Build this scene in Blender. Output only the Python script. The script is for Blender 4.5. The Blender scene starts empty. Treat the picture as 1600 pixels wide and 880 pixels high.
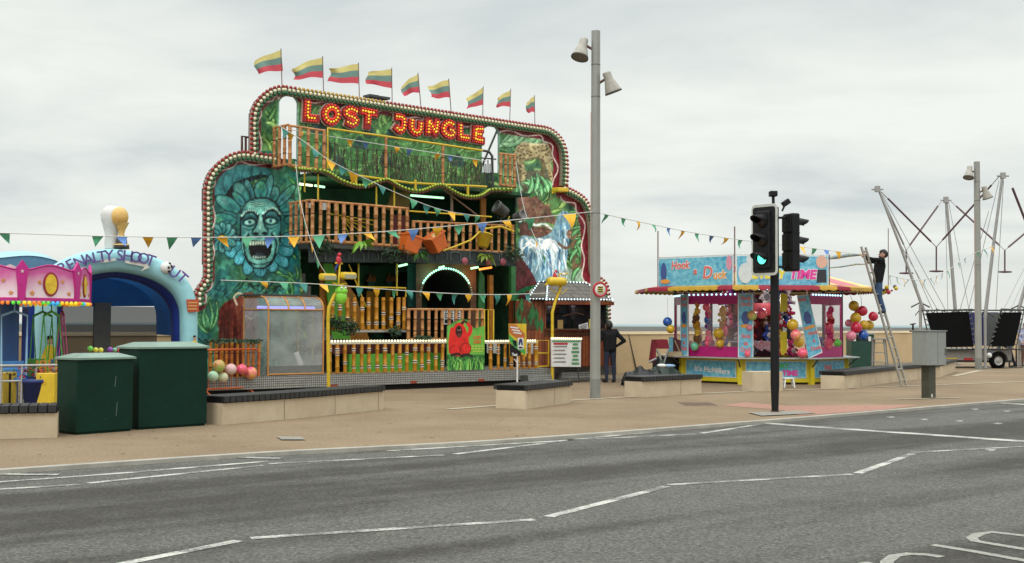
import bpy, math, random
import numpy as np
from mathutils import Vector, Matrix
random.seed(7)
R = math.radians
scene = bpy.context.scene
C = scene.collection
# ------------------------------------------------------------------ camera
F_PX, CX, CY, CAMH = 1950.0, 800.0, 440.0, 1.6
PITCH = math.atan(66.0 / F_PX)
ROLL = R(0.225)
cam_d = bpy.data.cameras.new('camera')
cam_d.sensor_width = 36.0
cam_d.lens = F_PX / 1600.0 * 36.0
cam_d.clip_end = 30000
cam = bpy.data.objects.new('camera', cam_d)
C.objects.link(cam)
CAMROT = Matrix.Rotation(R(90) + PITCH, 3, 'X') @ Matrix.Rotation(ROLL, 3, 'Z')
cam.matrix_world = Matrix.Translation((0, 0, CAMH)) @ CAMROT.to_4x4()
scene.camera = cam
# ------------------------------------------------------------------ sky, sun, exposure
SUN_EL, SUN_AZ = R(48), R(200)
w = bpy.data.worlds.new('World'); scene.world = w; w.use_nodes = True
nt = w.node_tree; nt.nodes.clear()
def N(t, kind, **kw):
    n = t.nodes.new(kind)
    for k, v in kw.items():
        if k in n.inputs: n.inputs[k].default_value = v
        else: setattr(n, k, v)
    return n
out = N(nt, 'ShaderNodeOutputWorld')
sky = N(nt, 'ShaderNodeTexSky', sky_type='NISHITA', sun_disc=False, sun_elevation=SUN_EL, sun_rotation=SUN_AZ)
bg = N(nt, 'ShaderNodeBackground', Strength=0.105)
tc = N(nt, 'ShaderNodeTexCoord')
sep = N(nt, 'ShaderNodeSeparateXYZ')
nt.links.new(tc.outputs['Generated'], sep.inputs[0])
# project the view direction on a flat cloud layer
az = N(nt, 'ShaderNodeMath', operation='ADD'); az.inputs[1].default_value = 0.16
nt.links.new(sep.outputs['Z'], az.inputs[0])
mx = N(nt, 'ShaderNodeMath', operation='MAXIMUM'); mx.inputs[1].default_value = 0.05
nt.links.new(az.outputs[0], mx.inputs[0])
dx = N(nt, 'ShaderNodeMath', operation='DIVIDE'); dy = N(nt, 'ShaderNodeMath', operation='DIVIDE')
nt.links.new(sep.outputs['X'], dx.inputs[0]); nt.links.new(mx.outputs[0], dx.inputs[1])
nt.links.new(sep.outputs['Y'], dy.inputs[0]); nt.links.new(mx.outputs[0], dy.inputs[1])
cmb = N(nt, 'ShaderNodeCombineXYZ')
nt.links.new(dx.outputs[0], cmb.inputs[0]); nt.links.new(dy.outputs[0], cmb.inputs[1])
mp = N(nt, 'ShaderNodeMapping'); mp.inputs['Scale'].default_value = (1.0, 1.25, 1); mp.inputs['Location'].default_value = (3.1, 1.35, 0)
mp.inputs['Rotation'].default_value = (0, 0, R(8))
nt.links.new(cmb.outputs[0], mp.inputs[0])
n1 = N(nt, 'ShaderNodeTexNoise', Scale=0.9, Detail=7.0, Roughness=0.55); n1.inputs['Distortion'].default_value = 0.35
nt.links.new(mp.outputs[0], n1.inputs['Vector'])
cr = N(nt, 'ShaderNodeValToRGB')
e = cr.color_ramp.elements
e[0].position = 0.34; e[0].color = (5.95, 6.5, 6.55, 1)
e[1].position = 0.62; e[1].color = (8.7, 8.95, 8.45, 1)
m_ = cr.color_ramp.elements.new(0.48); m_.color = (7.6, 7.95, 7.65, 1)
nt.links.new(n1.outputs['Fac'], cr.inputs[0])
# overcast dome is brighter towards the zenith
mr = N(nt, 'ShaderNodeMapRange', interpolation_type='SMOOTHSTEP'); mr.inputs['From Min'].default_value = 0.24; mr.inputs['From Max'].default_value = 0.9
mr.inputs['To Min'].default_value = 1.0; mr.inputs['To Max'].default_value = 2.6
nt.links.new(sep.outputs['Z'], mr.inputs['Value'])
hz = N(nt, 'ShaderNodeMapRange', interpolation_type='SMOOTHSTEP'); hz.inputs['From Min'].default_value = -0.02; hz.inputs['From Max'].default_value = 0.10
hz.inputs['To Min'].default_value = 0.75; hz.inputs['To Max'].default_value = 0.0
nt.links.new(sep.outputs['Z'], hz.inputs['Value'])
hm = N(nt, 'ShaderNodeMix', data_type='RGBA'); nt.links.new(hz.outputs[0], hm.inputs[0]); nt.links.new(cr.outputs[0], hm.inputs[6])
hm.inputs[7].default_value = (6.95, 7.15, 6.75, 1)
vm = N(nt, 'ShaderNodeVectorMath', operation='SCALE'); nt.links.new(hm.outputs[2], vm.inputs[0]); nt.links.new(mr.outputs[0], vm.inputs['Scale'])
mixc = N(nt, 'ShaderNodeMix', data_type='RGBA'); mixc.inputs[0].default_value = 0.97
nt.links.new(sky.outputs[0], mixc.inputs[6]); nt.links.new(vm.outputs[0], mixc.inputs[7])
nt.links.new(mixc.outputs[2], bg.inputs['Color']); nt.links.new(bg.outputs[0], out.inputs[0])
sd = bpy.data.lights.new('sun', 'SUN'); sd.energy = 1.0; sd.angle = R(25); sd.color = (1, 0.97, 0.92)
so = bpy.data.objects.new('sun', sd); C.objects.link(so)
sdir = Vector((math.sin(SUN_AZ) * math.cos(SUN_EL), math.cos(SUN_AZ) * math.cos(SUN_EL), math.sin(SUN_EL)))
so.rotation_euler = sdir.to_track_quat('Z', 'Y').to_euler()
vs = scene.view_settings
vs.view_transform = 'Standard'; vs.look = 'None'; vs.exposure = 0.0; vs.gamma = 1.0; vs.use_curve_mapping = False

# ------------------------------------------------------------------ placing
def ray(px, py):
    return CAMROT @ Vector((px - CX, CY - py, -F_PX))
def gp(px, py, z=0.0):
    d = ray(px, py); t = (z - CAMH) / d.z
    return Vector((d.x * t, d.y * t, z))
def atY(px, py, Y):
    d = ray(px, py); t = Y / d.y
    return Vector((d.x * t, Y, CAMH + d.z * t))
class Frame:
    """vertical plane: origin o (z=0), direction u along it, n towards the street"""
    def __init__(s, o, ang):
        s.o = Vector((o[0], o[1], 0)); s.u = Vector((math.cos(ang), math.sin(ang), 0)); s.n = Vector((math.sin(ang), -math.cos(ang), 0))
    def P(s, u, z, d=0.0):
        return s.o + s.u * u + s.n * d + Vector((0, 0, z))
    def inv(s, px, py, d=0.0):
        r = ray(px, py); c = Vector((0, 0, CAMH))
        t = (d - (c - s.o).dot(s.n)) / r.dot(s.n)
        p = c + r * t
        return ((p - s.o).dot(s.u), p.z)
    def W(s, px, py, d=0.0):
        u, z = s.inv(px, py, d); return s.P(u, z, d)

# ------------------------------------------------------------------ materials
MATS = {}
def mat(name, col=(0.5, 0.5, 0.5), rough=0.6, metal=0.0, emit=0.0, ecol=None, var=0.12, scale=6.0, bump=0.0, bscale=60.0, alpha=1.0, trans=0.0, attr=None, spec=0.5, coat=0.0, col2=None):
    if name in MATS: return MATS[name]
    m = bpy.data.materials.new(name); m.use_nodes = True; t = m.node_tree
    b = t.nodes['Principled BSDF']
    b.inputs['Roughness'].default_value = rough; b.inputs['Metallic'].default_value = metal
    b.inputs['Specular IOR Level'].default_value = spec
    b.inputs['Alpha'].default_value = alpha; b.inputs['Transmission Weight'].default_value = trans
    b.inputs['Coat Weight'].default_value = coat
    co = N(t, 'ShaderNodeTexCoord')
    nz = N(t, 'ShaderNodeTexNoise', Scale=scale, Detail=6.0, Roughness=0.65)
    t.links.new(co.outputs['Object'], nz.inputs['Vector'])
    if attr:
        a = N(t, 'ShaderNodeVertexColor', layer_name=attr); src = a.outputs[0]
    else:
        a = N(t, 'ShaderNodeRGB'); a.outputs[0].default_value = (*col, 1); src = a.outputs[0]
    mr_ = N(t, 'ShaderNodeMapRange'); mr_.inputs['From Min'].default_value = 0.3; mr_.inputs['From Max'].default_value = 0.7
    if col2 is not None:
        mr_.inputs['To Min'].default_value = 0; mr_.inputs['To Max'].default_value = 1
        mm = N(t, 'ShaderNodeMix', data_type='RGBA'); t.links.new(nz.outputs['Fac'], mr_.inputs['Value']); t.links.new(mr_.outputs[0], mm.inputs[0])
        t.links.new(src, mm.inputs[6]); mm.inputs[7].default_value = (*col2, 1)
        t.links.new(mm.outputs[2], b.inputs['Base Color'])
    else:
        mr_.inputs['To Min'].default_value = 1 - var; mr_.inputs['To Max'].default_value = 1 + var
        t.links.new(nz.outputs['Fac'], mr_.inputs['Value'])
        vm_ = N(t, 'ShaderNodeVectorMath', operation='SCALE'); t.links.new(src, vm_.inputs[0]); t.links.new(mr_.outputs[0], vm_.inputs['Scale'])
        t.links.new(vm_.outputs[0], b.inputs['Base Color'])
    if bump > 0:
        nb = N(t, 'ShaderNodeTexNoise', Scale=bscale, Detail=5.0); t.links.new(co.outputs['Object'], nb.inputs['Vector'])
        bp = N(t, 'ShaderNodeBump', Strength=bump, Distance=0.02); t.links.new(nb.outputs['Fac'], bp.inputs['Height']); t.links.new(bp.outputs[0], b.inputs['Normal'])
    if emit > 0:
        b.inputs['Emission Color'].default_value = (*(ecol or col), 1); b.inputs['Emission Strength'].default_value = emit
    MATS[name] = m
    return m
def srgb(r, g, b, k=1.0):
    f = lambda c: ((c / 255 + 0.055) / 1.055) ** 2.4 if c > 10 else c / 255 / 12.92
    return (min(f(r) * k, .95), min(f(g) * k, .95), min(f(b) * k, .95))

# ------------------------------------------------------------------ mesh building
WLOC = {}
class MB:
    def __init__(s): s.v = []; s.f = []; s.m = []; s.sm = []
    def add(s, vs_, fs, mi=0, smooth=False):
        b = len(s.v); s.v.extend([tuple(p) for p in vs_])
        for f in fs: s.f.append(tuple(b + i for i in f)); s.m.append(mi); s.sm.append(smooth)
    def quad(s, a, b, c, d, mi=0): s.add([a, b, c, d], [(0, 1, 2, 3)], mi)
    def hexa(s, p, mi=0):   # p: 4 bottom then 4 top
        s.add(p, [(0, 3, 2, 1), (4, 5, 6, 7), (0, 1, 5, 4), (1, 2, 6, 5), (2, 3, 7, 6), (3, 0, 4, 7)], mi)
    def fbox(s, fr, u0, u1, z0, z1, d0, d1, mi=0):
        P = fr.P
        s.hexa([P(u0, z0, d1), P(u1, z0, d1), P(u1, z0, d0), P(u0, z0, d0), P(u0, z1, d1), P(u1, z1, d1), P(u1, z1, d0), P(u0, z1, d0)], mi)
    def box(s, c, sz, rz=0.0, mi=0):
        c = Vector(c); M = Matrix.Rotation(rz, 3, 'Z'); x, y, z = sz[0] / 2, sz[1] / 2, sz[2] / 2
        s.hexa([c + M @ Vector(q) for q in ((-x, -y, -z), (x, -y, -z), (x, y, -z), (-x, y, -z), (-x, -y, z), (x, -y, z), (x, y, z), (-x, y, z))], mi)
    def obox(s, c, ax, sz, mi=0):   # axes list of 3 unit vectors
        c = Vector(c); a, b, d = [Vector(q) * (k / 2) for q, k in zip(ax, sz)]
        s.hexa([c - a - b - d, c + a - b - d, c + a + b - d, c - a + b - d, c - a - b + d, c + a - b + d, c + a + b + d, c - a + b + d], mi)
    def tube(s, pts, r, n=8, mi=0, cap=True, smooth=True):
        pts = [Vector(p) for p in pts]; rs = r if isinstance(r, (list, tuple)) else [r] * len(pts)
        vs_ = []; prev = None
        for i, p in enumerate(pts):
            d = (pts[min(i + 1, len(pts) - 1)] - pts[max(i - 1, 0)])
            if d.length < 1e-9: d = Vector((0, 0, 1))
            d.normalize()
            if prev is None:
                a = d.cross(Vector((0, 0, 1)));
                if a.length < 0.05: a = d.cross(Vector((1, 0, 0)))
            else:
                a = prev - d * prev.dot(d)
                if a.length < 1e-4: a = d.cross(Vector((1, 0, 0)))
            a.normalize(); prev = a; b = d.cross(a)
            for k in range(n):
                t = 2 * math.pi * k / n; vs_.append(p + (a * math.cos(t) + b * math.sin(t)) * rs[i])
        fs = []
        for i in range(len(pts) - 1):
            for k in range(n):
                fs.append((i * n + k, i * n + (k + 1) % n, (i + 1) * n + (k + 1) % n, (i + 1) * n + k))
        s.add(vs_, fs, mi, smooth)
        if cap:
            L = len(pts) - 1
            s.add(vs_[:n], [tuple(range(n - 1, -1, -1))], mi); s.add(vs_[L * n:], [tuple(range(n))], mi)
    def sphere(s, c, r, n=12, m=8, mi=0, sc=(1, 1, 1)):
        c = Vector(c); vs_ = [c + Vector((0, 0, -r * sc[2]))]
        for i in range(1, m):
            ph = -math.pi / 2 + math.pi * i / m
            for k in range(n):
                t = 2 * math.pi * k / n
                vs_.append(c + Vector((r * sc[0] * math.cos(ph) * math.cos(t), r * sc[1] * math.cos(ph) * math.sin(t), r * sc[2] * math.sin(ph))))
        vs_.append(c + Vector((0, 0, r * sc[2])))
        fs = [(0, 1 + (k + 1) % n, 1 + k) for k in range(n)]
        for i in range(m - 2):
            for k in range(n):
                a = 1 + i * n + k; b = 1 + i * n + (k + 1) % n
                fs.append((a, b, b + n, a + n))
        T = len(vs_) - 1; b0 = 1 + (m - 2) * n
        fs += [(b0 + k, b0 + (k + 1) % n, T) for k in range(n)]
        s.add(vs_, fs, mi, True)
    def prism(s, pts, off, mi=0, side=None):   # pts: planar polygon, extruded by vector off
        pts = [Vector(p) for p in pts]; off = Vector(off); n = len(pts); side = mi if side is None else side
        s.add(pts, [tuple(range(n))], mi); s.add([p + off for p in pts], [tuple(range(n - 1, -1, -1))], mi)
        s.add(pts + [p + off for p in pts], [(i, i + n, (i + 1) % n + n, (i + 1) % n) for i in range(n)], side)
    def lathe(s, c, prof, ax=Vector((0, 0, 1)), n=20, mi=0, smooth=True):  # prof: list of (r, h)
        c = Vector(c); ax = Vector(ax).normalized(); a = ax.cross(Vector((0, 1, 0)))
        if a.length < .05: a = ax.cross(Vector((1, 0, 0)))
        a.normalize(); b = ax.cross(a); vs_ = []
        for r, h in prof:
            for k in range(n):
                t = 2 * math.pi * k / n; vs_.append(c + ax * h + (a * math.cos(t) + b * math.sin(t)) * r)
        fs = [(i * n + k, i * n + (k + 1) % n, (i + 1) * n + (k + 1) % n, (i + 1) * n + k) for i in range(len(prof) - 1) for k in range(n)]
        s.add(vs_, fs, mi, smooth)
    def build(s, name, mats, parent=None, label=None, kind=None, bevel=0.0):
        if not isinstance(mats, (list, tuple)): mats = [mats]
        V = np.array(s.v, dtype=float)
        lo, hi = V.min(0), V.max(0)
        org = Vector(((lo[0] + hi[0]) / 2, (lo[1] + hi[1]) / 2, lo[2]))
        me = bpy.data.meshes.new(name)
        me.from_pydata((V - np.array(org)).tolist(), [], s.f)
        me.polygons.foreach_set('material_index', s.m); me.polygons.foreach_set('use_smooth', s.sm)
        for m in mats: me.materials.append(m)
        me.update()
        o = bpy.data.objects.new(name, me); C.objects.link(o)
        if bevel > 0:
            bm_ = o.modifiers.new('bevel', 'BEVEL'); bm_.width = bevel; bm_.segments = 2; bm_.limit_method = 'ANGLE'; bm_.angle_limit = R(40)
        WLOC[o.name] = org
        if parent is not None:
            o.parent = parent; o.location = org - WLOC[parent.name]
        else: o.location = org
        if label: o['label'] = label
        if kind: o['kind'] = kind
        return o
def build_each(mb, name, mats, parent=None, label=None):
    """one object per connected piece (points that coincide count as connected)"""
    key = {}; idx = [key.setdefault(tuple(round(c, 4) for c in v), len(key)) for v in mb.v]; par = list(range(len(key)))
    def find(a):
        while par[a] != a: par[a] = par[par[a]]; a = par[a]
        return a
    for f in mb.f:
        r = find(idx[f[0]])
        for i in f[1:]: par[find(idx[i])] = r
    groups = {}
    for k, f in enumerate(mb.f): groups.setdefault(find(idx[f[0]]), []).append(k)
    out_ = []
    for g in groups.values():
        m_ = MB(); re_ = {}
        for k in g:
            for i in mb.f[k]:
                if i not in re_: re_[i] = len(m_.v); m_.v.append(mb.v[i])
            m_.f.append(tuple(re_[i] for i in mb.f[k])); m_.m.append(mb.m[k]); m_.sm.append(mb.sm[k])
        out_.append(m_.build(name, mats, parent, label))
    return out_
def tag(o, label, cat, group=None, kind=None):
    o['label'] = label; o['category'] = cat
    if group: o['group'] = group
    if kind: o['kind'] = kind
    return o
def thing(name, loc, label, cat, group=None):
    o = bpy.data.objects.new(name, None); C.objects.link(o); o.location = loc; o.empty_display_size = 0.2
    WLOC[o.name] = Vector(loc)
    return tag(o, label, cat, group)
def copy_tree(o, loc, label, rz=0.0, group=None):
    kids = [(c, list(c.children)) for c in o.children]
    r = o.copy(); C.objects.link(r); r.location = loc; r.rotation_euler = (0, 0, rz); r['label'] = label
    if group: r['group'] = group
    WLOC[r.name] = Vector(loc)
    for c, gk in kids:
        cc = c.copy(); C.objects.link(cc); cc.parent = r
        for g in gk:
            gg = g.copy(); C.objects.link(gg); gg.parent = cc
    return r
_tc = {}
def glyphs(text, size=1.0, extrude=0.0, offset=0.0, shear=0.0, space=1.0, align='CENTER', res=3):
    """text as raw 2D/3D mesh data: (verts, faces) around its centre line"""
    key = (text, size, extrude, offset, shear, space, align, res)
    if key in _tc: return _tc[key]
    cu = bpy.data.curves.new('text', 'FONT'); cu.body = text; cu.size = size; cu.extrude = extrude; cu.offset = offset
    cu.shear = shear; cu.space_character = space; cu.align_x = align; cu.align_y = 'CENTER'; cu.resolution_u = res
    o = bpy.data.objects.new('text', cu); me = bpy.data.meshes.new_from_object(o)
    vs_ = [v.co.copy() for v in me.vertices]; fs = [tuple(p.vertices) for p in me.polygons]
    bpy.data.objects.remove(o); bpy.data.meshes.remove(me); bpy.data.curves.remove(cu)
    _tc[key] = (vs_, fs); return vs_, fs
def put_text(mb, text, o, ux, uy, size, mi=0, ext=0.004, off=0.0, rot=0.0, fit=None, **kw):
    """lay text on a plane: centre o, right vector ux, up vector uy; fit = width"""
    vs_, fs = glyphs(text, size, ext, off, **kw)
    ux = Vector(ux).normalized(); uy = Vector(uy).normalized(); nn = ux.cross(uy)
    k = 1.0
    if fit and vs_:
        wd = max(v.x for v in vs_) - min(v.x for v in vs_); k = fit / wd
    c, sn = math.cos(rot), math.sin(rot)
    mb.add([Vector(o) + ux * (v.x * k * c - v.y * sn) + uy * (v.x * k * sn + v.y * c) + nn * v.z for v in vs_], fs, mi)
def dist2seg(X, Y, ax, ay, bx, by):
    dx_, dy_ = bx - ax, by - ay; L = dx_ * dx_ + dy_ * dy_ + 1e-12
    t = np.clip(((X - ax) * dx_ + (Y - ay) * dy_) / L, 0, 1)
    return np.hypot(X - ax - t * dx_, Y - ay - t * dy_), t
def inpoly(X, Y, pts):
    r = np.zeros(X.shape, bool); n = len(pts)
    for i in range(n):
        x1, y1 = pts[i]; x2, y2 = pts[(i + 1) % n]
        c = ((y1 > Y) != (y2 > Y)) & (X < (x2 - x1) * (Y - y1) / (y2 - y1 + 1e-12) + x1)
        r ^= c
    return r
def spline(pts, n=8, closed=False):
    P_ = [np.array(p, float) for p in pts]; out_ = []
    m = len(P_)
    rng = range(m) if closed else range(m - 1)
    for i in rng:
        if closed: a, b, c, d = P_[(i - 1) % m], P_[i], P_[(i + 1) % m], P_[(i + 2) % m]
        else: a, b, c, d = P_[max(i - 1, 0)], P_[i], P_[i + 1], P_[min(i + 2, m - 1)]
        for k in range(n):
            t = k / n
            out_.append(0.5 * ((2 * b) + (-a + c) * t + (2 * a - 5 * b + 4 * c - d) * t * t + (-a + 3 * b - 3 * c + d) * t ** 3))
    if not closed: out_.append(P_[-1])
    return [tuple(p) for p in out_]
# ================================================================== SETTING
ROADZ = -0.045
def asphalt():
    m = bpy.data.materials.new('asphalt'); m.use_nodes = True; t = m.node_tree; b = t.nodes['Principled BSDF']
    co = N(t, 'ShaderNodeTexCoord')
    ang = R(39)
    mp = N(t, 'ShaderNodeMapping'); mp.inputs['Rotation'].default_value = (0, 0, -ang); t.links.new(co.outputs['Object'], mp.inputs[0])
    # aggregate
    v = N(t, 'ShaderNodeTexVoronoi', Scale=55.0); t.links.new(co.outputs['Object'], v.inputs['Vector'])
    n = N(t, 'ShaderNodeTexNoise', Scale=26.0, Detail=6.0, Roughness=0.85); t.links.new(co.outputs['Object'], n.inputs['Vector'])
    # wheel tracks: bands along the road
    st = N(t, 'ShaderNodeMapping'); st.inputs['Scale'].default_value = (0.10, 1.0, 1); t.links.new(mp.outputs[0], st.inputs[0])
    nb = N(t, 'ShaderNodeTexNoise', Scale=0.75, Detail=3.0); t.links.new(st.outputs[0], nb.inputs['Vector'])
    nl = N(t, 'ShaderNodeTexNoise', Scale=1.7, Detail=6.0, Roughness=0.7); t.links.new(co.outputs['Object'], nl.inputs['Vector'])
    r1 = N(t, 'ShaderNodeMapRange'); r1.inputs['From Min'].default_value = .42; r1.inputs['From Max'].default_value = .58; r1.inputs['To Min'].default_value = 0; r1.inputs['To Max'].default_value = 1; t.links.new(nb.outputs['Fac'], r1.inputs[0])
    r2 = N(t, 'ShaderNodeMapRange'); r2.inputs['From Min'].default_value = .35; r2.inputs['From Max'].default_value = .65; r2.inputs['To Min'].default_value = -.22; r2.inputs['To Max'].default_value = .22; t.links.new(nl.outputs['Fac'], r2.inputs[0])
    ad = N(t, 'ShaderNodeMath', operation='ADD'); ad.use_clamp = True; t.links.new(r1.outputs[0], ad.inputs[0]); t.links.new(r2.outputs[0], ad.inputs[1])
    mxx = N(t, 'ShaderNodeMix', data_type='RGBA'); t.links.new(ad.outputs[0], mxx.inputs[0])
    mxx.inputs[6].default_value = (0.034, 0.030, 0.025, 1); mxx.inputs[7].default_value = (0.092, 0.090, 0.079, 1)
    r3 = N(t, 'ShaderNodeMapRange'); r3.inputs['From Min'].default_value = .3; r3.inputs['From Max'].default_value = .7; r3.inputs['To Min'].default_value = .25; r3.inputs['To Max'].default_value = 1.85; t.links.new(n.outputs['Fac'], r3.inputs[0])
    r4 = N(t, 'ShaderNodeMapRange'); r4.inputs['From Min'].default_value = 0; r4.inputs['From Max'].default_value = 1; r4.inputs['To Min'].default_value = .5; r4.inputs['To Max'].default_value = 1.5; 
    sc_ = N(t, 'ShaderNodeSeparateColor'); t.links.new(v.outputs['Color'], sc_.inputs[0]); t.links.new(sc_.outputs[0], r4.inputs[0])
    mm = N(t, 'ShaderNodeMath', operation='MULTIPLY'); t.links.new(r3.outputs[0], mm.inputs[0]); t.links.new(r4.outputs[0], mm.inputs[1])
    vv = N(t, 'ShaderNodeVectorMath', operation='SCALE'); t.links.new(mxx.outputs[2], vv.inputs[0]); t.links.new(mm.outputs[0], vv.inputs['Scale'])
    t.links.new(vv.outputs[0], b.inputs['Base Color'])
    b.inputs['Roughness'].default_value = 0.78; b.inputs['Specular IOR Level'].default_value = .35
    bp = N(t, 'ShaderNodeBump', Strength=0.7, Distance=0.012); t.links.new(n.outputs['Fac'], bp.inputs['Height']); t.links.new(bp.outputs[0], b.inputs['Normal'])
    return m
def paving():
    m = bpy.data.materials.new('buff_paving'); m.use_nodes = True; t = m.node_tree; b = t.nodes['Principled BSDF']
    co = N(t, 'ShaderNodeTexCoord')
    n = N(t, 'ShaderNodeTexNoise', Scale=26.0, Detail=5.0, Roughness=0.8); t.links.new(co.outputs['Object'], n.inputs['Vector'])
    nl = N(t, 'ShaderNodeTexNoise', Scale=0.45, Detail=7.0, Roughness=0.6); t.links.new(co.outputs['Object'], nl.inputs['Vector'])
    mxx = N(t, 'ShaderNodeMix', data_type='RGBA')
    r1 = N(t, 'ShaderNodeMapRange'); r1.inputs['From Min'].default_value = .38; r1.inputs['From Max'].default_value = .62; t.links.new(nl.outputs['Fac'], r1.inputs[0]); t.links.new(r1.outputs[0], mxx.inputs[0])
    mxx.inputs[6].default_value = (0.205, 0.148, 0.094, 1); mxx.inputs[7].default_value = (0.255, 0.188, 0.122, 1)
    r3 = N(t, 'ShaderNodeMapRange'); r3.inputs['From Min'].default_value = .3; r3.inputs['From Max'].default_value = .7; r3.inputs['To Min'].default_value = .6; r3.inputs['To Max'].default_value = 1.4; t.links.new(n.outputs['Fac'], r3.inputs[0])
    # stained spots
    ns = N(t, 'ShaderNodeTexNoise', Scale=2.2, Detail=4.0, Roughness=0.7); t.links.new(co.outputs['Object'], ns.inputs['Vector'])
    r5 = N(t, 'ShaderNodeMapRange'); r5.inputs['From Min'].default_value = .60; r5.inputs['From Max'].default_value = .75; r5.inputs['To Min'].default_value = 1; r5.inputs['To Max'].default_value = .8; t.links.new(ns.outputs['Fac'], r5.inputs[0])
    mm = N(t, 'ShaderNodeMath', operation='MULTIPLY'); t.links.new(r3.outputs[0], mm.inputs[0]); t.links.new(r5.outputs[0], mm.inputs[1])
    vv = N(t, 'ShaderNodeVectorMath', operation='SCALE'); t.links.new(mxx.outputs[2], vv.inputs[0]); t.links.new(mm.outputs[0], vv.inputs['Scale'])
    t.links.new(vv.outputs[0], b.inputs['Base Color']); b.inputs['Roughness'].default_value = .9; b.inputs['Specular IOR Level'].default_value = .2
    bp = N(t, 'ShaderNodeBump', Strength=0.4, Distance=0.01); t.links.new(n.outputs['Fac'], bp.inputs['Height']); t.links.new(bp.outputs[0], b.inputs['Normal'])
    return m
M_ASPH, M_PAVE = asphalt(), paving()
M_KERB = mat('kerb_stone', (0.34, 0.32, 0.28), .85, var=.2, scale=3, bump=.2)
kp = [gp(0, 735), gp(420, 707.5), gp(800, 687.2), gp(1195, 657.5), gp(1380, 642.3), gp(1513, 631.3), gp(1600, 624.2)]
kp = [Vector((p.x, p.y, 0)) for p in kp]
d0 = (kp[1] - kp[0]).normalized(); d1 = (kp[-1] - kp[-2]).normalized()
kpl = [kp[0] - d0 * 60, kp[0] - d0 * 12, kp[0] - d0 * 4] + kp + [kp[-1] + d1 * 2, kp[-1] + d1 * 6, kp[-1] + d1 * 14, kp[-1] + d1 * 200]
kcur = [Vector((a, b, 0)) for a, b in spline([(p.x, p.y) for p in kpl[1:-1]], 8)]
kcur = [kpl[0]] + kcur + [kpl[-1]]
kn = []
for i, p in enumerate(kcur):
    d = (kcur[min(i + 1, len(kcur) - 1)] - kcur[max(i - 1, 0)]).normalized(); kn.append(Vector((-d.y, d.x, 0)))
# road sheet reaching away on both sides of the camera
mb = MB(); mb.add([(-400, -300, ROADZ), (500, -300, ROADZ), (500, 900, ROADZ), (-400, 900, ROADZ)], [(0, 1, 2, 3)])
mb.build('road', M_ASPH, kind='structure')
# sea wall line
sw0 = Vector((3.1, 39.3, 0))
wl = [sw0 + Vector((-math.cos(R(35)), -math.sin(R(35)), 0)) * 70, sw0 + Vector((-math.cos(R(36)), -math.sin(R(36)), 0)) * 9, sw0 + Vector((math.cos(R(45)), math.sin(R(45)), 0)) * 8]
wl += [wl[-1] + Vector((math.cos(R(47.5)), math.sin(R(47.5)), 0)) * 20, wl[-1] + Vector((math.cos(R(48)), math.sin(R(48)), 0)) * 200]
wcur = [wl[0]] + [Vector((a, b, 0)) for a, b in spline([(p.x, p.y) for p in wl[1:4]], 6)] + [wl[-1]]
# promenade: between kerb and sea wall
mb = MB()
pts = [p + kn[i] * 0.14 for i, p in enumerate(kcur)]
far = list(reversed(wcur))
mb.add([(p.x, p.y, 0) for p in pts] + [(p.x, p.y, 0) for p in far], [tuple(range(len(pts) + len(far)))])
mb.build('pavement', M_PAVE, kind='structure')
mb = MB()
for i in range(len(kcur) - 1):
    a, b = kcur[i], kcur[i + 1]; na, nb_ = kn[i] * 0.14, kn[i + 1] * 0.14
    z = Vector((0, 0, .004)); lo = Vector((0, 0, -.3))
    mb.quad(a + z, b + z, b + nb_ + z, a + na + z); mb.quad(a + lo, b + lo, b + z, a + z)
mb.build('kerb', M_KERB, kind='structure')
mb = MB()
for i in range(8, len(kcur) - 8):
    a, b = kcur[i], kcur[i + 1]; d = (b - a).normalized(); n_ = int((b - a).length / .9)
    for k in range(n_): p = a + d * (.9 * k + .4); mb.quad(p + Vector((0, 0, .007)), p + d * .012 + Vector((0, 0, .007)), p + d * .012 + kn[i] * .14 + Vector((0, 0, .007)), p + kn[i] * .14 + Vector((0, 0, .007)))
mb.build('kerb_joints', mat('kerb_joint', (.10, .09, .075), .9), kind='structure')
mg_ = MB(); rg = random.Random(8)
for k in range(420):
    p = gp(rg.uniform(-40, 1640), 610 + 120 * rg.random() ** 1.5); 
    i = min(range(len(kcur)), key=lambda j: (kcur[j] - p).length)
    if (p - kcur[i]).dot(kn[i]) < .3 or p.y > 40: continue
    r = rg.uniform(.012, .035); mg_.add([p + Vector((r * math.cos(t_), r * math.sin(t_) * .8, .006)) for t_ in (0, 1.05, 2.1, 3.14, 4.19, 5.24)], [(0, 1, 2, 3, 4, 5)])
mg_.build('paving_spots', mat('gum_spot', (.13, .105, .08), .9, var=.4), kind='structure')
# sea
m = bpy.data.materials.new('sea_water'); m.use_nodes = True; t = m.node_tree; b = t.nodes['Principled BSDF']
co = N(t, 'ShaderNodeTexCoord'); mp = N(t, 'ShaderNodeMapping'); mp.inputs['Scale'].default_value = (.012, .05, 1); t.links.new(co.outputs['Object'], mp.inputs[0])
n = N(t, 'ShaderNodeTexNoise', Scale=1.0, Detail=8.0, Roughness=.6); t.links.new(mp.outputs[0], n.inputs['Vector'])
cr = N(t, 'ShaderNodeValToRGB'); cr.color_ramp.elements[0].position = .35; cr.color_ramp.elements[0].color = (.19, .27, .285, 1); cr.color_ramp.elements[1].position = .65; cr.color_ramp.elements[1].color = (.27, .35, .36, 1)
t.links.new(n.outputs['Fac'], cr.inputs[0]); t.links.new(cr.outputs[0], b.inputs['Base Color']); b.inputs['Roughness'].default_value = .85; b.inputs['Specular IOR Level'].default_value = .15
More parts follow.
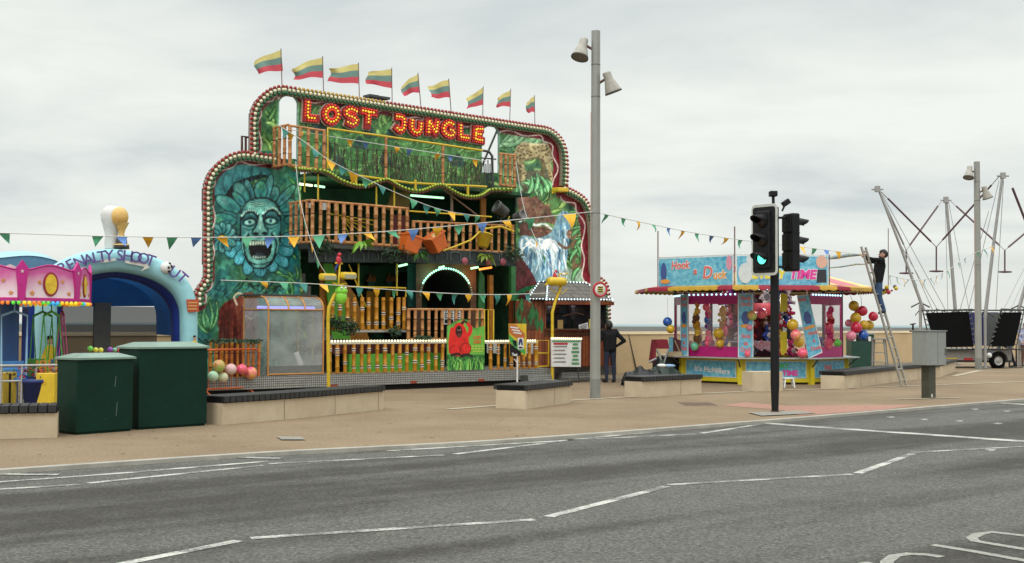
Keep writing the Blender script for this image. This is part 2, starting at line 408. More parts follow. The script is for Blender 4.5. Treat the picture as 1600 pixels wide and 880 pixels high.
bp = N(t, 'ShaderNodeBump', Strength=.5, Distance=.5); t.links.new(n.outputs['Fac'], bp.inputs['Height']); t.links.new(bp.outputs[0], b.inputs['Normal'])
mb = MB()
sl = [p + Vector((-math.sin(R(42)), math.cos(R(42)), 0)) * 0.6 for p in wcur]
mb.add([(p.x, p.y, -3) for p in sl] + [(15000, 22000, -3), (-22000, 15000, -3)], [tuple(range(len(sl) + 2))])
mb.build('sea', m, kind='structure')
# sea wall
M_WALL = mat('wall_render', srgb(222, 194, 152, .80), .9, var=.10, scale=.8, bump=.3, bscale=25)
M_WALLD = mat('wall_joint', (.10, .085, .06), .9)
M_WALLT = mat('wall_coping', srgb(220, 198, 164, .80), .9, var=.1)
wn = []
for i, p in enumerate(wcur):
    d = (wcur[min(i + 1, len(wcur) - 1)] - wcur[max(i - 1, 0)]).normalized(); wn.append(Vector((-d.y, d.x, 0)))
t_ = thing('sea_wall', wcur[3], 'long pale buff concrete sea wall along the back of the promenade', 'wall')
mb = MB(); mc = MB()
for i in range(len(wcur) - 1):
    a, b = wcur[i], wcur[i + 1]; na, nb_ = wn[i], wn[i + 1]
    H = 1.27
    mb.hexa([a - Vector((0,0,3.2)), b - Vector((0,0,3.2)), b + nb_ * .5 - Vector((0,0,3.2)), a + na * .5 - Vector((0,0,3.2)), a + na * .06 + Vector((0, 0, H)), b + nb_ * .06 + Vector((0, 0, H)), b + nb_ * .5 + Vector((0, 0, H)), a + na * .5 + Vector((0, 0, H))])
    o1, o2 = .03, .53
    mc.hexa([a + na * o1 + Vector((0, 0, H + .002)), b + nb_ * o1 + Vector((0, 0, H + .002)), b + nb_ * o2 + Vector((0, 0, H + .002)), a + na * o2 + Vector((0, 0, H + .002)), a + na * (o1 + .05) + Vector((0, 0, 1.36)), b + nb_ * (o1 + .05) + Vector((0, 0, 1.36)), b + nb_ * (o2 - .05) + Vector((0, 0, 1.36)), a + na * (o2 - .05) + Vector((0, 0, 1.36))])
mb.build('wall_body', M_WALL, t_); mc.build('coping', M_WALLT, t_)
for k, px in enumerate((992,)):
    # joints leaning slightly, as cast
    mj = MB(); best = None
    for i in range(len(wcur) - 1):
        fr = Frame(wcur[i], math.atan2(wcur[i + 1].y - wcur[i].y, wcur[i + 1].x - wcur[i].x))
        u, z = fr.inv(px, 560)
        if 0 <= u <= (wcur[i + 1] - wcur[i]).length: best = (fr, u)
    if best:
        fr, u = best
        mj.hexa([fr.P(u + .1, .02, .006), fr.P(u + .14, .02, .006), fr.P(u + .14, .02, -.05), fr.P(u + .1, .02, -.05), fr.P(u - .25, 1.26, -.05), fr.P(u - .22, 1.26, -.05), fr.P(u - .22, 1.26, -.1), fr.P(u - .25, 1.26, -.1)])
        mj.build('joint', M_WALLD, t_)
# ------------------------------------------------------------------ paint on the road
def paint_mat():
    m = bpy.data.materials.new('road_paint'); m.use_nodes = True; t = m.node_tree; b = t.nodes['Principled BSDF']
    co = N(t, 'ShaderNodeTexCoord'); n = N(t, 'ShaderNodeTexNoise', Scale=30.0, Detail=6.0, Roughness=.8); t.links.new(co.outputs['Object'], n.inputs['Vector'])
    n2 = N(t, 'ShaderNodeTexNoise', Scale=2.0, Detail=4.0); t.links.new(co.outputs['Object'], n2.inputs['Vector'])
    a = N(t, 'ShaderNodeMath', operation='ADD'); t.links.new(n.outputs['Fac'], a.inputs[0]); t.links.new(n2.outputs['Fac'], a.inputs[1])
    cr = N(t, 'ShaderNodeValToRGB'); cr.color_ramp.elements[0].position = .455; cr.color_ramp.elements[0].color = (.13, .125, .115, 1); cr.color_ramp.elements[1].position = .54; cr.color_ramp.elements[1].color = (.50, .495, .455, 1)
    h = N(t, 'ShaderNodeMath', operation='MULTIPLY'); h.inputs[1].default_value = .5; t.links.new(a.outputs[0], h.inputs[0])
    t.links.new(h.outputs[0], cr.inputs[0]); t.links.new(cr.outputs[0], b.inputs['Base Color']); b.inputs['Roughness'].default_value = .8
    return m
M_PAINT = paint_mat()
M_WORN = mat('worn_road_paint', (.40, .39, .35), .85, scale=24, col2=(.14, .135, .12))
def rp(px, py): return gp(px, py, ROADZ)
def strip(pts, wd=.1, name='road_marking', m=None, z=None, g=None):
    g = g or rp; P3 = [g(*p) for p in pts]; mb = MB()
    z = .004 if z is None else z
    L = []; Rr = []
    for i, p in enumerate(P3):
        d = (P3[min(i + 1, len(P3) - 1)] - P3[max(i - 1, 0)]).normalized(); nn = Vector((-d.y, d.x, 0)) * (wd / 2)
        L.append(p + nn + Vector((0, 0, z))); Rr.append(p - nn + Vector((0, 0, z)))
    for i in range(len(P3) - 1): mb.quad(Rr[i], Rr[i + 1], L[i + 1], L[i])
    o = mb.build(name, m or M_PAINT, kind='structure'); return o
for p in [[(-60, 759), (0, 753.5), (200, 739), (420, 721)], [(-20, 766), (125, 757.5)], [(137, 755.5), (412, 727.5)], [(420, 725), (693, 711.5)], [(605, 705), (870, 689.5), (1035, 674)],
          [(710, 710), (876, 690)], [(886, 688), (1087, 678.5)], [(1096, 677.5), (1190, 663)]]: strip(p, .105)
for p in [[(-20, 741.5), (92, 742.5)], [(372, 715.5), (440, 717)], [(672, 697), (712, 696.5)]]: strip(p, .13, z=.008)
for p in [[(180, 884), (373, 845.5)], [(392, 841.5), (835, 812.5)], [(857, 808), (1042, 760.5)], [(1044, 758), (1332, 741.5)], [(1340, 740), (1426, 709.5)], [(1424, 707.5), (1600, 698), (1700, 693)]]: strip(p, .105)
strip([(1193, 661.5), (1400, 676), (1620, 691.5)], .26); strip([(1550, 629.3), (1620, 633.2)], .26)
for x, y in [(1392, 652.5), (1444, 656), (1499, 658.5), (1559, 662.3), (1476, 637), (1523, 640), (1573, 643.2), (1548, 704)]:
    p = rp(x, y); mb = MB(); mb.box(p + Vector((0, 0, .006)), (.17, .1, .012), R(42)); mb.build('road_stud', M_PAINT, kind='structure')
# large worn letters at the bottom right
for p in [[(1384, 890), (1386, 878), (1398, 869), (1420, 866), (1450, 867.5), (1472, 871)], [(1348, 879), (1362, 883)], [(1457, 852), (1520, 862), (1620, 880)],
          [(1620, 862), (1560, 852), (1524, 846), (1518, 841), (1530, 835), (1550, 832), (1620, 840)]]: strip(p, .09, m=M_WORN)
# gutter drains and inlays of the promenade
M_TACT = mat('tactile_pink', (.33, .17, .125), .9, var=.15, scale=12)
def poly_inlay(name, pts, m, z, g=gp):
    mb = MB(); mb.add([g(*p) + Vector((0, 0, z)) for p in pts], [tuple(range(len(pts)))]); return mb.build(name, m, kind='structure')
poly_inlay('tactile_paving', [(1128, 634), (1165, 629), (1230, 634.5), (1330, 633.5), (1440, 633.2), (1375, 641), (1250, 650), (1222, 641)], M_TACT, .004)
M_BAND = mat('pale_paving_band', (.42, .36, .27), .9, var=.15, scale=5)
strip([(700, 640), (893, 626), (1003, 619.5), (1180, 611.5), (1293, 608), (1600, 597)], .16, 'paving_band', M_BAND, .009, gp)
strip([(1395, 624.8), (1500, 622)], .12, 'paving_band', M_BAND, .012, gp)
strip([(1490, 588), (1530, 579.5), (1620, 577)], .2, 'paving_band', M_BAND, .009, gp)
M_GRATE = mat('drain_iron', (.12, .07, .06), .8, var=.3, scale=20)
for k in range(9):
    strip([(1060 + k * 6.5, 629 + (k % 2) * .0), (1074 + k * 6.5, 634)], .035, 'drain_grate', M_GRATE, .008, gp) if k < 8 else None
M_COVER = mat('inspection_cover', (.24, .22, .19), .8, var=.25, scale=14)
poly_inlay('inspection_cover', [(1168, 645.5), (1250, 643), (1275, 647), (1190, 651)], M_COVER, .016)
poly_inlay('inspection_cover', [(432, 683.5), (470, 684), (478, 688.5), (440, 688.5)], M_COVER, .016)
# ================================================================== FUNHOUSE RIDE
_a, _b = gp(520, 613), gp(860, 599.7)
RANG = math.atan2(_b.y - _a.y, _b.x - _a.x)
DF = 1.5                                             # deck front stands this far before the painted wall
RF = Frame(_a - Vector((math.sin(RANG), -math.cos(RANG), 0)) * DF, RANG)
W3 = CAMROT.transposed()
def proj(p):
    c = W3 @ (Vector(p) - Vector((0, 0, CAMH))); return (CX + F_PX * c.x / -c.z, CY - F_PX * c.y / -c.z)
M_STEELY = mat('yellow_steel', (.62, .42, .015), .45, var=.15, scale=9)
M_DKGRN = mat('dark_green_board', (.02, .10, .04), .8, var=.5, scale=3, col2=(.006, .025, .016))
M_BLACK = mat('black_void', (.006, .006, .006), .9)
M_MAROON = mat('maroon_trim', srgb(120, 25, 40, .8), .6)
M_CREAM = mat('cream_strip', (.62, .58, .44), .55)
M_WHITE = mat('white_paint', (.72, .72, .70), .5)
M_BRED = mat('red_bulb', (.30, .025, .018), .3); M_BGRN = mat('green_bulb', (.03, .14, .06), .3); M_BWHT = mat('cream_bulb', (.78, .74, .52), .3)
M_BYEL = mat('amber_bulb', (.45, .27, .03), .3)
M_BAM = mat('bamboo_orange', (.66, .33, .12), .45, var=.3, scale=5, col2=(.27, .085, .025))
M_BAM2 = mat('bamboo_amber', (.58, .28, .012), .45, var=.3, scale=5, col2=(.38, .13, .010))
M_NODE = mat('bamboo_node', (.10, .035, .012), .6)
M_METAL = mat('galvanised_steel', (.42, .43, .42), .45, metal=.5, var=.15)
M_DKMET = mat('dark_steel', (.05, .05, .05), .5)

class Canvas:
    def __init__(s, fr, u0, u1, z0, z1, res=.024, d=0.0):
        s.nu = int((u1 - u0) / res); s.nz = int((z1 - z0) / res); s.us = np.linspace(u0, u1, s.nu); s.zs = np.linspace(z0, z1, s.nz)
        s.U, s.Z = np.meshgrid(s.us, s.zs)
        o = fr.P(0, 0, d) - Vector((0, 0, CAMH)); M = np.array(W3)
        X = o.x + fr.u.x * s.U; Y = o.y + fr.u.y * s.U; Zz = o.z + s.Z
        c = [M[i][0] * X + M[i][1] * Y + M[i][2] * Zz for i in range(3)]
        s.X = CX + F_PX * c[0] / -c[2]; s.Y = CY - F_PX * c[1] / -c[2]
        s.rgb = np.zeros((s.nz, s.nu, 3)); s.fr = fr; s.d = d; s.rs = np.random.RandomState(3)
    def noise(s, cell, seed=0, oct=3):
        r = np.random.RandomState(seed); o = np.zeros(s.U.shape); amp = 1; tot = 0
        for k in range(oct):
            g = r.rand(64, 64); x = (s.U / cell * 2 ** k) % 62; y = (s.Z / cell * 2 ** k) % 62
            xi, yi = x.astype(int), y.astype(int); fx, fy = x - xi, y - yi; fx = fx * fx * (3 - 2 * fx); fy = fy * fy * (3 - 2 * fy)
            o += amp * ((g[yi, xi] * (1 - fx) + g[yi, xi + 1] * fx) * (1 - fy) + (g[yi + 1, xi] * (1 - fx) + g[yi + 1, xi + 1] * fx) * fy); tot += amp; amp *= .55
        return o / tot
    def mix(s, mask, col, a=1.0):
        al = np.clip(mask, 0, 1)[..., None] * a; s.rgb = s.rgb * (1 - al) + np.array(col) / 255.0 * al
    def ell(s, cx, cy, rx, ry, col, rot=0, soft=1.0, a=1.0, ring=None):
        c, sn = math.cos(R(rot)), math.sin(R(rot)); dx_, dy_ = s.X - cx, s.Y - cy
        q = np.hypot((dx_ * c + dy_ * sn) / rx, (-dx_ * sn + dy_ * c) / ry)
        mr_ = min(rx, ry)
        if ring: m_ = 1 - np.abs(q - 1) * mr_ / ring
        else: m_ = (1 - q) * mr_ / soft + .5
        s.mix(m_, col, a)
    def poly(s, pts, col, a=1.0, sp=True):
        s.mix(inpoly(s.X, s.Y, spline(pts, 6, True) if sp else pts).astype(float), col, a)
    def stroke(s, pts, col, w=2.0, w1=None, a=1.0, sp=True):
        pts = spline(pts, 5) if sp and len(pts) > 2 else pts; n = len(pts) - 1; w1 = w if w1 is None else w1
        x0 = min(p[0] for p in pts) - w - w1; x1 = max(p[0] for p in pts) + w + w1; y0 = min(p[1] for p in pts) - w - w1; y1 = max(p[1] for p in pts) + w + w1
        sel = (s.X > x0) & (s.X < x1) & (s.Y > y0) & (s.Y < y1)
        if not sel.any(): return
        X, Y = s.X[sel], s.Y[sel]; best = np.zeros(X.shape)
        for i in range(n):
            d_, t_ = dist2seg(X, Y, *pts[i], *pts[i + 1]); ww = w + (w1 - w) * (i + t_) / n
            best = np.maximum(best, np.clip((ww / 2 - d_) / .8 + .5, 0, 1))
        al = best[:, None] * a; s.rgb[sel] = s.rgb[sel] * (1 - al) + np.array(col) / 255.0 * al
    def leaf(s, x, y, L, ang, wd, c1, c2, bend=.25):
        a = R(ang); pts = []
        for k in range(9):
            t = k / 8; b = a + bend * t * 2; pts.append((x + L * t * math.cos(b), y - L * t * math.sin(b)))
        for k in range(8):
            w0 = wd * math.sin(math.pi * (k / 8) ** .7) + .8; w1_ = wd * math.sin(math.pi * ((k + 1) / 8) ** .7) + .8
            s.stroke([pts[k], pts[k + 1]], tuple(v * .45 for v in c1), w0 + 2.2, w1_ + 2.2, sp=False, a=.8)
        for k in range(8):
            w0 = wd * math.sin(math.pi * (k / 8) ** .7) + .5; w1_ = wd * math.sin(math.pi * ((k + 1) / 8) ** .7) + .5
            s.stroke([pts[k], pts[k + 1]], c1, w0, w1_, sp=False)
        s.stroke(pts, c2, 1.6, .6, a=.8, sp=False)
    def panel(s, name, outline, parent, holes=(), thick=.05, label=None, k=1.35, side=None, matn='mural_paint'):
        """cut-out painted board: front grid with vertex colours, and a solid backing board"""
        P_ = spline(outline, 1) if False else outline
        uc = (s.X[:-1, :-1] + s.X[1:, 1:]) / 2; vc = (s.Y[:-1, :-1] + s.Y[1:, 1:]) / 2
        m_ = inpoly(uc, vc, P_)
        for h in holes: m_ &= ~inpoly(uc, vc, h)
        idx = np.arange(s.nu * s.nz).reshape(s.nz, s.nu)
        jj, ii = np.nonzero(m_)
        q = np.stack([idx[jj, ii], idx[jj, ii + 1], idx[jj + 1, ii + 1], idx[jj + 1, ii]], 1)
        used = np.unique(q); re = -np.ones(s.nu * s.nz, int); re[used] = np.arange(len(used)); q = re[q]
        U, Z = s.U.ravel()[used], s.Z.ravel()[used]
        o = s.fr.P(0, 0, s.d); V = np.stack([o.x + s.fr.u.x * U, o.y + s.fr.u.y * U, Z], 1)
        n = len(V); off = -np.array(s.fr.n) * thick
        # border edges -> side walls, so the board is solid
        ed = {}
        for f in q:
            for a, b in ((f[0], f[1]), (f[1], f[2]), (f[2], f[3]), (f[3], f[0])):
                if (b, a) in ed: del ed[(b, a)]
                else: ed[(a, b)] = 1
        faces = q.tolist() + (q[:, ::-1] + n).tolist() + [(a, a + n, b + n, b) for a, b in ed]
        V2 = np.vstack([V, V + off]); org = V.mean(0); org[2] = V[:, 2].min()
        me = bpy.data.meshes.new(name); me.from_pydata((V2 - org).tolist(), [], faces)
        ca = me.color_attributes.new('paint', 'FLOAT_COLOR', 'POINT')
        col = np.clip(s.rgb.reshape(-1, 3)[used], 0, 1); col = np.where(col > .04, ((col + .055) / 1.055) ** 2.4, col / 12.92) * k
        full = np.ones((2 * n, 4)); full[:n, :3] = col; full[n:, :3] = .12
        ca.data.foreach_set('color', full.ravel())
        me.materials.append(mat(matn, attr='paint', rough=.42, var=.06, scale=2, spec=.4))
        ob = bpy.data.objects.new(name, me); C.objects.link(ob); WLOC[ob.name] = Vector(org)
        if parent: ob.parent = parent; ob.location = Vector(org) - WLOC[parent.name]
        else: ob.location = Vector(org)
        if label: ob['label'] = label
        return ob

ride = thing('funhouse_ride', RF.P(4.0, 0, 0), 'two storey jungle funhouse with painted front, bamboo balconies and lit LOST JUNGLE sign', 'funhouse')
# ------------------------------------------------------------------ the mural
u_lo = RF.inv(285, 500)[0]; u_hi = RF.inv(955, 500)[0]
cv = Canvas(RF, u_lo, u_hi, .1, 7.6)
n_a = cv.noise(.5, 1, 4); n_b = cv.noise(1.4, 2, 3); n_c = cv.noise(.12, 5, 2)
cv.rgb[:] = np.array((60, 104, 58)) / 255
cv.mix((n_b - .4) * 4, (92, 138, 82)); cv.mix((n_a - .52) * 6, (28, 66, 50)); cv.mix((n_c - .62) * 4, (120, 160, 100), .5)
rs = random.Random(11)
for i in range(620):
    x, y = rs.uniform(385, 950), rs.uniform(130, 600)
    g = rs.random(); c1 = (int(44 + 84 * g), int(92 + 74 * g), int(46 + 40 * g)); c2 = (int(130 + 50 * g), int(172 + 40 * g), int(104 + 40 * g))
    cv.leaf(x, y, rs.uniform(12, 34), rs.uniform(0, 360), rs.uniform(3, 7), c1, c2, rs.uniform(-.5, .5))
# top of the sign panel stays smoother: washed greens with long brush marks
top = [(460, 165), (760, 215), (760, 300), (460, 300)]
cv.mix(inpoly(cv.X, cv.Y, top).astype(float) * np.clip((n_a - .35) * 3, 0, 1), (92, 142, 76), .6)
for i in range(40):
    x, y = rs.uniform(470, 750), rs.uniform(175, 290); a = rs.uniform(-40, 40)
    cv.stroke([(x, y), (x + 12 * math.cos(R(a)), y - 12 * math.sin(R(a))), (x + 26 * math.cos(R(a + 25)), y - 26 * math.sin(R(a + 25)))], (146, 182, 120), 2, .6, .7)
    if i % 4 == 0: cv.poly([(x, y + 10), (x + 10, y - 8), (x + 22, y + 12)], (38, 66, 66), .8)
# ---- left wing: stone face in a ring of petals
LW = inpoly(cv.X, cv.Y, [(280, 236), (468, 236), (470, 700), (280, 700)]).astype(float)
cv.mix(LW * np.clip(.75 + (n_a - .5) * 2, 0, 1), (34, 88, 86)); cv.mix(LW * np.clip((n_b - .5) * 6, 0, 1), (26, 100, 108), .8); cv.mix(LW * np.clip((n_c - .55) * 6, 0, 1), (66, 134, 108), .6)
TL, TM, TD, TK = (112, 172, 160), (56, 122, 124), (30, 78, 88), (10, 24, 30)
for i in range(26):
    x, y = rs.uniform(440, 468), rs.uniform(260, 540); cv.leaf(x, y, rs.uniform(15, 34), rs.uniform(60, 150), 4, (50, 118, 66), (118, 168, 110))
cv.poly([(334, 300), (337, 275), (352, 262), (392, 256), (417, 262), (424, 276), (404, 274), (374, 282), (352, 304), (350, 322)], TM); cv.poly([(349, 322), (356, 298), (374, 282), (404, 273), (418, 276), (392, 284), (370, 296), (362, 318)], TK)
for k in range(5): cv.stroke([(352 + k * 14, 300 - k * 6), (348 + k * 15, 284 - k * 4), (356 + k * 13, 266 - k * 1.5)], TD, 2.2, 1)
def petal(cx, cy, r0, r1, ang, wd, ca=TM, cb=TL):
    a = R(ang); m0 = (cx + (r0 + r1) / 2 * math.cos(a), cy - (r0 + r1) / 2 * math.sin(a) * 1.0)
    cv.ell(*m0, (r1 - r0) / 2 + 1.5, wd + 1.5, TK, rot=-ang); cv.ell(*m0, (r1 - r0) / 2, wd, ca, rot=-ang)
    e_ = (cx + (r0 + (r1 - r0) * .72) * math.cos(a), cy - (r0 + (r1 - r0) * .72) * math.sin(a)); cv.ell(*e_, (r1 - r0) / 4.5, wd * .6, cb, rot=-ang, soft=3, a=.8)
    for s_ in (-1, 0, 1):
        cv.stroke([(cx + r0 * math.cos(a), cy - r0 * math.sin(a)), (cx + r1 * .93 * math.cos(a + s_ * wd / r1 * .5), cy - r1 * .93 * math.sin(a + s_ * wd / r1 * .5))], TD, 1.2, .8, .8)
for k in range(13): petal(407, 350, 38, 72 + 9 * math.sin(k * 2.7), 8 + k * 14 + 3 * math.sin(k * 1.9), 7.5 + 2.5 * math.sin(k * 3.3), TM if k % 2 else (48, 116, 108), TL if k % 3 else (80, 150, 110))
for k in range(9): petal(407, 362, 34, 58 + 12 * math.sin(math.pi * k / 8) + 3 * math.sin(k * 2.3), 196 + k * 18.5, 10 + 1.5 * math.sin(k * 1.9), (52, 128, 134), (86, 164, 176))
for k in range(12): petal(347, 371, 5, 24, k * 30, 5.5, (52, 118, 116), TL)
cv.ell(348, 372, 8, 3.5, (212, 160, 30), rot=5)
F1, F2, F3 = (58, 118, 116), (98, 158, 146), (30, 76, 80)
cv.poly([(377, 330), (386, 314), (406, 308), (426, 312), (437, 328), (440, 356), (437, 384), (428, 408), (414, 420), (398, 420), (385, 408), (377, 384), (374, 356)], TK); cv.poly([(379, 331), (388, 316), (406, 311), (425, 315), (435, 330), (437.5, 356), (434, 384), (426, 405), (413, 417), (399, 417), (388, 405), (380, 384), (377, 356)], F1)
cv.ell(405, 325, 22, 11, F2, soft=8); cv.ell(401, 319, 12, 4, (140, 188, 168), soft=4, a=.7)
for ex, ey, sg in ((390, 346, -1), (423, 344, 1)):
    cv.ell(ex, ey, 14, 9.5, F3, rot=sg * 8, soft=3); cv.ell(ex, ey + .5, 11, 6.2, TK, rot=sg * 8, soft=1.6); cv.ell(ex, ey + 1.5, 8.6, 4.2, F2, rot=sg * 6); cv.ell(ex, ey + 1.6, 6.2, 2.8, (146, 186, 176), rot=sg * 6); cv.ell(ex, ey + 1.2, 2.9, 2.8, (34, 84, 92)); cv.ell(ex, ey + 1.2, 1.2, 1.2, TK)
    for q in range(3): cv.stroke([(ex - 10 + q, ey + 8 + q * 2.6), (ex, ey + 10.5 + q * 3), (ex + 10 - q, ey + 7 + q * 2.6)], F2 if q != 1 else F3, 2, 1, .85)
cv.stroke([(377, 342), (384, 333), (395, 332), (403, 339)], TK, 5.5, 4); cv.stroke([(411, 338), (419, 330), (430, 329), (437, 338)], TK, 5.5, 4); cv.stroke([(378, 337), (385, 329.5), (396, 329), (403, 335)], (150, 190, 176), 3.8, 2.4); cv.stroke([(411, 334), (419, 326.5), (430, 326), (437, 334)], (150, 190, 176), 3.8, 2.4)
for k in range(8):
    for bx in (380, 413): cv.stroke([(bx + k * 3, 333 - abs(k - 4) * -.5), (bx + 1 + k * 3, 326.5)], F3, 1, .6)
for k in range(3): cv.stroke([(392, 320 - k * 3.5), (407, 323 - k * 3.5), (421, 319 - k * 3.5)], F3, 1.6, .8, .8)
cv.stroke([(404, 336), (401, 350), (393, 363)], TK, 2.6, 2); cv.stroke([(410, 336), (413, 350), (420, 362)], TK, 2.6, 2); cv.poly([(405, 338), (409, 338), (412, 354), (417, 364), (407, 368), (396, 364), (402, 354)], F2); cv.stroke([(407, 342), (406.5, 358)], (160, 200, 184), 3, 3, .8)
cv.ell(399.5, 365.5, 4.6, 2.8, TK); cv.ell(413.5, 365, 4.6, 2.8, TK); cv.stroke([(392, 361), (391, 368), (397, 371)], F2, 2, 1.4); cv.stroke([(421, 360), (422, 367), (416, 371)], F2, 2, 1.4)
cv.stroke([(389, 366), (381, 380), (384, 402)], TK, 3, 1.6); cv.stroke([(424, 365), (432, 380), (428, 402)], TK, 3, 1.6); cv.stroke([(386, 364), (378.5, 378), (381, 396)], F2, 3, 1.4, .9); cv.stroke([(428, 364), (435, 378), (432, 396)], F2, 3, 1.4, .9)
cv.poly([(386, 376), (396, 371), (406, 373), (417, 371), (427, 376), (427, 398), (419, 409), (405, 412), (392, 409), (386, 398)], F2); cv.poly([(389, 379), (398, 375), (406, 376.5), (415, 375), (424, 379), (423, 396), (416, 404), (405, 406), (395, 404), (390, 396)], (7, 12, 15)); cv.poly([(398, 398), (405, 394), (413, 398), (411, 404), (399, 404)], (40, 54, 62))
for k in range(8): cv.ell(391.5 + k * 4.0, 379.4 + abs(k - 3.5) * .25, 1.8, 3.6, (168, 184, 164), soft=.8)
for k in range(6): cv.ell(396 + k * 3.6, 402.5 + abs(k - 2.5) * -.3, 1.5, 2, (140, 160, 146), soft=.8)
cv.stroke([(390, 409), (405, 414.5), (421, 409)], TK, 2, 1.4); cv.ell(405, 416, 9, 2.4, F2, soft=2)
for k in range(30):
    x, y = rs.uniform(322, 460), rs.uniform(440, 465); cv.stroke([(x, y), (x + rs.uniform(-12, 12), y + rs.uniform(-6, 8)), (x + rs.uniform(-20, 20), y + 14)], (58, 130, 132) if k % 2 else TK, 2.6, 1, .8)
# creature and palm below
cv.poly([(342, 530), (341, 492), (350, 474), (368, 466), (396, 468), (404, 500), (402, 585), (342, 585)], (92, 40, 30)); cv.poly([(368, 470), (378, 460), (396, 458), (404, 480), (398, 510), (380, 512), (370, 495)], (116, 62, 46))
for k in range(24):
    x = rs.uniform(345, 400); cv.stroke([(x, rs.uniform(480, 520)), (x + rs.uniform(-4, 4), rs.uniform(540, 580))], (54, 20, 18) if k % 2 else (136, 66, 48), 2, 1, .6)
cv.stroke([(370, 476), (366, 464), (374, 458), (382, 466), (380, 478)], (196, 176, 150), 3, 1.6); cv.ell(388, 487, 8, 6, (150, 120, 150), soft=3, a=.8); cv.stroke([(384, 494), (394, 498), (402, 490)], (206, 196, 190), 2.6, 1.4)
for k in range(8): cv.leaf(324, 520, rs.uniform(34, 62), 40 + k * 16, 4, (62, 128, 84), (150, 190, 130), .3 if k < 5 else -.3)
# ---- right wing: leopard, rocks, falls, monkey
RWm = inpoly(cv.X, cv.Y, [(778, 205), (870, 205), (885, 300), (778, 300)]).astype(float); cv.mix(RWm * np.clip((n_a - .35) * 3, 0, 1), (108, 150, 112), .5)
for k in range(9): cv.leaf(rs.uniform(778, 850), rs.uniform(212, 232), rs.uniform(28, 50), rs.uniform(-15, 40), 10, (118, 164, 122), (176, 204, 168), .3)
cv.poly([(812, 270), (810, 300), (884, 292), (880, 268)], (96, 84, 70), .8)
LT = (158, 146, 108)
LD_ = (104, 94, 66)
for leg in ([(813, 246), (809, 262), (813, 274), (811, 287)], [(846, 246), (850, 262), (847, 272), (852, 284)]): cv.stroke(leg, LD_, 8, 4)
cv.poly([(805, 238), (809, 227), (820, 222), (836, 224), (850, 224), (862, 230), (868, 242), (862, 252), (850, 250), (838, 246), (824, 249), (812, 252)], LT)
for leg in ([(812, 246), (816, 262), (819, 272), (816, 284), (821, 286)], [(854, 246), (858, 262), (860, 274), (863, 283)]): cv.stroke(leg, LT, 9, 4.5)
cv.stroke([(822, 250), (838, 247), (848, 251)], LD_, 4, 3, .8)
cv.stroke([(807, 236), (801, 248), (803, 262), (799, 274), (803, 280)], LT, 3.6, 2.4)
cv.stroke([(820, 224), (836, 226), (852, 226)], (206, 198, 160), 4, 2, .7)
cv.ell(865, 245, 9, 8.5, (158, 150, 120)); cv.ell(859, 238, 2.6, 2.6, (120, 104, 74)); cv.ell(869, 237.5, 2.4, 2.4, (120, 104, 74)); cv.ell(870, 249.5, 5.4, 4.4, (196, 192, 176)); cv.ell(864, 243, 1.1, 1, (20, 24, 20)); cv.ell(870, 242.5, 1.1, 1, (20, 24, 20)); cv.ell(871, 247, 1.8, 1.2, (90, 40, 40)); cv.stroke([(866, 252), (870, 253.5), (874, 251.5)], (40, 24, 24), 1.4)
for k in range(260):
    x, y = rs.uniform(800, 866), rs.uniform(222, 286)
    j, i = np.unravel_index(np.argmin((cv.X[::4, ::4] - x) ** 2 + (cv.Y[::4, ::4] - y) ** 2), cv.X[::4, ::4].shape); c = cv.rgb[j * 4, i * 4] * 255
    if abs(c[0] - LT[0]) < 14 and abs(c[2] - LT[2]) < 14: cv.ell(x, y, 1.5, 1.2, (58, 46, 32), soft=.7, a=.85); cv.ell(x, y, .6, .5, (128, 104, 66), soft=.5)
for k in range(12): cv.leaf(rs.uniform(790, 880), rs.uniform(296, 306), rs.uniform(18, 34), rs.uniform(40, 140), 6, (92, 158, 106), (168, 204, 150))
cv.poly([(808, 312), (818, 304), (829, 309), (838, 306), (848, 318), (858, 322), (862, 334), (872, 344), (868, 352), (850, 346), (836, 350), (822, 338), (812, 340)], (112, 80, 66), sp=False); cv.stroke([(812, 346), (824, 342), (836, 352), (850, 350), (862, 358)], (206, 214, 212), 4, 3); cv.poly([(812, 352), (822, 346), (836, 356), (852, 354), (864, 362), (862, 370), (846, 376), (832, 368), (820, 372), (812, 366)], (94, 62, 54), sp=False)
for k in range(70): x, y = rs.uniform(810, 860), rs.uniform(310, 368); cv.stroke([(x, y), (x + rs.uniform(3, 10), y + rs.uniform(-2, 5))], rs.choice([(160, 116, 92), (60, 34, 30), (120, 96, 70), (74, 98, 66)]), rs.uniform(1, 2.4), .7, .7)
cv.poly([(812, 372), (840, 372), (862, 362), (872, 336), (886, 330), (892, 352), (888, 385), (882, 430), (868, 470), (820, 470), (812, 430)], (112, 146, 158))
for k in range(60):
    x = rs.uniform(814, 886); y = rs.uniform(330 if x > 866 else 374, 410); L = rs.uniform(24, 56)
    cv.stroke([(x, y), (x + rs.uniform(-2, 5) - (886 - x) * .05, y + L * .5), (x + rs.uniform(-4, 8), y + L)], rs.choice([(226, 232, 232), (176, 206, 220), (66, 112, 150), (40, 86, 120)]), rs.uniform(1.5, 3.5), .8, .85)
for k in range(16): x = rs.uniform(812, 858); cv.stroke([(x, rs.uniform(372, 392)), (x + 8, rs.uniform(374, 384)), (x + 20, rs.uniform(384, 400))], (232, 236, 236), 3, 1.2, .9)
cv.poly([(806, 400), (822, 412), (838, 440), (842, 462), (806, 462)], (84, 34, 38)); cv.poly([(860, 440), (884, 420), (930, 430), (930, 470), (860, 470)], (150, 160, 160), .6)
BR = (104, 78, 58)
cv.stroke([(908, 318), (904, 350), (898, 380), (896, 430)], (96, 84, 58), 5, 5)
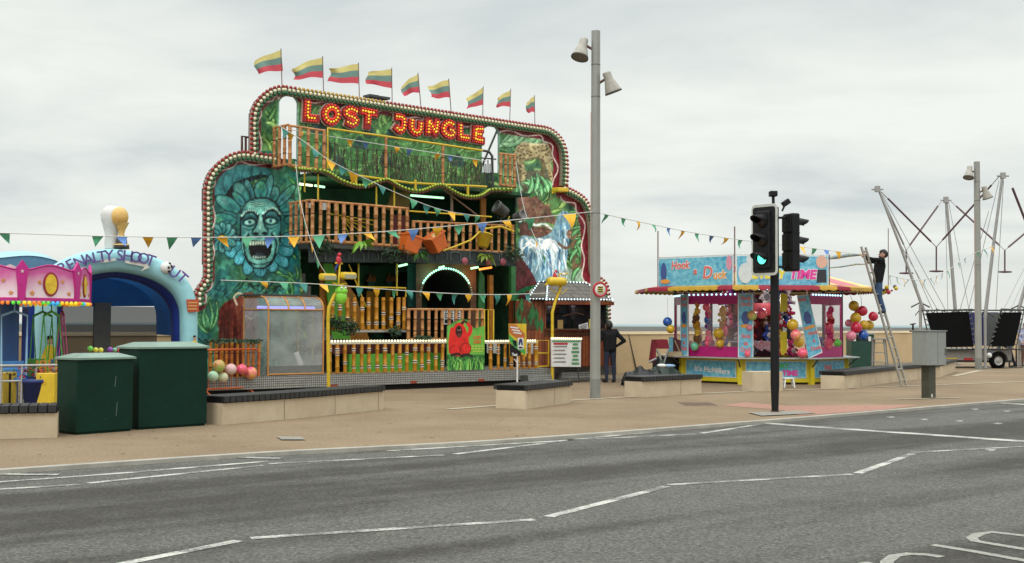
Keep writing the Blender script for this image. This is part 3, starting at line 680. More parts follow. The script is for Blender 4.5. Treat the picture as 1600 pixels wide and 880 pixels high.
cv.ell(904, 386, 10, 17, BR, rot=8); cv.ell(893, 366, 7.5, 8, BR); cv.ell(891, 368, 4.4, 5, (140, 108, 84)); cv.stroke([(896, 380), (884, 388), (872, 380)], BR, 5, 3.5); cv.stroke([(908, 398), (918, 404), (908, 412), (896, 418)], BR, 7, 4); cv.stroke([(912, 380), (922, 396), (920, 410), (905, 420)], (84, 60, 46), 4, 2); cv.ell(889.5, 366.5, 1, 1, TK)
for k in range(20): cv.leaf(rs.uniform(905, 925), rs.uniform(320, 430), rs.uniform(16, 30), rs.uniform(60, 240), 5, (78, 142, 88), (150, 196, 140))
cv.stroke([(806, 462), (822, 452), (846, 448), (880, 444)], (40, 96, 62), 8, 6)
cv.ell(832, 462, 6, 11, (176, 180, 160)); cv.ell(834, 462, 3.6, 8, (150, 40, 36)); cv.ell(836, 455, 3, 3, (70, 120, 80))
# ---- maroon trim with a pale line inside the light strips
OUT_L = [(304, 476), (304, 458), (309, 447), (316, 438), (317.5, 425), (317, 380), (317, 330), (317, 300), (320, 283), (330, 264), (350, 247), (368, 240), (385, 239.5), (410, 243), (436, 247)]
OUT_T = [(389.5, 241), (389.5, 215), (389.5, 190), (392, 172), (400, 157), (414, 144), (426, 138.5), (438, 137), (460, 140.2), (640, 168), (820, 195.6), (846, 199.5), (860, 205), (873, 218), (880, 235), (882, 255), (882, 275), (881, 292)]
OUT_R = [(882, 294), (896, 301), (910, 311), (919, 328), (924, 350), (926, 380), (926, 400), (927, 424), (932, 433), (941, 441), (946, 452), (947.5, 475), (948, 510)]
def sp_ol(P_): return spline(P_, 5)
def inner(P_, off):
    o = []
    for i, p in enumerate(P_):
        a, b = P_[max(i - 1, 0)], P_[min(i + 1, len(P_) - 1)]; dx_, dy_ = b[0] - a[0], b[1] - a[1]; L = math.hypot(dx_, dy_) or 1
        o.append((p[0] - dy_ / L * off, p[1] + dx_ / L * off))
    return o
for P_ in (OUT_L, OUT_T, OUT_R):
    q = inner(sp_ol(P_), 15); L = 0; pts = []
    for i, p in enumerate(q):
        L += math.hypot(p[0] - q[i - 1][0], p[1] - q[i - 1][1]) if i else 0
    den = []
    for i in range(len(q) - 1):
        k = max(1, int(math.hypot(q[i + 1][0] - q[i][0], q[i + 1][1] - q[i][1]) / 4))
        for j in range(k): den.append((q[i][0] + (q[i + 1][0] - q[i][0]) * j / k, q[i][1] + (q[i + 1][1] - q[i][1]) * j / k))
    cv.stroke(inner(sp_ol(P_), 8), (104, 24, 38), 20, sp=False)
    wav = inner(den, 0); ww = []
    for i, p in enumerate(den):
        a, b = den[max(i - 1, 0)], den[min(i + 1, len(den) - 1)]; dx_, dy_ = b[0] - a[0], b[1] - a[1]; l_ = math.hypot(dx_, dy_) or 1; o_ = 3.2 * math.sin(i * .55) + 1.6 * math.sin(i * .23)
        ww.append((p[0] - dy_ / l_ * o_, p[1] + dx_ / l_ * o_))
    cv.stroke(ww, (196, 186, 176), 1.8, sp=False)
def arch_hole(x0, x1, yt, yb):
    c = (x0 + x1) / 2; r = (x1 - x0) / 2; return [(x0, yb), (x0, yt + r)] + [(c - r * math.cos(R(a)), yt + r - r * math.sin(R(a))) for a in range(15, 180, 15)] + [(x1, yt + r), (x1, yb)]
H1, H2 = arch_hole(436, 465, 149.5, 258), arch_hole(753.5, 779, 197, 270)
for H_ in (H1, H2): cv.stroke(H_, (110, 150, 130), 3, sp=False)
PL = sp_ol(OUT_L) + [(470, 250), (470, 420), (488, 640), (290, 640), (290, 480)]
PT = sp_ol(OUT_T)[::1] + [(805, 292), (805, 300), (767, 300), (732, 308), (693, 292), (656, 299), (624, 292), (562, 291), (507, 268), (462, 262), (436, 262), (436, 247), (389.5, 247)]
PR = [(806, 292), (881, 292)] + sp_ol(OUT_R) + [(948, 620), (806, 620)]
fa, fb_, fc_ = cv.noise(.09, 8, 2), cv.noise(.22, 9, 3), cv.noise(.7, 10, 2)
gx = np.gradient(cv.noise(.16, 12, 2), axis=1); hatch = np.sin((cv.U * 1.0 + cv.Z * .6 + fb_ * .7) * 60)
cv.rgb = np.clip(cv.rgb * (.50 + .30 * fa + .46 * fb_ + .26 * fc_)[..., None] * (1 + .05 * hatch)[..., None] + gx[..., None] * .5, 0, 1)
lum = cv.rgb.mean(2, keepdims=True); cv.rgb = np.clip(lum + (cv.rgb - lum) * .94, 0, 1); cv.rgb = np.clip((cv.rgb - .36) * 1.15 + .36, 0.02, 1)
cv.panel('painted_wall', PL, ride, label='left wing painted with a blue green stone face ringed by petals')
cv.panel('painted_wall', PT, ride, holes=[H1, H2], label='upper wall painted with jungle leaves and a leopard')
cv.panel('painted_wall', PR, ride, label='right wing painted with a waterfall, rocks and a monkey')
# ------------------------------------------------------------------ light strips
def wpts(P_, d): return [RF.W(x, y, d) for x, y in P_]
mb = MB(); rows = {'r': MB(), 'w': MB(), 'g': MB(), 'y': MB()}
for P_ in (OUT_L, OUT_T, OUT_R):
    S_ = sp_ol(P_); O = [RF.inv(x, y) for x, y in S_]
    def offp(o):
        q = []
        for i, p in enumerate(O):
            a, b = O[max(i - 1, 0)], O[min(i + 1, len(O) - 1)]; dx_, dy_ = b[0] - a[0], b[1] - a[1]; l_ = math.hypot(dx_, dy_) or 1
            q.append((p[0] + dy_ / l_ * o, p[1] - dx_ / l_ * o))
        return q
    A, B = offp(0.0), offp(.19)
    for i in range(len(O) - 1):
        mb.hexa([RF.P(*B[i], .0), RF.P(*B[i + 1], .0), RF.P(*B[i + 1], .10), RF.P(*B[i], .10), RF.P(*A[i], .0), RF.P(*A[i + 1], .0), RF.P(*A[i + 1], .10), RF.P(*A[i], .10)])
    for key, o, d in (('r', -.01, .12), ('w', .065, .13), ('g', .14, .13)):
        Q = offp(o); acc = 0.0; cnt = 0
        for i in range(len(Q) - 1):
            seg = math.hypot(Q[i + 1][0] - Q[i][0], Q[i + 1][1] - Q[i][1])
            while acc < seg:
                t = acc / seg; p = RF.P(Q[i][0] + (Q[i + 1][0] - Q[i][0]) * t, Q[i][1] + (Q[i + 1][1] - Q[i][1]) * t, d)
                kk = key
                if key == 'r' and (cnt // 22) % 4 == 1 and P_ is OUT_T: kk = 'y'
                rows[kk].sphere(p, .045, 6, 5, 0, (1, 1, 1)); acc += .118; cnt += 1
            acc -= seg
ls = mb.build('light_strip', mat('strip_board', (.26, .24, .17), .6), ride)
for k, m in (('r', M_BRED), ('w', M_BWHT), ('g', M_BGRN), ('y', M_BYEL)):
    rows[k].build('bulb_row', m, ride, kind='stuff')
# ------------------------------------------------------------------ sign letters
M_LRED = mat('letter_red', (.34, .012, .008), .4); M_LBR = mat('red_lamp', (.75, .05, .04), .3, emit=.45, ecol=(1, .06, .04)); M_LYE = mat('yellow_lamp', (.9, .65, .05), .3, emit=.6, ecol=(1, .62, .03))
M_LOUT = mat('letter_outline', (.55, .42, .36), .5)
def ringp(cx, cy, rx, ry, n=18): return [(cx + rx * math.cos(2 * math.pi * k / n), cy + ry * math.sin(2 * math.pi * k / n)) for k in range(n + 1)]
LET = {'L': [[(477, 161), (475.7, 185), (491, 186.5)]], 'O': [ringp(513.7, 180, 10, 11.5)], 'S': [[(552.5, 175.5), (544, 171.5), (536.5, 175), (538, 181), (547, 184.5), (552.5, 190), (546.5, 195.5), (537.5, 191.5)]],
       'T': [[(562, 174), (583, 178)], [(571.5, 177), (570.5, 197)]], 'J': [[(615, 183), (626, 186), (626.3, 200), (620.5, 205), (613.5, 199)]], 'U': [[(639.5, 189), (638.8, 202), (645.5, 208.5), (652, 205), (653, 191)]],
       'N': [[(664.8, 207.6), (665.5, 189.5), (676.5, 209), (679, 190)]], 'G': [[(703, 195.5), (696.6, 192.4), (689.6, 197.5), (688.6, 205.5), (694, 211.5), (701.5, 213), (704.5, 206.5), (697.5, 203.5)]],
       'L.': [[(715, 197), (714.8, 215), (727, 217)]], 'E': [[(748.7, 203), (739, 202), (738, 218.5), (750, 220.5)], [(738.5, 210), (746.5, 211)]]}
for ch, strokes in LET.items():
    curved = ch[0] in 'OSJUG'
    S3 = []
    for s_ in strokes:
        q = s_ if (not curved or ch == 'O') else spline(s_, 4); S3.append([RF.inv(x, y) for x, y in q])
    def sdist(u, z): 
        return min(dist2seg(np.array(u), np.array(z), *q[i], *q[i + 1])[0] for q in S3 for i in range(len(q) - 1))
    body, outl, yb, rb = MB(), MB(), MB(), MB(); idx = 0
    HW = .092
    for q in S3:
        for i in range(len(q) - 1):
            (a, b), (c, d_) = q[i], q[i + 1]; dx_, dy_ = c - a, d_ - b; l_ = math.hypot(dx_, dy_); tx, ty = dx_ / l_, dy_ / l_; nx, ny = -ty, tx
            e0 = .0 if curved else HW * .95; ov = .03 if curved else e0
            for mbx, hw, d1, ex in ((body, HW, .11 + idx * .0017, ov), (outl, HW + .026, .05 + idx * .0011, ov + .026)):
                A = [(a - tx * ex - nx * hw, b - ty * ex - ny * hw), (c + tx * ex - nx * hw, d_ + ty * ex - ny * hw), (c + tx * ex + nx * hw, d_ + ty * ex + ny * hw), (a - tx * ex + nx * hw, b - ty * ex + ny * hw)]
                mbx.hexa([RF.P(*p, .01) for p in A] + [RF.P(*p, d1) for p in A])
            idx += 1
        # lamps
        acc = 0; L = 0
        for i in range(len(q) - 1):
            (a, b), (c, d_) = q[i], q[i + 1]; seg = math.hypot(c - a, d_ - b)
            while acc < seg:
                t = acc / seg; p = (a + (c - a) * t, b + (d_ - b) * t); yb.sphere(RF.P(*p, .15), .026, 7, 5); acc += .082
            acc -= seg
        for sg in (-1, 1):
            acc = 0
            for i in range(len(q) - 1):
                (a, b), (c, d_) = q[i], q[i + 1]; seg = math.hypot(c - a, d_ - b); nx, ny = -(d_ - b) / seg * sg, (c - a) / seg * sg
                while acc < seg:
                    t = acc / seg; p = (a + (c - a) * t + nx * .066, b + (d_ - b) * t + ny * .066)
                    if sdist(*p) > .058: rb.sphere(RF.P(*p, .14), .021, 6, 4)
                    acc += .068
                acc -= seg
    o = body.build('letter', M_LRED, ride); outl.build('letter_outline', M_LOUT, o); yb.build('yellow_lamps', M_LYE, o); rb.build('red_lamps', M_LBR, o)
# ------------------------------------------------------------------ body behind the front
uL = RF.inv(466, 300)[0]; uR = RF.inv(806, 300)[0]; uE = RF.inv(944, 500)[0]; uS = RF.inv(300, 500)[0]
def Z(px, py, d): return RF.inv(px, py, d)[1]
def U(px, py, d): return RF.inv(px, py, d)[0]
zDeck = Z(600, 583, DF); zMid = Z(560, 382, 1.0); zMidR = Z(720, 394, .75); zUp = Z(480, 266, .75)
BK = -2.25
mb = MB(); mb.fbox(RF, uL - .9, uE - .3, .35, zUp + .3, BK - .06, BK); mb.build('back_wall', M_DKGRN, ride)
mb = MB(); mb.fbox(RF, uL - .9, uL - .84, .3, zMid + 1.2, BK, -.06); mb.fbox(RF, uE - .3, uE - .24, .3, zMid + .9, BK, -.06); build_each(mb, 'side_wall', M_DKGRN, ride)
mb = MB(); mb.fbox(RF, uL - .05, uL, .3, zUp, BK, -.06); mb.fbox(RF, uR, uR + .05, .3, zUp, BK, -.06); build_each(mb, 'partition', M_DKGRN, ride)
# checker plate skirt and decks
m = bpy.data.materials.new('checker_plate'); m.use_nodes = True; t = m.node_tree; b = t.nodes['Principled BSDF']
co = N(t, 'ShaderNodeTexCoord'); dt = N(t, 'ShaderNodeVectorMath', operation='DOT_PRODUCT'); dt.inputs[1].default_value = tuple(RF.u); t.links.new(co.outputs['Object'], dt.inputs[0])
sp_ = N(t, 'ShaderNodeSeparateXYZ'); t.links.new(co.outputs['Object'], sp_.inputs[0]); cb = N(t, 'ShaderNodeCombineXYZ'); t.links.new(dt.outputs['Value'], cb.inputs[0]); t.links.new(sp_.outputs['Z'], cb.inputs[1])
br = N(t, 'ShaderNodeTexBrick', Scale=1.0); br.offset = 0.0; br.inputs['Brick Width'].default_value = .052; br.inputs['Row Height'].default_value = .052; br.inputs['Mortar Size'].default_value = .009; br.inputs['Mortar Smooth'].default_value = .4
br.inputs['Color1'].default_value = (.46, .46, .44, 1); br.inputs['Color2'].default_value = (.38, .38, .36, 1); br.inputs['Mortar'].default_value = (.11, .11, .10, 1)
t.links.new(cb.outputs[0], br.inputs['Vector']); t.links.new(br.outputs['Color'], b.inputs['Base Color']); b.inputs['Metallic'].default_value = .35; b.inputs['Roughness'].default_value = .5
bp = N(t, 'ShaderNodeBump', Strength=.6, Distance=.01, invert=True); t.links.new(br.outputs['Fac'], bp.inputs['Height']); t.links.new(bp.outputs[0], b.inputs['Normal'])
M_CHK = m
uD0 = U(325, 600, DF); uD1 = U(866, 590, DF)
mb = MB(); mb.fbox(RF, uD0, uD1, .13, zDeck, DF - .04, DF); mb.fbox(RF, uD1, uE - .1, .13, zDeck, .55, .6); build_each(mb, 'skirt', M_CHK, ride)
mb = MB(); mb.fbox(RF, uD0 + .05, uD1 - .05, 0, .13, DF - .45, DF - .1); mb.fbox(RF, uD0 + .1, uD1 - .1, 0, .13, .2, .5); build_each(mb, 'shadow_gap_block', M_BLACK, ride)  # black blocks put in for the ground shadow in the gap below the skirt
mb = MB(); mb.fbox(RF, uS + 1.6, uD1, zDeck - .05, zDeck + .003, BK, DF - .042); mb.fbox(RF, uD1, uE - .3, zDeck - .05, zDeck + .003, BK, .55); build_each(mb, 'deck', M_METAL, ride)
for px, py in ((522, 603), (646, 597), (752, 594)):
    mb = MB(); u, z = RF.inv(px, py, DF); mb.fbox(RF, u - .09, u + .09, z - .03, z + .03, DF, DF + .02); mb.build('side_reflector', mat('reflector', (.30, .05, .02), .3), ride)
# interior floors
M_FLOOR = mat('floor_steel', (.06, .06, .055), .6)
mb = MB(); mb.fbox(RF, uL, uR, zMid - .12, zMid, BK, -.06); mb.fbox(RF, uL, U(640, 388, 1.0), zMid - .12, zMid, -.06, 1.0); mb.fbox(RF, U(640, 388, 1.0), U(803, 394, .72), zMid - .12, zMid, -.06, .72); mb.build('middle_floor', M_FLOOR, ride)
mb = MB(); mb.fbox(RF, uL, uR, zUp - .10, zUp - .02, BK, .6); mb.build('upper_floor', M_DKGRN, ride)
# interior scenery seen through the gaps
M_LIME = mat('lime_board', (.12, .42, .04), .6, var=.2); M_TEAL = mat('teal_board', (.02, .09, .09), .7, var=.4, scale=4); M_BRN = mat('brown_board', (.12, .05, .02), .7, var=.4, scale=5, col2=(.05, .02, .01)); M_ORG = mat('orange_board', (.42, .16, .015), .6, var=.3, scale=4)
M_GRNB = mat('green_board', (.03, .17, .05), .6, var=.35, scale=5)
def pboard(name, pts, d, m, th=.04, parent=ride, label=None, mi=0):
    mb = MB(); mb.prism([RF.W(x, y, d) for x, y in pts], -RF.n * th); return mb.build(name, m, parent, label)
pboard('scenery_board', [(470, 292), (640, 300), (640, 330), (470, 312)], -1.2, M_DKGRN)
pboard('rock_fascia', [(484, 377), (640, 388), (805, 396), (805, 416), (740, 414), (640, 410), (484, 410)], .82, mat('rock_paint', (.045, .062, .062), .8, var=.6, scale=5, col2=(.015, .02, .022)), .06)
# painted grey arches on the fascia
mb = MB()
for k, x in enumerate((500, 517, 537, 560, 583, 604, 628, 660, 690, 712, 742, 772, 792)):
    yb_ = 408 if k % 2 else 406
    q = [(x - 8, yb_), (x - 8, yb_ - 12), (x - 4, yb_ - 17 + k * .3), (x + 4, yb_ - 16 + k * .3), (x + 8, yb_ - 10), (x + 8, yb_)]
    mb.tube([RF.W(a, b_, .835) for a, b_ in q], .014, 5)
build_each(mb, 'painted_arch', mat('rock_line', (.12, .14, .14), .8), ride)
for x, y in ((726, 408), (763, 409), (786, 409)):
    mb = MB(); mb.lathe(RF.W(x, y, .83), [(.0, .05), (.03, .05), (.05, .035), (.09, .03), (.10, .0)], RF.n, 12); mb.build('painted_spiral', mat('pink_paint', (.40, .10, .13), .6), ride)
# lower centre
pboard('scenery_board', [(500, 412), (520, 412), (556, 462), (580, 540), (500, 540)], -.4, M_ORG); pboard('scenery_board', [(505, 412), (519, 412), (534, 455), (548, 530), (520, 530)], -.3, M_LIME)
pboard('scenery_board', [(560, 415), (625, 415), (625, 530), (560, 530)], -1.6, M_DKGRN)
for x in (580, 610):
    pboard('scenery_torch', [(x - 6, 455), (x + 6, 455), (x + 5, 440), (x - 5, 440)], -1.4, M_TEAL); pboard('scenery_flame', [(x - 8, 440), (x + 8, 440), (x + 6, 430), (x + 2, 436), (x - 1, 426), (x - 4, 434)], -1.35, mat('dark_orange', (.22, .06, .015), .6))
    pboard('scenery_board', [(x - 9, 520), (x + 9, 520), (x + 7, 455), (x - 7, 455)], -1.3, M_ORG)
# tunnel front with an arched dark mouth
def arc_px(cx, cy, rx, ry, a0, a1, n=16): return [(cx + rx * math.cos(R(a0 + (a1 - a0) * k / n)), cy - ry * math.sin(R(a0 + (a1 - a0) * k / n))) for k in range(n + 1)]
mb = MB(); d_ = .15; A_ = arc_px(697, 462, 38, 40, 180, 0, 16)
A_ = [(659, 535)] + A_ + [(735, 535)]
for i in range(len(A_) - 1):
    a, c = A_[i], A_[i + 1]; ta, tc_ = (a[0], 412), (c[0], 412)
    if abs(a[0] - c[0]) < .5: continue
    mb.hexa([RF.W(*a, d_ - .08), RF.W(*c, d_ - .08), RF.W(*c, d_), RF.W(*a, d_), RF.W(*ta, d_ - .08), RF.W(*tc_, d_ - .08), RF.W(*tc_, d_), RF.W(*ta, d_)])
for x0, x1 in ((650, 659), (735, 744)):
    mb.hexa([RF.W(x0, 540, d_ - .08), RF.W(x1, 540, d_ - .08), RF.W(x1, 540, d_), RF.W(x0, 540, d_), RF.W(x0, 412, d_ - .08), RF.W(x1, 412, d_ - .08), RF.W(x1, 412, d_), RF.W(x0, 412, d_)])
mb.build('tunnel_front', M_BRN, ride)
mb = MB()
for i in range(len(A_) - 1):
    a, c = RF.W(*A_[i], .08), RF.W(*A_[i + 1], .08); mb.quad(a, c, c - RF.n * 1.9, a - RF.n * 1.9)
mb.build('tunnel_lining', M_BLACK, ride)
mb = MB(); mbd = MB(); M_GLED = mat('green_led', (.5, .95, .75), .3, emit=2.2, ecol=(.35, 1, .7))
for k in range(33):
    a = 180 - k * 180 / 32; p = RF.W(697 + 40.5 * math.cos(R(a)), 462 - 42.5 * math.sin(R(a)), .17)
    (mb if 28 < a < 152 and not 85 < a - 0 < 60 else mbd).sphere(p, .026, 6, 5)
mb.build('tunnel_lights', M_GLED, ride); mbd.build('unlit_tunnel_lights', mat('dull_bulb', (.3, .3, .27), .4), ride)
pboard('scenery_pillar', [(750, 420), (757, 432), (759, 535), (747, 535), (748, 440)], -.3, M_GRNB, .1); pboard('scenery_pillar', [(765, 430), (771, 430), (771, 535), (765, 535)], -.2, M_ORG, .1)
pboard('scenery_pillar', [(799, 416), (806, 416), (806, 560), (799, 560)], .1, M_GRNB, .1); pboard('scenery_board', [(772, 420), (800, 420), (800, 560), (772, 560)], -1.0, M_BRN)
pboard('scenery_pillar', [(640, 412), (650, 412), (650, 480), (640, 480)], -.1, M_TEAL, .1)
# low lime wall behind the front rail
mb = MB(); a = U(546, 570, .9); c = U(690, 570, .9); mb.fbox(RF, a, c, zDeck, Z(600, 553, .9), .8, .9); mb.build('low_wall', M_LIME, ride)
mb = MB(); mb.fbox(RF, a - .6, c + .2, Z(600, 552, .7), Z(600, 537, .7), .5, .6); mb.build('maroon_bench', mat('maroon_board', (.10, .015, .015), .6, var=.4), ride)
mb = MB(); mb.fbox(RF, uL + .1, U(700, 545, .6), Z(600, 545, .6), Z(600, 532, .6), -1.5, .55); mb.build('tier_floor', M_BRN, ride)
# windows / posters behind the right rail
mb = MB()
for x0, x1, y0, y1 in ((761, 765, 537, 552), (771, 777, 537, 552), (822, 833, 535, 553)):
    mb.prism([RF.W(x0, y1, .9), RF.W(x1, y1, .9), RF.W(x1, y0, .9), RF.W(x0, y0, .9)], -RF.n * .02)
build_each(mb, 'notice', mat('notice_white', (.5, .5, .48), .6, var=.3, scale=30), ride)
# white lettered height board behind the middle rail (vertical words)
mb = MB()
for x in (697, 706, 716): 
    mb.prism([RF.W(x - 3.6, 507, .6), RF.W(x + 3.6, 507, .6), RF.W(x + 3.6, 485, .6), RF.W(x - 3.6, 485, .6)], -RF.n * .02)
o = mb.build('rules_board', M_WHITE, ride)
mb = MB()
for x, s_ in ((697, 'RIDE'), (706, 'PARK'), (716, 'KEEP')):
    mb.prism([RF.W(x - 2.2, 505, .605), RF.W(x + 2.2, 505, .605), RF.W(x + 2.2, 499, .605), RF.W(x - 2.2, 499, .605)], RF.n * .004)
    for k in range(4): mb.prism([RF.W(x - 2.2, 497 - k * 3, .605), RF.W(x + 2.2 - k % 2, 497 - k * 3, .605), RF.W(x + 2.2 - k % 2, 495.5 - k * 3, .605), RF.W(x - 2.2, 495.5 - k * 3, .605)], RF.n * .004)
mb.build('board_marks', M_BLACK, o)
# ------------------------------------------------------------------ bamboo railings
def bamboo(p0, p1, r, seed, bands=False, mats=None):
    mb = MB(); p0, p1 = Vector(p0), Vector(p1); L = (p1 - p0).length; rr = random.Random(seed); pts = [p0]; rad = [r]; t = rr.uniform(.12, .3)
    k = rr.uniform(-.01, .01)
    while t < L - .05:
        for dt_, f in ((-.02, .93), (0, 1.18), (.02, .93)): pts.append(p0 + (p1 - p0) * ((t + dt_) / L)); rad.append(r * f)
        t += rr.uniform(.24, .34)
    pts.append(p1); rad.append(r * .96)
    mb.tube(pts, rad, 8)
    if bands:
        for z_ in sorted(rr.sample([.2, .35, .5, .65, .8], 1 + seed % 2)):
            q = p0 + (p1 - p0) * z_; up = (p1 - p0).normalized()
            for s_, mi in ((-.025, 2), (0, 1), (.025, 2)): mb.lathe(q + up * s_, [(r * 1.02, -.009), (r * 1.12, -.006), (r * 1.12, .006), (r * 1.02, .009)], up, 8, mi)
    else:
        for t_ in [L * .3, L * .68]:
            q = p0 + (p1 - p0) * (t_ / L); up = (p1 - p0).normalized(); mb.lathe(q, [(r * 1.0, -.014), (r * 1.2, 0), (r * 1.0, .014)], up, 8, 1)
    return mb
def railing(label, xs, top, bot, d, r=.045, m=M_BAM, bands=False, rails=True, tr=.03, dl=0, seed=0):
    """posts at photo columns xs between the lines top and bot (each two photo points)"""
    def yl(l, x): return l[0][1] + (l[1][1] - l[0][1]) * (x - l[0][0]) / (l[1][0] - l[0][0])
    mb = MB(); x0, x1 = xs[0], xs[-1]
    if rails:
        mb.tube([RF.W(x0 - 2, yl(top, x0 - 2), d), RF.W(x1 + 2, yl(top, x1 + 2), d)], tr, 8); mb.tube([RF.W(x0 - 2, yl(bot, x0 - 2), d), RF.W(x1 + 2, yl(bot, x1 + 2), d)], tr * 1.3, 8)
    else: mb.tube([RF.W(x0, yl(bot, x0), d), RF.W(x1, yl(bot, x1), d)], .012, 6)
    ro = mb.build('railing', m, ride, label)
    for i, x in enumerate(xs):
        a = RF.W(x, yl(bot, x), d + .01); u, z = RF.inv(x, yl(top, x), d + .01); u0 = RF.inv(x, yl(bot, x), d + .01)[0]
        bamboo(a, RF.P(u0 + random.uniform(-.012, .012), z - .01, d + .01), r * random.uniform(.88, 1.1), seed + i, bands).build('bamboo_post', [m, M_NODE, M_WHITE], ro)
    return ro
def ls_(a, b, n): return [a + (b - a) * k / (n - 1) for k in range(n)]
railing('middle balcony railing, left front stretch', ls_(488, 636, 13), ((484, 313), (638, 326)), ((500, 376), (638, 386)), 1.0, .05)
# its return to the wall on the left
def side_rail(x, ytop, ybot, d0, d1, n, label, m=M_BAM):
    u = U(x, ybot, d1); z0 = Z(x, ybot, d1); z1 = Z(x, ytop, d1); mb = MB()
    for z_ in (z0, z1): mb.tube([RF.P(u, z_, d0), RF.P(u, z_, d1)], .03, 8)
    ro = mb.build('railing', m, ride, label)
    for k in range(n):
        d = d0 + (d1 - d0) * (k + .3) / n; bamboo(RF.P(u, z0, d), RF.P(u, z1, d), .042, k + 77).build('bamboo_post', [m, M_NODE, M_WHITE], ro)
side_rail(485, 313, 378, .05, 1.0, 4, 'return of the middle balcony railing at its left end')
railing('middle balcony railing, lower right stretch', ls_(646, 801, 15), ((640, 346), (803, 353)), ((640, 388), (803, 395)), .75, .045)
railing('upper balcony railing, left stretch', [453, 468, 481, 494, 506], ((450, 196), (510, 205)), ((450, 258), (510, 268)), .75, .045)
side_rail(450, 195, 257, .05, .75, 3, 'return of the upper balcony railing at its left end')
railing('upper balcony railing, right stretch', [782, 790, 797, 804], ((780, 240), (806, 243)), ((780, 289), (806, 292)), .5, .04)
railing('lower tier railing, left stretch', [519, 531, 543, 554, 566, 576, 588, 599, 611, 622, 631], ((515, 464), (633, 464)), ((515, 516), (633, 515)), .9, .05, M_BAM2, True, False)
railing('lower tier railing behind the red ape board', [638, 648, 660, 670, 681, 691, 702, 712, 722, 733, 745, 753], ((636, 483.5), (755, 484)), ((636, 531), (755, 530)), 1.15, .045, M_BAM)
railing('front railing left of the red ape board', [515, 527, 539, 552.6, 565, 576.6, 589.5, 601.5, 613, 624.6, 635.7, 648, 659, 669.6, 680.7, 691], ((510, 537), (700, 536)), ((510, 583.5), (700, 579.5)), 1.44, .05, M_BAM2, True, False)
railing('front railing right of the red ape board', [766.5, 778.5, 789, 799, 810, 818, 827, 837], ((758, 536), (840, 535)), ((758, 577.5), (840, 575)), 1.44, .046, M_BAM2, True, False)
railing('low bamboo fence beside the shelter', [329, 337, 346, 353, 362, 371, 380, 388, 395, 404], ((322, 533), (408, 533)), ((322, 592), (408, 588)), 1.3, .035, M_BAM2, False, False)
# lit strips on top of the front railing
M_LEDW = mat('warm_led', (.9, .85, .6), .3, emit=1.3, ecol=(1, .92, .6))
for (xa, xb) in ((511, 702), (757, 838)):
    mb = MB(); a, c = RF.W(xa, 533.3, 1.46), RF.W(xb, 532.2, 1.46); mb.obox((a + c) / 2 - Vector((0, 0, .045)), (RF.u, RF.n, Vector((0, 0, 1))), ((c - a).length, .06, .05)); o = mb.build('light_rail', M_CREAM, ride)
    mb = MB(); n_ = int((c - a).length / .085)
    for k in range(n_): mb.sphere(a + (c - a) * ((k + .5) / n_), .028, 6, 5)
    mb.build('lamps', M_LEDW, o)
# grey ledge below the lower tier railing
mb = MB(); a, c = RF.inv(555, 516, .92), RF.inv(634, 515, .92); mb.fbox(RF, a[0], c[0], a[1] - .05, a[1], .7, .95); mb.build('ledge', M_METAL, ride)
# ------------------------------------------------------------------ upper balcony: wavy valance with lights, nets, yellow frame
wv = [(462, 264), (485, 266), (507, 268), (520, 274), (533, 282), (548, 288), (562, 291), (576, 290), (590, 285), (604, 281), (614, 285), (624, 291), (639, 297), (656, 299), (668, 296), (680, 291), (693, 290), (707, 298), (720, 305), (732, 308), (745, 308), (755, 305), (762, 300), (770, 297), (804, 297)]
mb = MB(); mg = MB(); mrd = MB(); q = spline(wv, 3)
for i in range(len(q) - 1):
    (x0, y0), (x1, y1) = q[i], q[i + 1]; u0, z0 = RF.inv(x0, y0, .8); u1, z1 = RF.inv(x1, y1, .8)
    mb.hexa([RF.P(u0, z0 - .03, .62), RF.P(u1, z1 - .03, .62), RF.P(u1, z1 - .03, .80), RF.P(u0, z0 - .03, .80), RF.P(u0, z0 + .05, .62), RF.P(u1, z1 + .05, .62), RF.P(u1, z1 + .05, .80), RF.P(u0, z0 + .05, .80)])
mb.build('valance', mat('valance_green', (.10, .16, .02), .6), ride)
mgl = MB(); x_ = 463
ql = q; 
for i in range(len(q) - 1):
    (x0, y0), (x1, y1) = q[i], q[i + 1]; L = math.hypot(x1 - x0, y1 - y0); n_ = max(1, round(L / 5.6))
    for k in range(n_):
        x, y = x0 + (x1 - x0) * k / n_, y0 + (y1 - y0) * k / n_; mgl.sphere(RF.W(x, y - 1.5, .83), .034, 6, 5); mrd.sphere(RF.W(x, y + 3, .81), .032, 6, 5)
mgl.build('valance_bulbs', mat('lime_bulb', (.42, .52, .06), .3), ride, kind='stuff'); mrd.build('valance_bulbs', mat('brown_bulb', (.12, .03, .02), .4), ride, kind='stuff')
mb = MB(); fr_ = [(512, 264), (512, 200.5), (600, 213), (690, 226), (754, 235.5)]
mb.tube([RF.W(x, y, .75) for x, y in fr_], .028, 8); mb.tube([RF.W(x, y, .75) for x, y in [(555, 274), (640, 286), (760, 292)]], .03, 8)
for x, y in ((556, 291), (649, 298), (731, 306)): mb.tube([RF.W(x, y, .76), RF.W(x, y - 17, .76)], .035, 8)
build_each(mb, 'yellow_frame', M_STEELY, ride)
for x, y0, y1 in ((603, 213, 282), (692, 226, 290), (548, 270, 207)):
    if x != 548: bamboo(RF.W(x, y1, .74), RF.W(x, y0, .74), .04, int(x)).build('bamboo_post', [M_BAM, M_NODE, M_WHITE], ride)
mb = MB(); rr = random.Random(5)
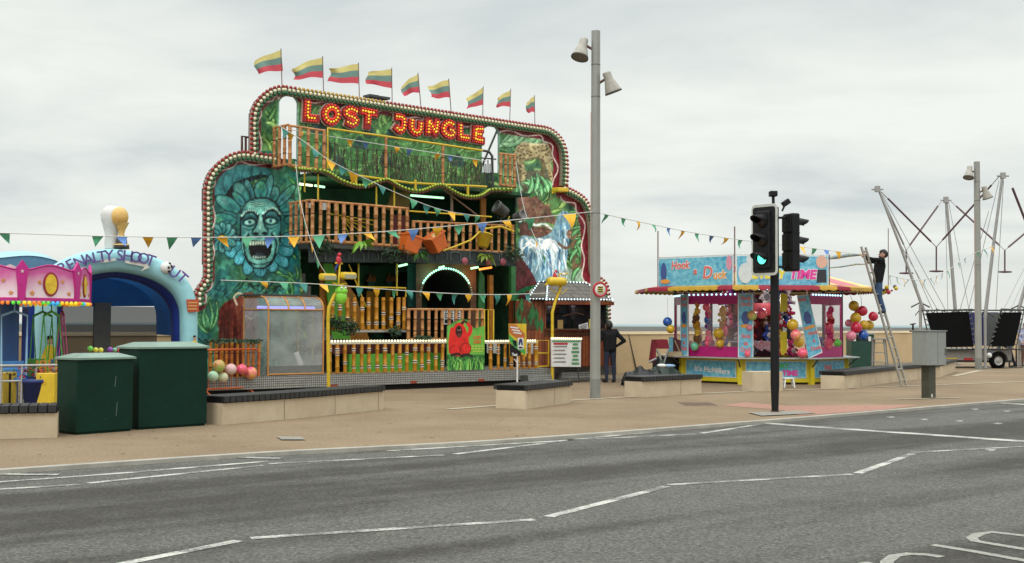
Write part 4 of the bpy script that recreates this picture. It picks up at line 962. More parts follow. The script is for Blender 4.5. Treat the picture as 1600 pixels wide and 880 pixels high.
for k in range(150):       # dry vines hung as a screen
    x = rr.uniform(513, 757); yt = 200.5 + (x - 512) * .145 + rr.uniform(18, 30); yb_ = min(298, 268 + (x - 512) * .13) + rr.uniform(-8, 4); pts = [(x, yt)]
    for j in range(1, 5): pts.append((x + rr.uniform(-3, 3), yt + (yb_ - yt) * j / 4))
    mb.tube([RF.W(a, b_, .6 + rr.uniform(-.06, .06)) for a, b_ in pts], rr.uniform(.006, .014), 4)
for yo in (22, 44): mb.tube([RF.W(x, 201 + (x - 512) * .145 + yo + rr.uniform(-2, 2), .62) for x in range(513, 760, 12)], .009, 4)
mb.build('vine_screen', mat('dry_vine', (.17, .15, .10), .8, scale=4, col2=(.04, .045, .03)), ride, kind='stuff')
mb = MB()
mb.tube([RF.W(x, y, .5) for x, y in [(752, 235), (764, 237), (769, 244), (770, 296)]], .035, 8); mb.tube([RF.W(753, 247, .45), RF.W(775, 249, .45)], .02, 6); mb.tube([RF.W(752, 262, -.4), RF.W(777, 203, -.4)], .03, 8)
for k in range(5): mb.tube([RF.W(756 + k * 3.2, 250 + k % 2 * 6, .4), RF.W(757 + k * 3, 292, .4)], .018, 6)
build_each(mb, 'roof_access_frame', M_DKMET, ride)
mb = MB(); mb.tube([RF.W(390, 215, -.7), RF.W(378, 213, -.7), RF.W(378, 240, -.7)], .03, 6); mb.tube([RF.W(384, 214, -.7), RF.W(384, 240, -.7)], .03, 6); build_each(mb, 'rear_rail', M_BRN, ride)
# columns and braces in the middle storey
mb = MB()
for x, y0, y1, d in ((497, 272, 312, .7), (588, 292, 320, .7), (616, 283, 325, .7), (528, 315, 372, .2), (476, 262, 300, .3), (560, 412, 462, .5), (620, 412, 462, .5)):
    mb.tube([RF.W(x, y0, d), RF.W(x, y1, d)], .022, 8)
mb.tube([RF.W(510, 334, .1), RF.W(585, 345, .1)], .018, 6); mb.tube([RF.W(640, 330, 1.1), RF.W(768, 339, 1.1)], .02, 6)
mb.tube([RF.W(545, 413, .5), RF.W(572, 480, .5)], .02, 6); mb.tube([RF.W(540, 448, .9), RF.W(634, 450, .9), RF.W(634, 464, .9)], .02, 6)
for k in range(5): mb.tube([RF.W(533, 340, .1), RF.W(585 - k * 9, 352 + k * 6, .1)], .014, 6)
build_each(mb, 'yellow_brace', M_STEELY, ride)
mb = MB(); mb.tube([RF.W(706, 304, .6), RF.W(706, 346, .6)], .035, 8); mb.tube([RF.W(693, 296, .7), RF.W(745, 336, .7)], .022, 8); build_each(mb, 'brown_brace', mat('brown_steel', (.20, .11, .08), .5), ride)
for x0, x1 in ((752, 758),): pboard('scenery_pillar', [(x0, 310), (x1 + 2, 310), (x1 + 1, 350), (x0, 350)], .0, M_ORG, .06)
pboard('scenery_board', [(604, 328), (612, 300), (640, 300), (640, 330)], .1, mat('olive_board', (.16, .11, .01), .6)); pboard('doorway_panel', [(612, 335), (640, 338), (640, 386), (612, 382)], -.2, mat('crimson_board', (.16, .01, .02), .6)); pboard('doorway_notice', [(484, 317), (489, 317), (489, 325), (484, 325)], .3, M_WHITE)
pboard('doorway_notice', [(503, 317), (511, 317), (511, 328), (503, 328)], .3, M_WHITE)
# fluorescent tubes
UPV0 = Vector((0, 0, 1))
M_TUBEG = mat('green_tube', (.5, .95, .6), .3, emit=1.6, ecol=(.45, 1, .55)); M_TUBEW = mat('yellow_tube', (.9, .9, .55), .3, emit=1.8, ecol=(.95, 1, .6)); M_TUBEO = mat('orange_tube', (.95, .35, .05), .3, emit=1.5, ecol=(1, .32, .05))
for (a, c, d, m) in (((468, 287.5), (488, 290), .2, M_TUBEW), ((492, 290), (507, 292.5), .2, M_TUBEG), ((642, 305.5), (693, 309.5), .2, M_TUBEG), ((623, 416), (636, 413), .6, M_TUBEG), ((736, 419.5), (747, 417.5), .7, M_TUBEG), ((749, 421), (768, 418), .7, M_TUBEO), ((686, 418.5), (694, 416.5), .6, M_TUBEG)):
    mb = MB(); mb.tube([RF.W(*a, d), RF.W(*c, d)], .028, 8); mb.build('light_tube', m, ride); ld = bpy.data.lights.new('tube_light', 'POINT'); ld.energy = 7; ld.color = m.node_tree.nodes['Principled BSDF'].inputs['Emission Color'].default_value[:3]; ld.shadow_soft_size = .2; lo_ = bpy.data.objects.new('tube_light', ld); C.objects.link(lo_); lo_.location = (RF.W(*a, d) + RF.W(*c, d)) / 2 - UPV0 * .18 - RF.n * .25
# yellow doorway frames
mb = MB()
for q_ in ([(757, 533), (757, 484), (771, 484), (771, 533)], [(763, 484), (763, 533)]): mb.tube([RF.W(x, y, 1.2) for x, y in q_], .02, 6)
for q_ in ([(840, 575), (840, 532), (857, 532), (857, 573)], [(840, 552), (857, 552)], [(840, 573), (857, 572)]): mb.tube([RF.W(x, y, 1.44) for x, y in q_], .02, 6)
build_each(mb, 'yellow_gate', M_STEELY, ride)
# ------------------------------------------------------------------ red ape board
gb = Canvas(RF, U(698.5, 540, 1.5), U(757, 540, 1.5), Z(700, 579, 1.5), Z(757, 498, 1.5), .014, 1.52)
gb.rgb[:] = np.array((96, 160, 60)) / 255; nn_ = gb.noise(.3, 4); gb.mix((nn_ - .5) * 5, (60, 128, 50), .7)
gb.mix((gb.Y - 553) / 3, (36, 90, 40))
for k in range(90): x = rs.uniform(698, 756); gb.stroke([(x, 580), (x + rs.uniform(-3, 3), rs.uniform(566, 572)), (x + rs.uniform(-8, 8), rs.uniform(556, 565))], rs.choice([(90, 170, 70), (40, 100, 40), (140, 190, 90), (20, 60, 30)]), 1.6, .6)
RD, RK, RL_ = (196, 32, 26), (96, 10, 12), (226, 74, 56)
gb.poly([(703, 552), (704, 530), (708, 514), (716, 506), (724, 508), (730, 520), (733, 535), (734, 552), (720, 557)], RD)
for q_, w_ in (([(712, 514), (714, 508), (722, 506), (724, 502)], 6), ([(707, 515), (704, 535), (704, 550)], 7), ([(724, 528), (733, 522), (735, 512), (731, 506)], 7)): gb.stroke(q_, RD, w_, w_ * .8)
gb.ell(728, 545, 8, 9, RD); gb.ell(728, 545, 8, 9, RK, ring=.9); gb.ell(711, 548, 8, 8, RD); gb.ell(711, 548, 8, 8, RK, ring=.9); gb.ell(717, 518, 5, 9, (30, 12, 12)); gb.ell(717.6, 524, 3.4, 3.5, (82, 44, 40)); gb.ell(715.6, 516, .9, .9, (200, 180, 150)); gb.ell(719, 516, .9, .9, (200, 180, 150))
gb.stroke([(722, 505), (726, 502), (729, 504)], (30, 30, 24), 4, 3)
for k in range(40): x, y = rs.uniform(705, 733), rs.uniform(514, 550); gb.stroke([(x, y), (x + rs.uniform(-2, 2), y + 6)], RK if k % 2 else RL_, 1, .5, .5)
gb.stroke([(706, 555), (716, 553), (722, 558)], (40, 16, 16), 4, 3); gb.stroke([(722, 556), (730, 554), (738, 557)], (40, 16, 16), 4, 3)
gb.panel('ape_board', [(699, 510), (703, 508), (712, 503), (722, 499), (730, 500), (736, 508), (741, 513), (757, 510), (757, 579), (699, 579)], ride, thick=.04, label='green board painted with a seated red ape')
mb = MB(); c = RF.W(746, 533, 1.53); put_text(mb, 'LOST', RF.W(746, 527.5, 1.525), RF.u, (0, 0, 1), .11, ext=.003, off=.004); put_text(mb, 'JUNGLE', RF.W(746, 534.5, 1.525), RF.u, (0, 0, 1), .11, ext=.003, off=.004, fit=.24); build_each(mb, 'ape_board_lettering', mat('orange_text', (.75, .16, .03), .5), ride)
mb = MB()
for y_, w_ in ((541, 9), (545, 10), (549, 7)):
    for k in range(4): x_ = 746 - w_ + k * w_ * .55; mb.fbox(RF, U(x_, y_, 1.52), U(x_ + w_ * .4, y_, 1.52), Z(x_, y_ + 1.2, 1.52), Z(x_, y_ - 1.0, 1.52), 1.522, 1.526)
build_each(mb, 'ape_board_lettering', mat('lime_text', (.5, .6, .08), .5), ride)
# ================================================================== THINGS ON AND BY THE RIDE
M_ORP = mat('orange_plastic', (.62, .13, .02), .4, coat=.2); M_YEP = mat('yellow_plastic', (.68, .46, .02), .4, coat=.2); M_LIMEP = mat('lime_plastic', (.25, .65, .05), .4)
UPV = Vector((0, 0, 1))
# tipping buckets on the middle balcony
def tip_bucket(name, px, py, d, w, tilt, m, label):
    c = RF.W(px, py, d); th = thing(name, c, label, 'bucket', 'tipping buckets on the balcony')
    ax = (RF.u * math.sin(tilt) + UPV * math.cos(tilt)).normalized(); rt = ax.cross(RF.n).normalized()
    a, b, h = w / 2, w / 2 * .8, w * .9
    mb = MB()
    top = [c + ax * h / 2 + rt * x * a + RF.n * y * a for x, y in ((-1, -1), (1, -1), (1, 1), (-1, 1))]; bot = [c - ax * h / 2 + rt * x * b + RF.n * y * b for x, y in ((-1, -1), (1, -1), (1, 1), (-1, 1))]
    mb.hexa(bot + top); tb = mb.build('bucket_body', m, th, bevel=.02)
    mb = MB()
    for s_ in (-1, 1):
        mb.obox(c + ax * (h / 2) + rt * s_ * a, (rt, RF.n, ax), (.03, w + .05, .05)); mb.obox(c + ax * (h / 2) + RF.n * s_ * a, (rt, RF.n, ax), (w + .05, .03, .05))
    mb.build('rim', m, th)
    mb = MB(); mb.tube([c + ax * h * .1 + rt * (a + .02), c + UPV * (w * .9) + rt * .1, c + ax * h * .1 - rt * (a - .04)], .014, 6); mb.build('handle', M_DKMET, th)
tip_bucket('tipping_bucket', 639, 382, 1.15, .46, .25, M_ORP, 'left of two boxy orange buckets hanging at the middle balcony')
tip_bucket('tipping_bucket', 681, 380, 1.0, .46, -.55, M_ORP, 'right boxy orange bucket, strongly tilted, on the middle balcony')
c = RF.W(756, 376, 1.0)
th = thing('tipping_bucket', c, 'round yellow bucket tipping on the right of the middle balcony', 'bucket', 'tipping buckets on the balcony')
mb = MB(); ax = (UPV + RF.u * .25).normalized(); mb.lathe(c, [(0, -.17), (.14, -.17), (.2, .16), (.215, .16), (.215, .19), (.18, .19), (.12, -.12), (0, -.12)], ax, 16); mb.build('bucket_body', M_YEP, th)
mb = MB(); mb.tube([RF.W(*p, 1.0) for p in [(692, 392), (712, 385), (736, 375), (750, 362)]], .025, 6); mb.tube([RF.W(*p, 1.0) for p in [(755, 358), (782, 354), (803, 362)]], .03, 6); mb.tube([RF.W(790, 355, 1.0), RF.W(796, 338, 1.0)], .02, 5); mb.build('pivot_arm', M_YEP, th)
# stage lights by the right end of the balcony
def spot(name, px, py, d, axd, r, L, label, m):
    c = RF.W(px, py, d); th = thing(name, c, label, 'spotlight'); ax = Vector(axd).normalized()
    mb = MB(); mb.lathe(c, [(0, -L / 2), (r * .75, -L / 2), (r * .85, -L * .3), (r, L * .3), (r * 1.08, L * .32), (r * 1.08, L / 2), (r * .92, L / 2), (r * .9, L * .4), (0, L * .38)], ax, 18); mb.build('lamp_housing', m, th)
    mb = MB(); s_ = ax.cross(UPV).normalized() * (r * 1.15); mb.tube([c + s_, c + s_ - UPV * r * 1.3, c - s_ - UPV * r * 1.3, c - s_], .014, 5); mb.tube([c - UPV * r * 1.3, c - UPV * r * 2.2], .02, 6); mb.build('bracket', M_DKMET, th)
spot('spotlight', 783, 328, 1.0, (-.75, -.4, .45), .17, .38, 'black drum spotlight tilted upwards at the right end of the balcony', M_DKMET)
spot('spotlight', 811, 338, .8, (.6, -.5, .15), .14, .34, 'grey drum spotlight pointing sideways beside the black one', mat('grey_housing', (.16, .16, .16), .5))
# artificial plants
def leafclump(name, label, px, py, d, rad, n, m, cat='plant', group='plants fixed on the funhouse', sz=.06, squash=.8, frame=RF, lw=.4):
    mb = MB(); c = frame.W(px, py, d); rr = random.Random(int(px * 7 + py))
    for k in range(n):
        v = Vector((rr.gauss(0, 1), rr.gauss(0, 1), rr.gauss(0, squash))); v = v.normalized() * rad * rr.random() ** .5; v.z *= squash
        p = c + v; a = Vector((rr.uniform(-1, 1), rr.uniform(-1, 1), rr.uniform(-.3, 1))).normalized(); b = a.cross(Vector((rr.uniform(-1, 1), rr.uniform(-1, 1), rr.uniform(-1, 1)))).normalized(); L = sz * rr.uniform(.7, 1.5)
        mb.add([p, p + a * L * .5 + b * L * lw, p + a * L, p + a * L * .5 - b * L * lw], [(0, 1, 2, 3)])
    o = mb.build(name, m, None); return tag(o, label, cat, group)
M_LF = mat('plastic_leaf', (.02, .055, .022), .6, var=.5, scale=14); M_LF2 = mat('bright_leaf', (.16, .36, .03), .5, var=.3, scale=9)
leafclump('plant', 'dark bushy plant on the fascia under the middle balcony, left end', 505, 386, 1.0, .3, 240, M_LF)
leafclump('plant', 'dark bushy plant on the fascia below the crimson doorway', 612, 394, 1.0, .34, 280, M_LF)
leafclump('plant', 'dark plant spilling down at the right end of the middle balcony', 800, 398, .95, .33, 280, M_LF)
leafclump('plant', 'rounded dark shrub at the foot of the lower tier railing near the shelter', 521, 505, 1.1, .28, 320, M_LF)
leafclump('plant', 'wide dark shrub on the lower tier, second from the shelter', 545, 512, 1.1, .3, 320, M_LF)
leafclump('plant', 'small dark plant hanging at the end of the grey ledge', 618, 519, 1.1, .18, 120, M_LF)
leafclump('plant', 'ivy trailing over the lit rail left of the red ape board', 660, 529, 1.35, .3, 160, M_LF, squash=.3)
leafclump('plant', 'ivy wound along the bamboo fence beside the shelter', 365, 534, 1.4, .62, 420, M_LF, squash=.16)
def fern(name, label, px, py, d, L, n, m):
    mb = MB(); c = RF.W(px, py, d); rr = random.Random(int(px))
    for k in range(n):
        a = 2 * math.pi * k / n + rr.uniform(-.2, .2); dr = (RF.u * math.cos(a) + RF.n * math.sin(a) * .7); up = rr.uniform(.2, 1)
        pts = [c + dr * L * t + UPV * L * (up * t - 1.1 * t * t) for t in (0, .25, .5, .75, 1)]
        for i in range(4):
            w_ = [.01, .05, .06, .04, .0][i]; w2 = [.01, .05, .06, .04, .0][i + 1]; s_ = UPV * .5 + dr.cross(UPV) * .86
            mb.quad(pts[i] - s_ * w_, pts[i + 1] - s_ * w2, pts[i + 1] + s_ * w2, pts[i] + s_ * w_)
    return tag(mb.build(name, m, None), label, 'plant', 'plants fixed on the funhouse')
fern('fern', 'bright yellow green fern below the middle balcony, left half', 568, 380, 1.2, .32, 11, M_LF2)
fern('fern', 'green fern between the plant and the orange bucket', 655, 398, 1.1, .3, 10, mat('mid_leaf', (.06, .2, .03), .5))
fern('fern', 'yellow green hanging fern right of the yellow bucket', 760, 401, .95, .3, 12, mat('olive_leaf', (.18, .26, .03), .5))
# the middle strip of lit creepers inside is left to the scenery
# ------------------------------------------------------------------ flags
M_FY, M_FT, M_FR = mat('flag_yellow', srgb(226, 212, 138, .95), .8, var=.06), mat('flag_teal', srgb(120, 152, 144, .95), .8, var=.06), mat('flag_red', srgb(214, 84, 98, .95), .8, var=.06)
ordn = ['leftmost', 'second from left', 'third from left', 'fourth from left', 'fifth, in the middle', 'fourth from right', 'third from right', 'second from right', 'rightmost']
FL = [((441, 136), (439, 76), (398, 94, 42)), ((506, 149), (504, 88), (457, 105, 47)), ((562, 157), (560, 98), (514, 107, 47)), ((613, 164), (612, 106), (572, 112, 40)), ((659, 170), (653, 114), (627, 132, 27)), ((706, 178), (701, 123), (670, 134, 32)), ((754, 185), (755, 135), (728, 154, 26)), ((796, 191), (798, 139), (776, 152, 22)), ((836, 198), (835, 149), (822, 158, 13))]
rr = random.Random(3)
for i, (pb, pt, fl) in enumerate(FL):
    d = -.15
    th = thing('flag', RF.W(*pb, d), 'yellow, teal and red striped flag on the funhouse roof, ' + ordn[i], 'flag', 'flags along the funhouse roof')
    mb = MB(); mb.tube([RF.W(pb[0], pb[1] + 12, d), RF.W(*pt, d)], .012, 6); mb.build('flagpole', mat('flagpole_brown', (.16, .09, .07), .5), th)
    mb = MB(); nx, ny = 14, 9; x1, y1 = pt[0], pt[1] + 2; h = 33 - i * 1.0; wv_ = fl[2]; drop = fl[1] - pt[1] - 4
    hold_h = h * RF.P(0, 0, 0).length / F_PX if False else None
    grid = []
    for a in range(ny + 1):
        row = []
        for b in range(nx + 1):
            t = b / nx; v = a / ny; x = x1 - t * wv_ * (.97 + .06 * math.sin(v * 5 + i * 1.4)) + .10 * v * h * (i in (0, 4, 5)); y = y1 + v * h * (1 - (.40 + .06 * math.sin(i * 2.1)) * t) + (drop + 3) * (t ** 1.15) + (1.6 + .7 * math.sin(i * 1.7)) * math.sin(t * 6.5 + i * 1.9 + v * .8) * t ** .7
            p = RF.W(x, y, d + .07 * math.sin(t * 8 + i + v * 1.5) * t); row.append(p)
        grid.append(row)
    vs_ = [p for r_ in grid for p in r_]; w_ = nx + 1
    for a in range(ny):
        mb.add([], [])
    base = len(mb.v); mb.v.extend([tuple(p) for p in vs_])
    for a in range(ny):
        for b in range(nx):
            mb.f.append((a * w_ + b, a * w_ + b + 1, (a + 1) * w_ + b + 1, (a + 1) * w_ + b)); mb.m.append(a // 3); mb.sm.append(True)
    mb.build('flag_cloth', [M_FY, M_FT, M_FR], th)
# roof floodlights behind the sign
for x, y, lb in ((580, 151, 'flat grey floodlight on the funhouse roof, left of a pair'), (597, 154, 'flat grey floodlight on the funhouse roof, right of a pair')):
    th = thing('roof_floodlight', RF.W(x, y + 12, -.3), lb, 'floodlight', 'roof floodlights'); mb = MB(); c = RF.W(x, y, -.3); mb.obox(c, (RF.u, RF.n, UPV), (.3, .3, .06)); mb.build('lamp_housing', M_DKMET, th); mb = MB(); mb.tube([c, RF.W(x + 1, y + 16, -.3)], .012, 5); mb.build('bracket', M_DKMET, th)
# yellow board light at the right shoulder
th = thing('shoulder_floodlight', RF.W(872, 300, .1), 'yellow floodlight resting on the right shoulder of the painted front', 'floodlight')
mb = MB(); c = RF.W(875, 297, .15); mb.obox(c, ((RF.u + UPV * .05).normalized(), RF.n, UPV), (.42, .3, .13)); mb.build('lamp_housing', M_YEP, th, bevel=.03); mb = MB(); mb.tube([c, RF.W(862, 302, .05)], .03, 6); mb.build('bracket', M_YEP, th)
# ------------------------------------------------------------------ yellow lamp posts
def beak_bird(p, m, th, s_=1.0, name='parrot'):
    mb = MB(); mb.sphere(p, .07 * s_, 10, 8, 0, (.9, .8, 1.5)); mb.sphere(p + Vector((.02, 0, .13 * s_)), .048 * s_, 10, 8); mb.lathe(p + Vector((.05 * s_, 0, .125 * s_)), [(.02, 0), (.0, .05)], Vector((1, 0, -.4)), 6, 1); mb.tube([p + Vector((-.02, 0, -.08 * s_)), p + Vector((-.08, 0, -.25 * s_))], [.035 * s_, .01], 6, 2)
    return mb.build(name, [m, M_BLACK, mat('blue_feather', (.03, .08, .35), .5)], th)
base = gp(514, 616)
LF_ = Frame((base.x, base.y), RANG)
th = thing('yellow_lamp_post', base, 'bent yellow lamp post with two box floodlights and a red parrot, by the shelter', 'lamp post', 'yellow lamp posts in front of the ride')
mb = MB(); mb.tube([LF_.W(513.5, 616), LF_.W(513, 560), LF_.W(512.5, 500), LF_.W(514, 480), LF_.W(522, 462), LF_.W(535, 446)], .04, 10); mb.build('post', M_STEELY, th)
mb = MB(); mb.tube([LF_.W(519, 443), LF_.W(530, 446), LF_.W(541, 443)], .03, 8); mb.tube([LF_.W(529, 446), LF_.W(531, 412), LF_.W(535, 412), LF_.W(524, 411)], .022, 6); build_each(mb, 'lamp_bracket', M_STEELY, th)
for x, y in ((512, 433), (543.5, 431)):
    mb = MB(); c = LF_.W(x, y, .05); mb.obox(c, (RF.u, RF.n, UPV), (.38, .22, .16)); lb_ = mb.build('floodlight', M_YEP, th, bevel=.05); mb = MB(); mb.obox(c + RF.n * .115 - UPV * .02, (RF.u, RF.n, UPV), (.3, .01, .09)); mb.build('lamp_glass', mat('lamp_glass', (.35, .35, .25), .15), lb_)
beak_bird(LF_.W(529, 407, 0) , mat('parrot_red', (.5, .02, .04), .5), th)
mb = MB(); c = LF_.W(533, 455, .06); mb.sphere(c, .15, 12, 8, 0, (1, .8, .7)); mb.sphere(c - UPV * .14, .17, 12, 8, 0, (.8, .7, 1)); fg = mb.build('frog_figure', M_LIMEP, th); mb = MB(); mb.sphere(c + RF.n * .1 + RF.u * .05 + UPV * .07, .03, 8, 6); mb.sphere(c + RF.n * .1 - RF.u * .05 + UPV * .07, .03, 8, 6); mb.build('eye', M_WHITE, fg)
base = RF.W(863, 578, 1.62)
L2 = Frame((base.x, base.y), RANG)
th = thing('yellow_lamp_post', base, 'bent yellow lamp post with one long floodlight and a parrot, beside the price board', 'lamp post', 'yellow lamp posts in front of the ride')
mb = MB(); mb.tube([L2.P(0, 0), L2.W(863, 530), L2.W(863, 488), L2.W(868, 470), L2.W(875, 452), L2.W(877, 445)], .042, 10); mb.build('post', M_STEELY, th)
mb = MB(); c = L2.W(870, 440, .05); mb.lathe(c, [(0, -.3), (.1, -.3), (.12, -.2), (.12, .2), (.1, .3), (0, .3)], RF.u, 14); mb.build('floodlight', M_YEP, th)
mb = MB(); mb.tube([L2.W(860, 450), L2.W(866, 457), L2.W(878, 459), L2.W(886, 452)], .015, 6); mb.tube([L2.W(874, 440), L2.W(874, 428), L2.W(885, 427)], .02, 6); mb.tube([L2.W(852, 446), L2.W(858, 441)], .03, 6); build_each(mb, 'lamp_bracket', M_STEELY, th)
beak_bird(L2.W(867, 432, 0), mat('parrot_red', (.5, .02, .04), .5), th)
mb = MB(); p = L2.W(880, 429, 0); mb.sphere(p, .05, 8, 6, 0, (1.4, 1, 1)); mb.tube([p, p + Vector((.16, 0, .03))], [.03, .005], 6, 1); mb.build('toucan_figure', [M_WHITE, M_YEP], th)
# ------------------------------------------------------------------ shelter of clear sheet
M_ORF = mat('orange_frame', (.55, .25, .07), .45, metal=.3)
m = bpy.data.materials.new('clear_sheet'); m.use_nodes = True; t = m.node_tree; b = t.nodes['Principled BSDF']; b.inputs['Base Color'].default_value = (.52, .55, .54, 1); b.inputs['Alpha'].default_value = .42; b.inputs['Roughness'].default_value = .22
co = N(t, 'ShaderNodeTexCoord'); nz = N(t, 'ShaderNodeTexNoise', Scale=2.5, Detail=5.0); t.links.new(co.outputs['Object'], nz.inputs['Vector']); r_ = N(t, 'ShaderNodeMapRange'); r_.inputs['From Min'].default_value = .3; r_.inputs['From Max'].default_value = .7; r_.inputs['To Min'].default_value = .30; r_.inputs['To Max'].default_value = .58; t.links.new(nz.outputs['Fac'], r_.inputs[0]); t.links.new(r_.outputs[0], b.inputs['Alpha'])
M_CLEAR = m
u0, u1 = U(419, 540, 1.45), U(505, 540, 1.45); zt = Z(460, 464, 1.45); zk = Z(460, 484, 1.45); zb = zDeck + .004; DB = .35
th = thing('ticket_shelter', RF.P((u0 + u1) / 2, zDeck, 1.0), 'clear plastic shelter with curved roof, orange frame and lit tube, left on the deck', 'shelter')
prof = [(1.45, zb), (1.45, zk)] + [(1.45 - .32 * (1 - math.cos(R(a))), zk + (zt - zk) * math.sin(R(a))) for a in (20, 40, 60, 80, 90)] + [(DB, zt)]
nr = [u0, u0 + (u1 - u0) * .36, u0 + (u1 - u0) * .66, u1]
for k, u in enumerate(nr):
    mb = MB(); mb.tube([RF.P(u, z, d) for d, z in (prof if k in (0, 3) else prof[1:])], .022, 6)
    if k in (0, 3): mb.tube([RF.P(u, zb, DB), RF.P(u, zt, DB)], .022, 6); mb.tube([RF.P(u, zk, 1.45), RF.P(u, zk, DB)], .018, 6)
    mb.build('frame_hoop', M_ORF, th)
mb = MB()
for z, d in ((zk, 1.45), (zt, 1.1), (zt, DB), (zb + .03, 1.45)): mb.tube([RF.P(u0, z, d), RF.P(u1, z, d)], .02, 6)
build_each(mb, 'frame_rail', M_ORF, th)
mb = MB()
for i in range(len(prof) - 1):
    (d0_, z0), (d1_, z1) = prof[i], prof[i + 1]
    mb.quad(RF.P(u0, z0, d0_ - .01), RF.P(u1, z0, d0_ - .01), RF.P(u1, z1, d1_ - .01), RF.P(u0, z1, d1_ - .01))
mb.build('clear_front', M_CLEAR, th)
mb = MB(); mb.add([RF.P(u0, z, d) for d, z in prof] + [RF.P(u0, zb, DB)], [tuple(range(len(prof) + 1))]); mb.build('clear_side', M_CLEAR, th)
mb = MB(); mb.add([RF.P(u1, z, d) for d, z in prof] + [RF.P(u1, zb, DB)], [tuple(range(len(prof) + 1))]); mb.build('clear_side', M_CLEAR, th)
M_UV = mat('blue_tube', (.05, .05, .2), .3, emit=1.7, ecol=(.26, .28, 1))
for a, b_ in ((.02, .97),):
    mb = MB(); mb.tube([RF.P(u0 + (u1 - u0) * a - .12, zk + .05, 1.12), RF.P(u0 + (u1 - u0) * b_, zk + .05, 1.12)], .03, 8); mb.build('light_tube', M_UV, th)
mb = MB(); mb.fbox(RF, u0 - .05, u1 + .02, zt + .02, zt + .06, DB - .1, 1.12); mb.build('roof_board', M_DKMET, th)
mb = MB(); c = RF.W(466, 560, 1.3); mb.prism([RF.W(459, 552, 1.3), RF.W(466, 549, 1.3), RF.W(475, 571, 1.3), RF.W(468, 573, 1.3)], RF.n * .01); mb.build('paper_notice', M_WHITE, th)
mb = MB(); mb.tube([RF.W(488, 490, .6), RF.W(488, 578, .6)], .02, 6); mb.tube([RF.W(488, 535, .6), RF.W(505, 534, .6)], .018, 6); mb.tube([RF.W(488, 558, .6), RF.W(505, 557, .6)], .018, 6); mb.build('inner_rail', M_STEELY, th)
mb = MB(); mb.fbox(RF, u0, u1, zb, zb + .22, 1.35, 1.44); mb.build('kick_panel', mat('grey_kick', (.22, .23, .22), .6), th)
# back of the shelter area: grey stair flank seen right of the painted wing
mb = MB()
for k in range(6): mb.fbox(RF, uL + .25 + k * .16, uL + .25 + (k + 1) * .16, zDeck, zDeck + 2.4 - k * .3, -.9, -.3)
o = tag(mb.build('stair_flank', mat('grey_stair', (.16, .16, .145), .7, var=.2), None), 'grey stepped stair inside the ride behind the left yellow lamp post', 'stairs')
# ------------------------------------------------------------------ ticket booth
BD0 = .0; BD1 = 1.0
ub0, ubm, ub1 = U(828, 520, .9), U(856, 520, 1.1), U(944, 520, .55)
zE = Z(856, 469, 1.35); zR = Z(870, 441, .4)
uR0, uR1 = U(822, 468, .9), U(955, 469, 1.0)
M_WOODR = bpy.data.materials.new('red_planks'); M_WOODR.use_nodes = True; t = M_WOODR.node_tree; b = t.nodes['Principled BSDF']
co = N(t, 'ShaderNodeTexCoord'); dt = N(t, 'ShaderNodeVectorMath', operation='DOT_PRODUCT'); dt.inputs[1].default_value = tuple(RF.u * 1.0 + RF.n * .6); t.links.new(co.outputs['Object'], dt.inputs[0])
wv_ = N(t, 'ShaderNodeMath', operation='MULTIPLY'); wv_.inputs[1].default_value = 9; t.links.new(dt.outputs['Value'], wv_.inputs[0]); fr_ = N(t, 'ShaderNodeMath', operation='FRACT'); t.links.new(wv_.outputs[0], fr_.inputs[0]); fl_ = N(t, 'ShaderNodeMath', operation='FLOOR'); t.links.new(wv_.outputs[0], fl_.inputs[0])
wn_ = N(t, 'ShaderNodeTexWhiteNoise', noise_dimensions='1D'); t.links.new(fl_.outputs[0], wn_.inputs['W']); nz = N(t, 'ShaderNodeTexNoise', Scale=8.0, Detail=5.0); t.links.new(co.outputs['Object'], nz.inputs['Vector'])
cr = N(t, 'ShaderNodeValToRGB'); cr.color_ramp.elements[0].position = .08; cr.color_ramp.elements[0].color = (.03, .01, .008, 1); cr.color_ramp.elements[1].position = .16; cr.color_ramp.elements[1].color = (1, 1, 1, 1); t.links.new(fr_.outputs[0], cr.inputs[0])
mxx = N(t, 'ShaderNodeMix', data_type='RGBA'); t.links.new(wn_.outputs['Value'], mxx.inputs[0]); mxx.inputs[6].default_value = (.17, .035, .012, 1); mxx.inputs[7].default_value = (.29, .075, .018, 1)
mu = N(t, 'ShaderNodeMix', data_type='RGBA', blend_type='MULTIPLY'); mu.inputs[0].default_value = 1; t.links.new(mxx.outputs[2], mu.inputs[6]); t.links.new(cr.outputs[0], mu.inputs[7])
r_ = N(t, 'ShaderNodeMapRange'); r_.inputs['To Min'].default_value = .5; r_.inputs['To Max'].default_value = 1.5; t.links.new(nz.outputs['Fac'], r_.inputs[0]); sc2 = N(t, 'ShaderNodeVectorMath', operation='SCALE'); t.links.new(mu.outputs[2], sc2.inputs[0]); t.links.new(r_.outputs[0], sc2.inputs['Scale']); t.links.new(sc2.outputs[0], b.inputs['Base Color']); b.inputs['Roughness'].default_value = .6
booth = thing('pay_booth', RF.P((ubm + ub1) / 2, zDeck, .9), 'red plank pay booth under a grey shingled roof edged with white lamps', 'booth')
zC = Z(862, 516, 1.0); zb = zDeck + .003
mb = MB(); mb.fbox(RF, ubm, ub1, zb, zC, .55, .95); mb.build('counter_wall', M_WOODR, booth)
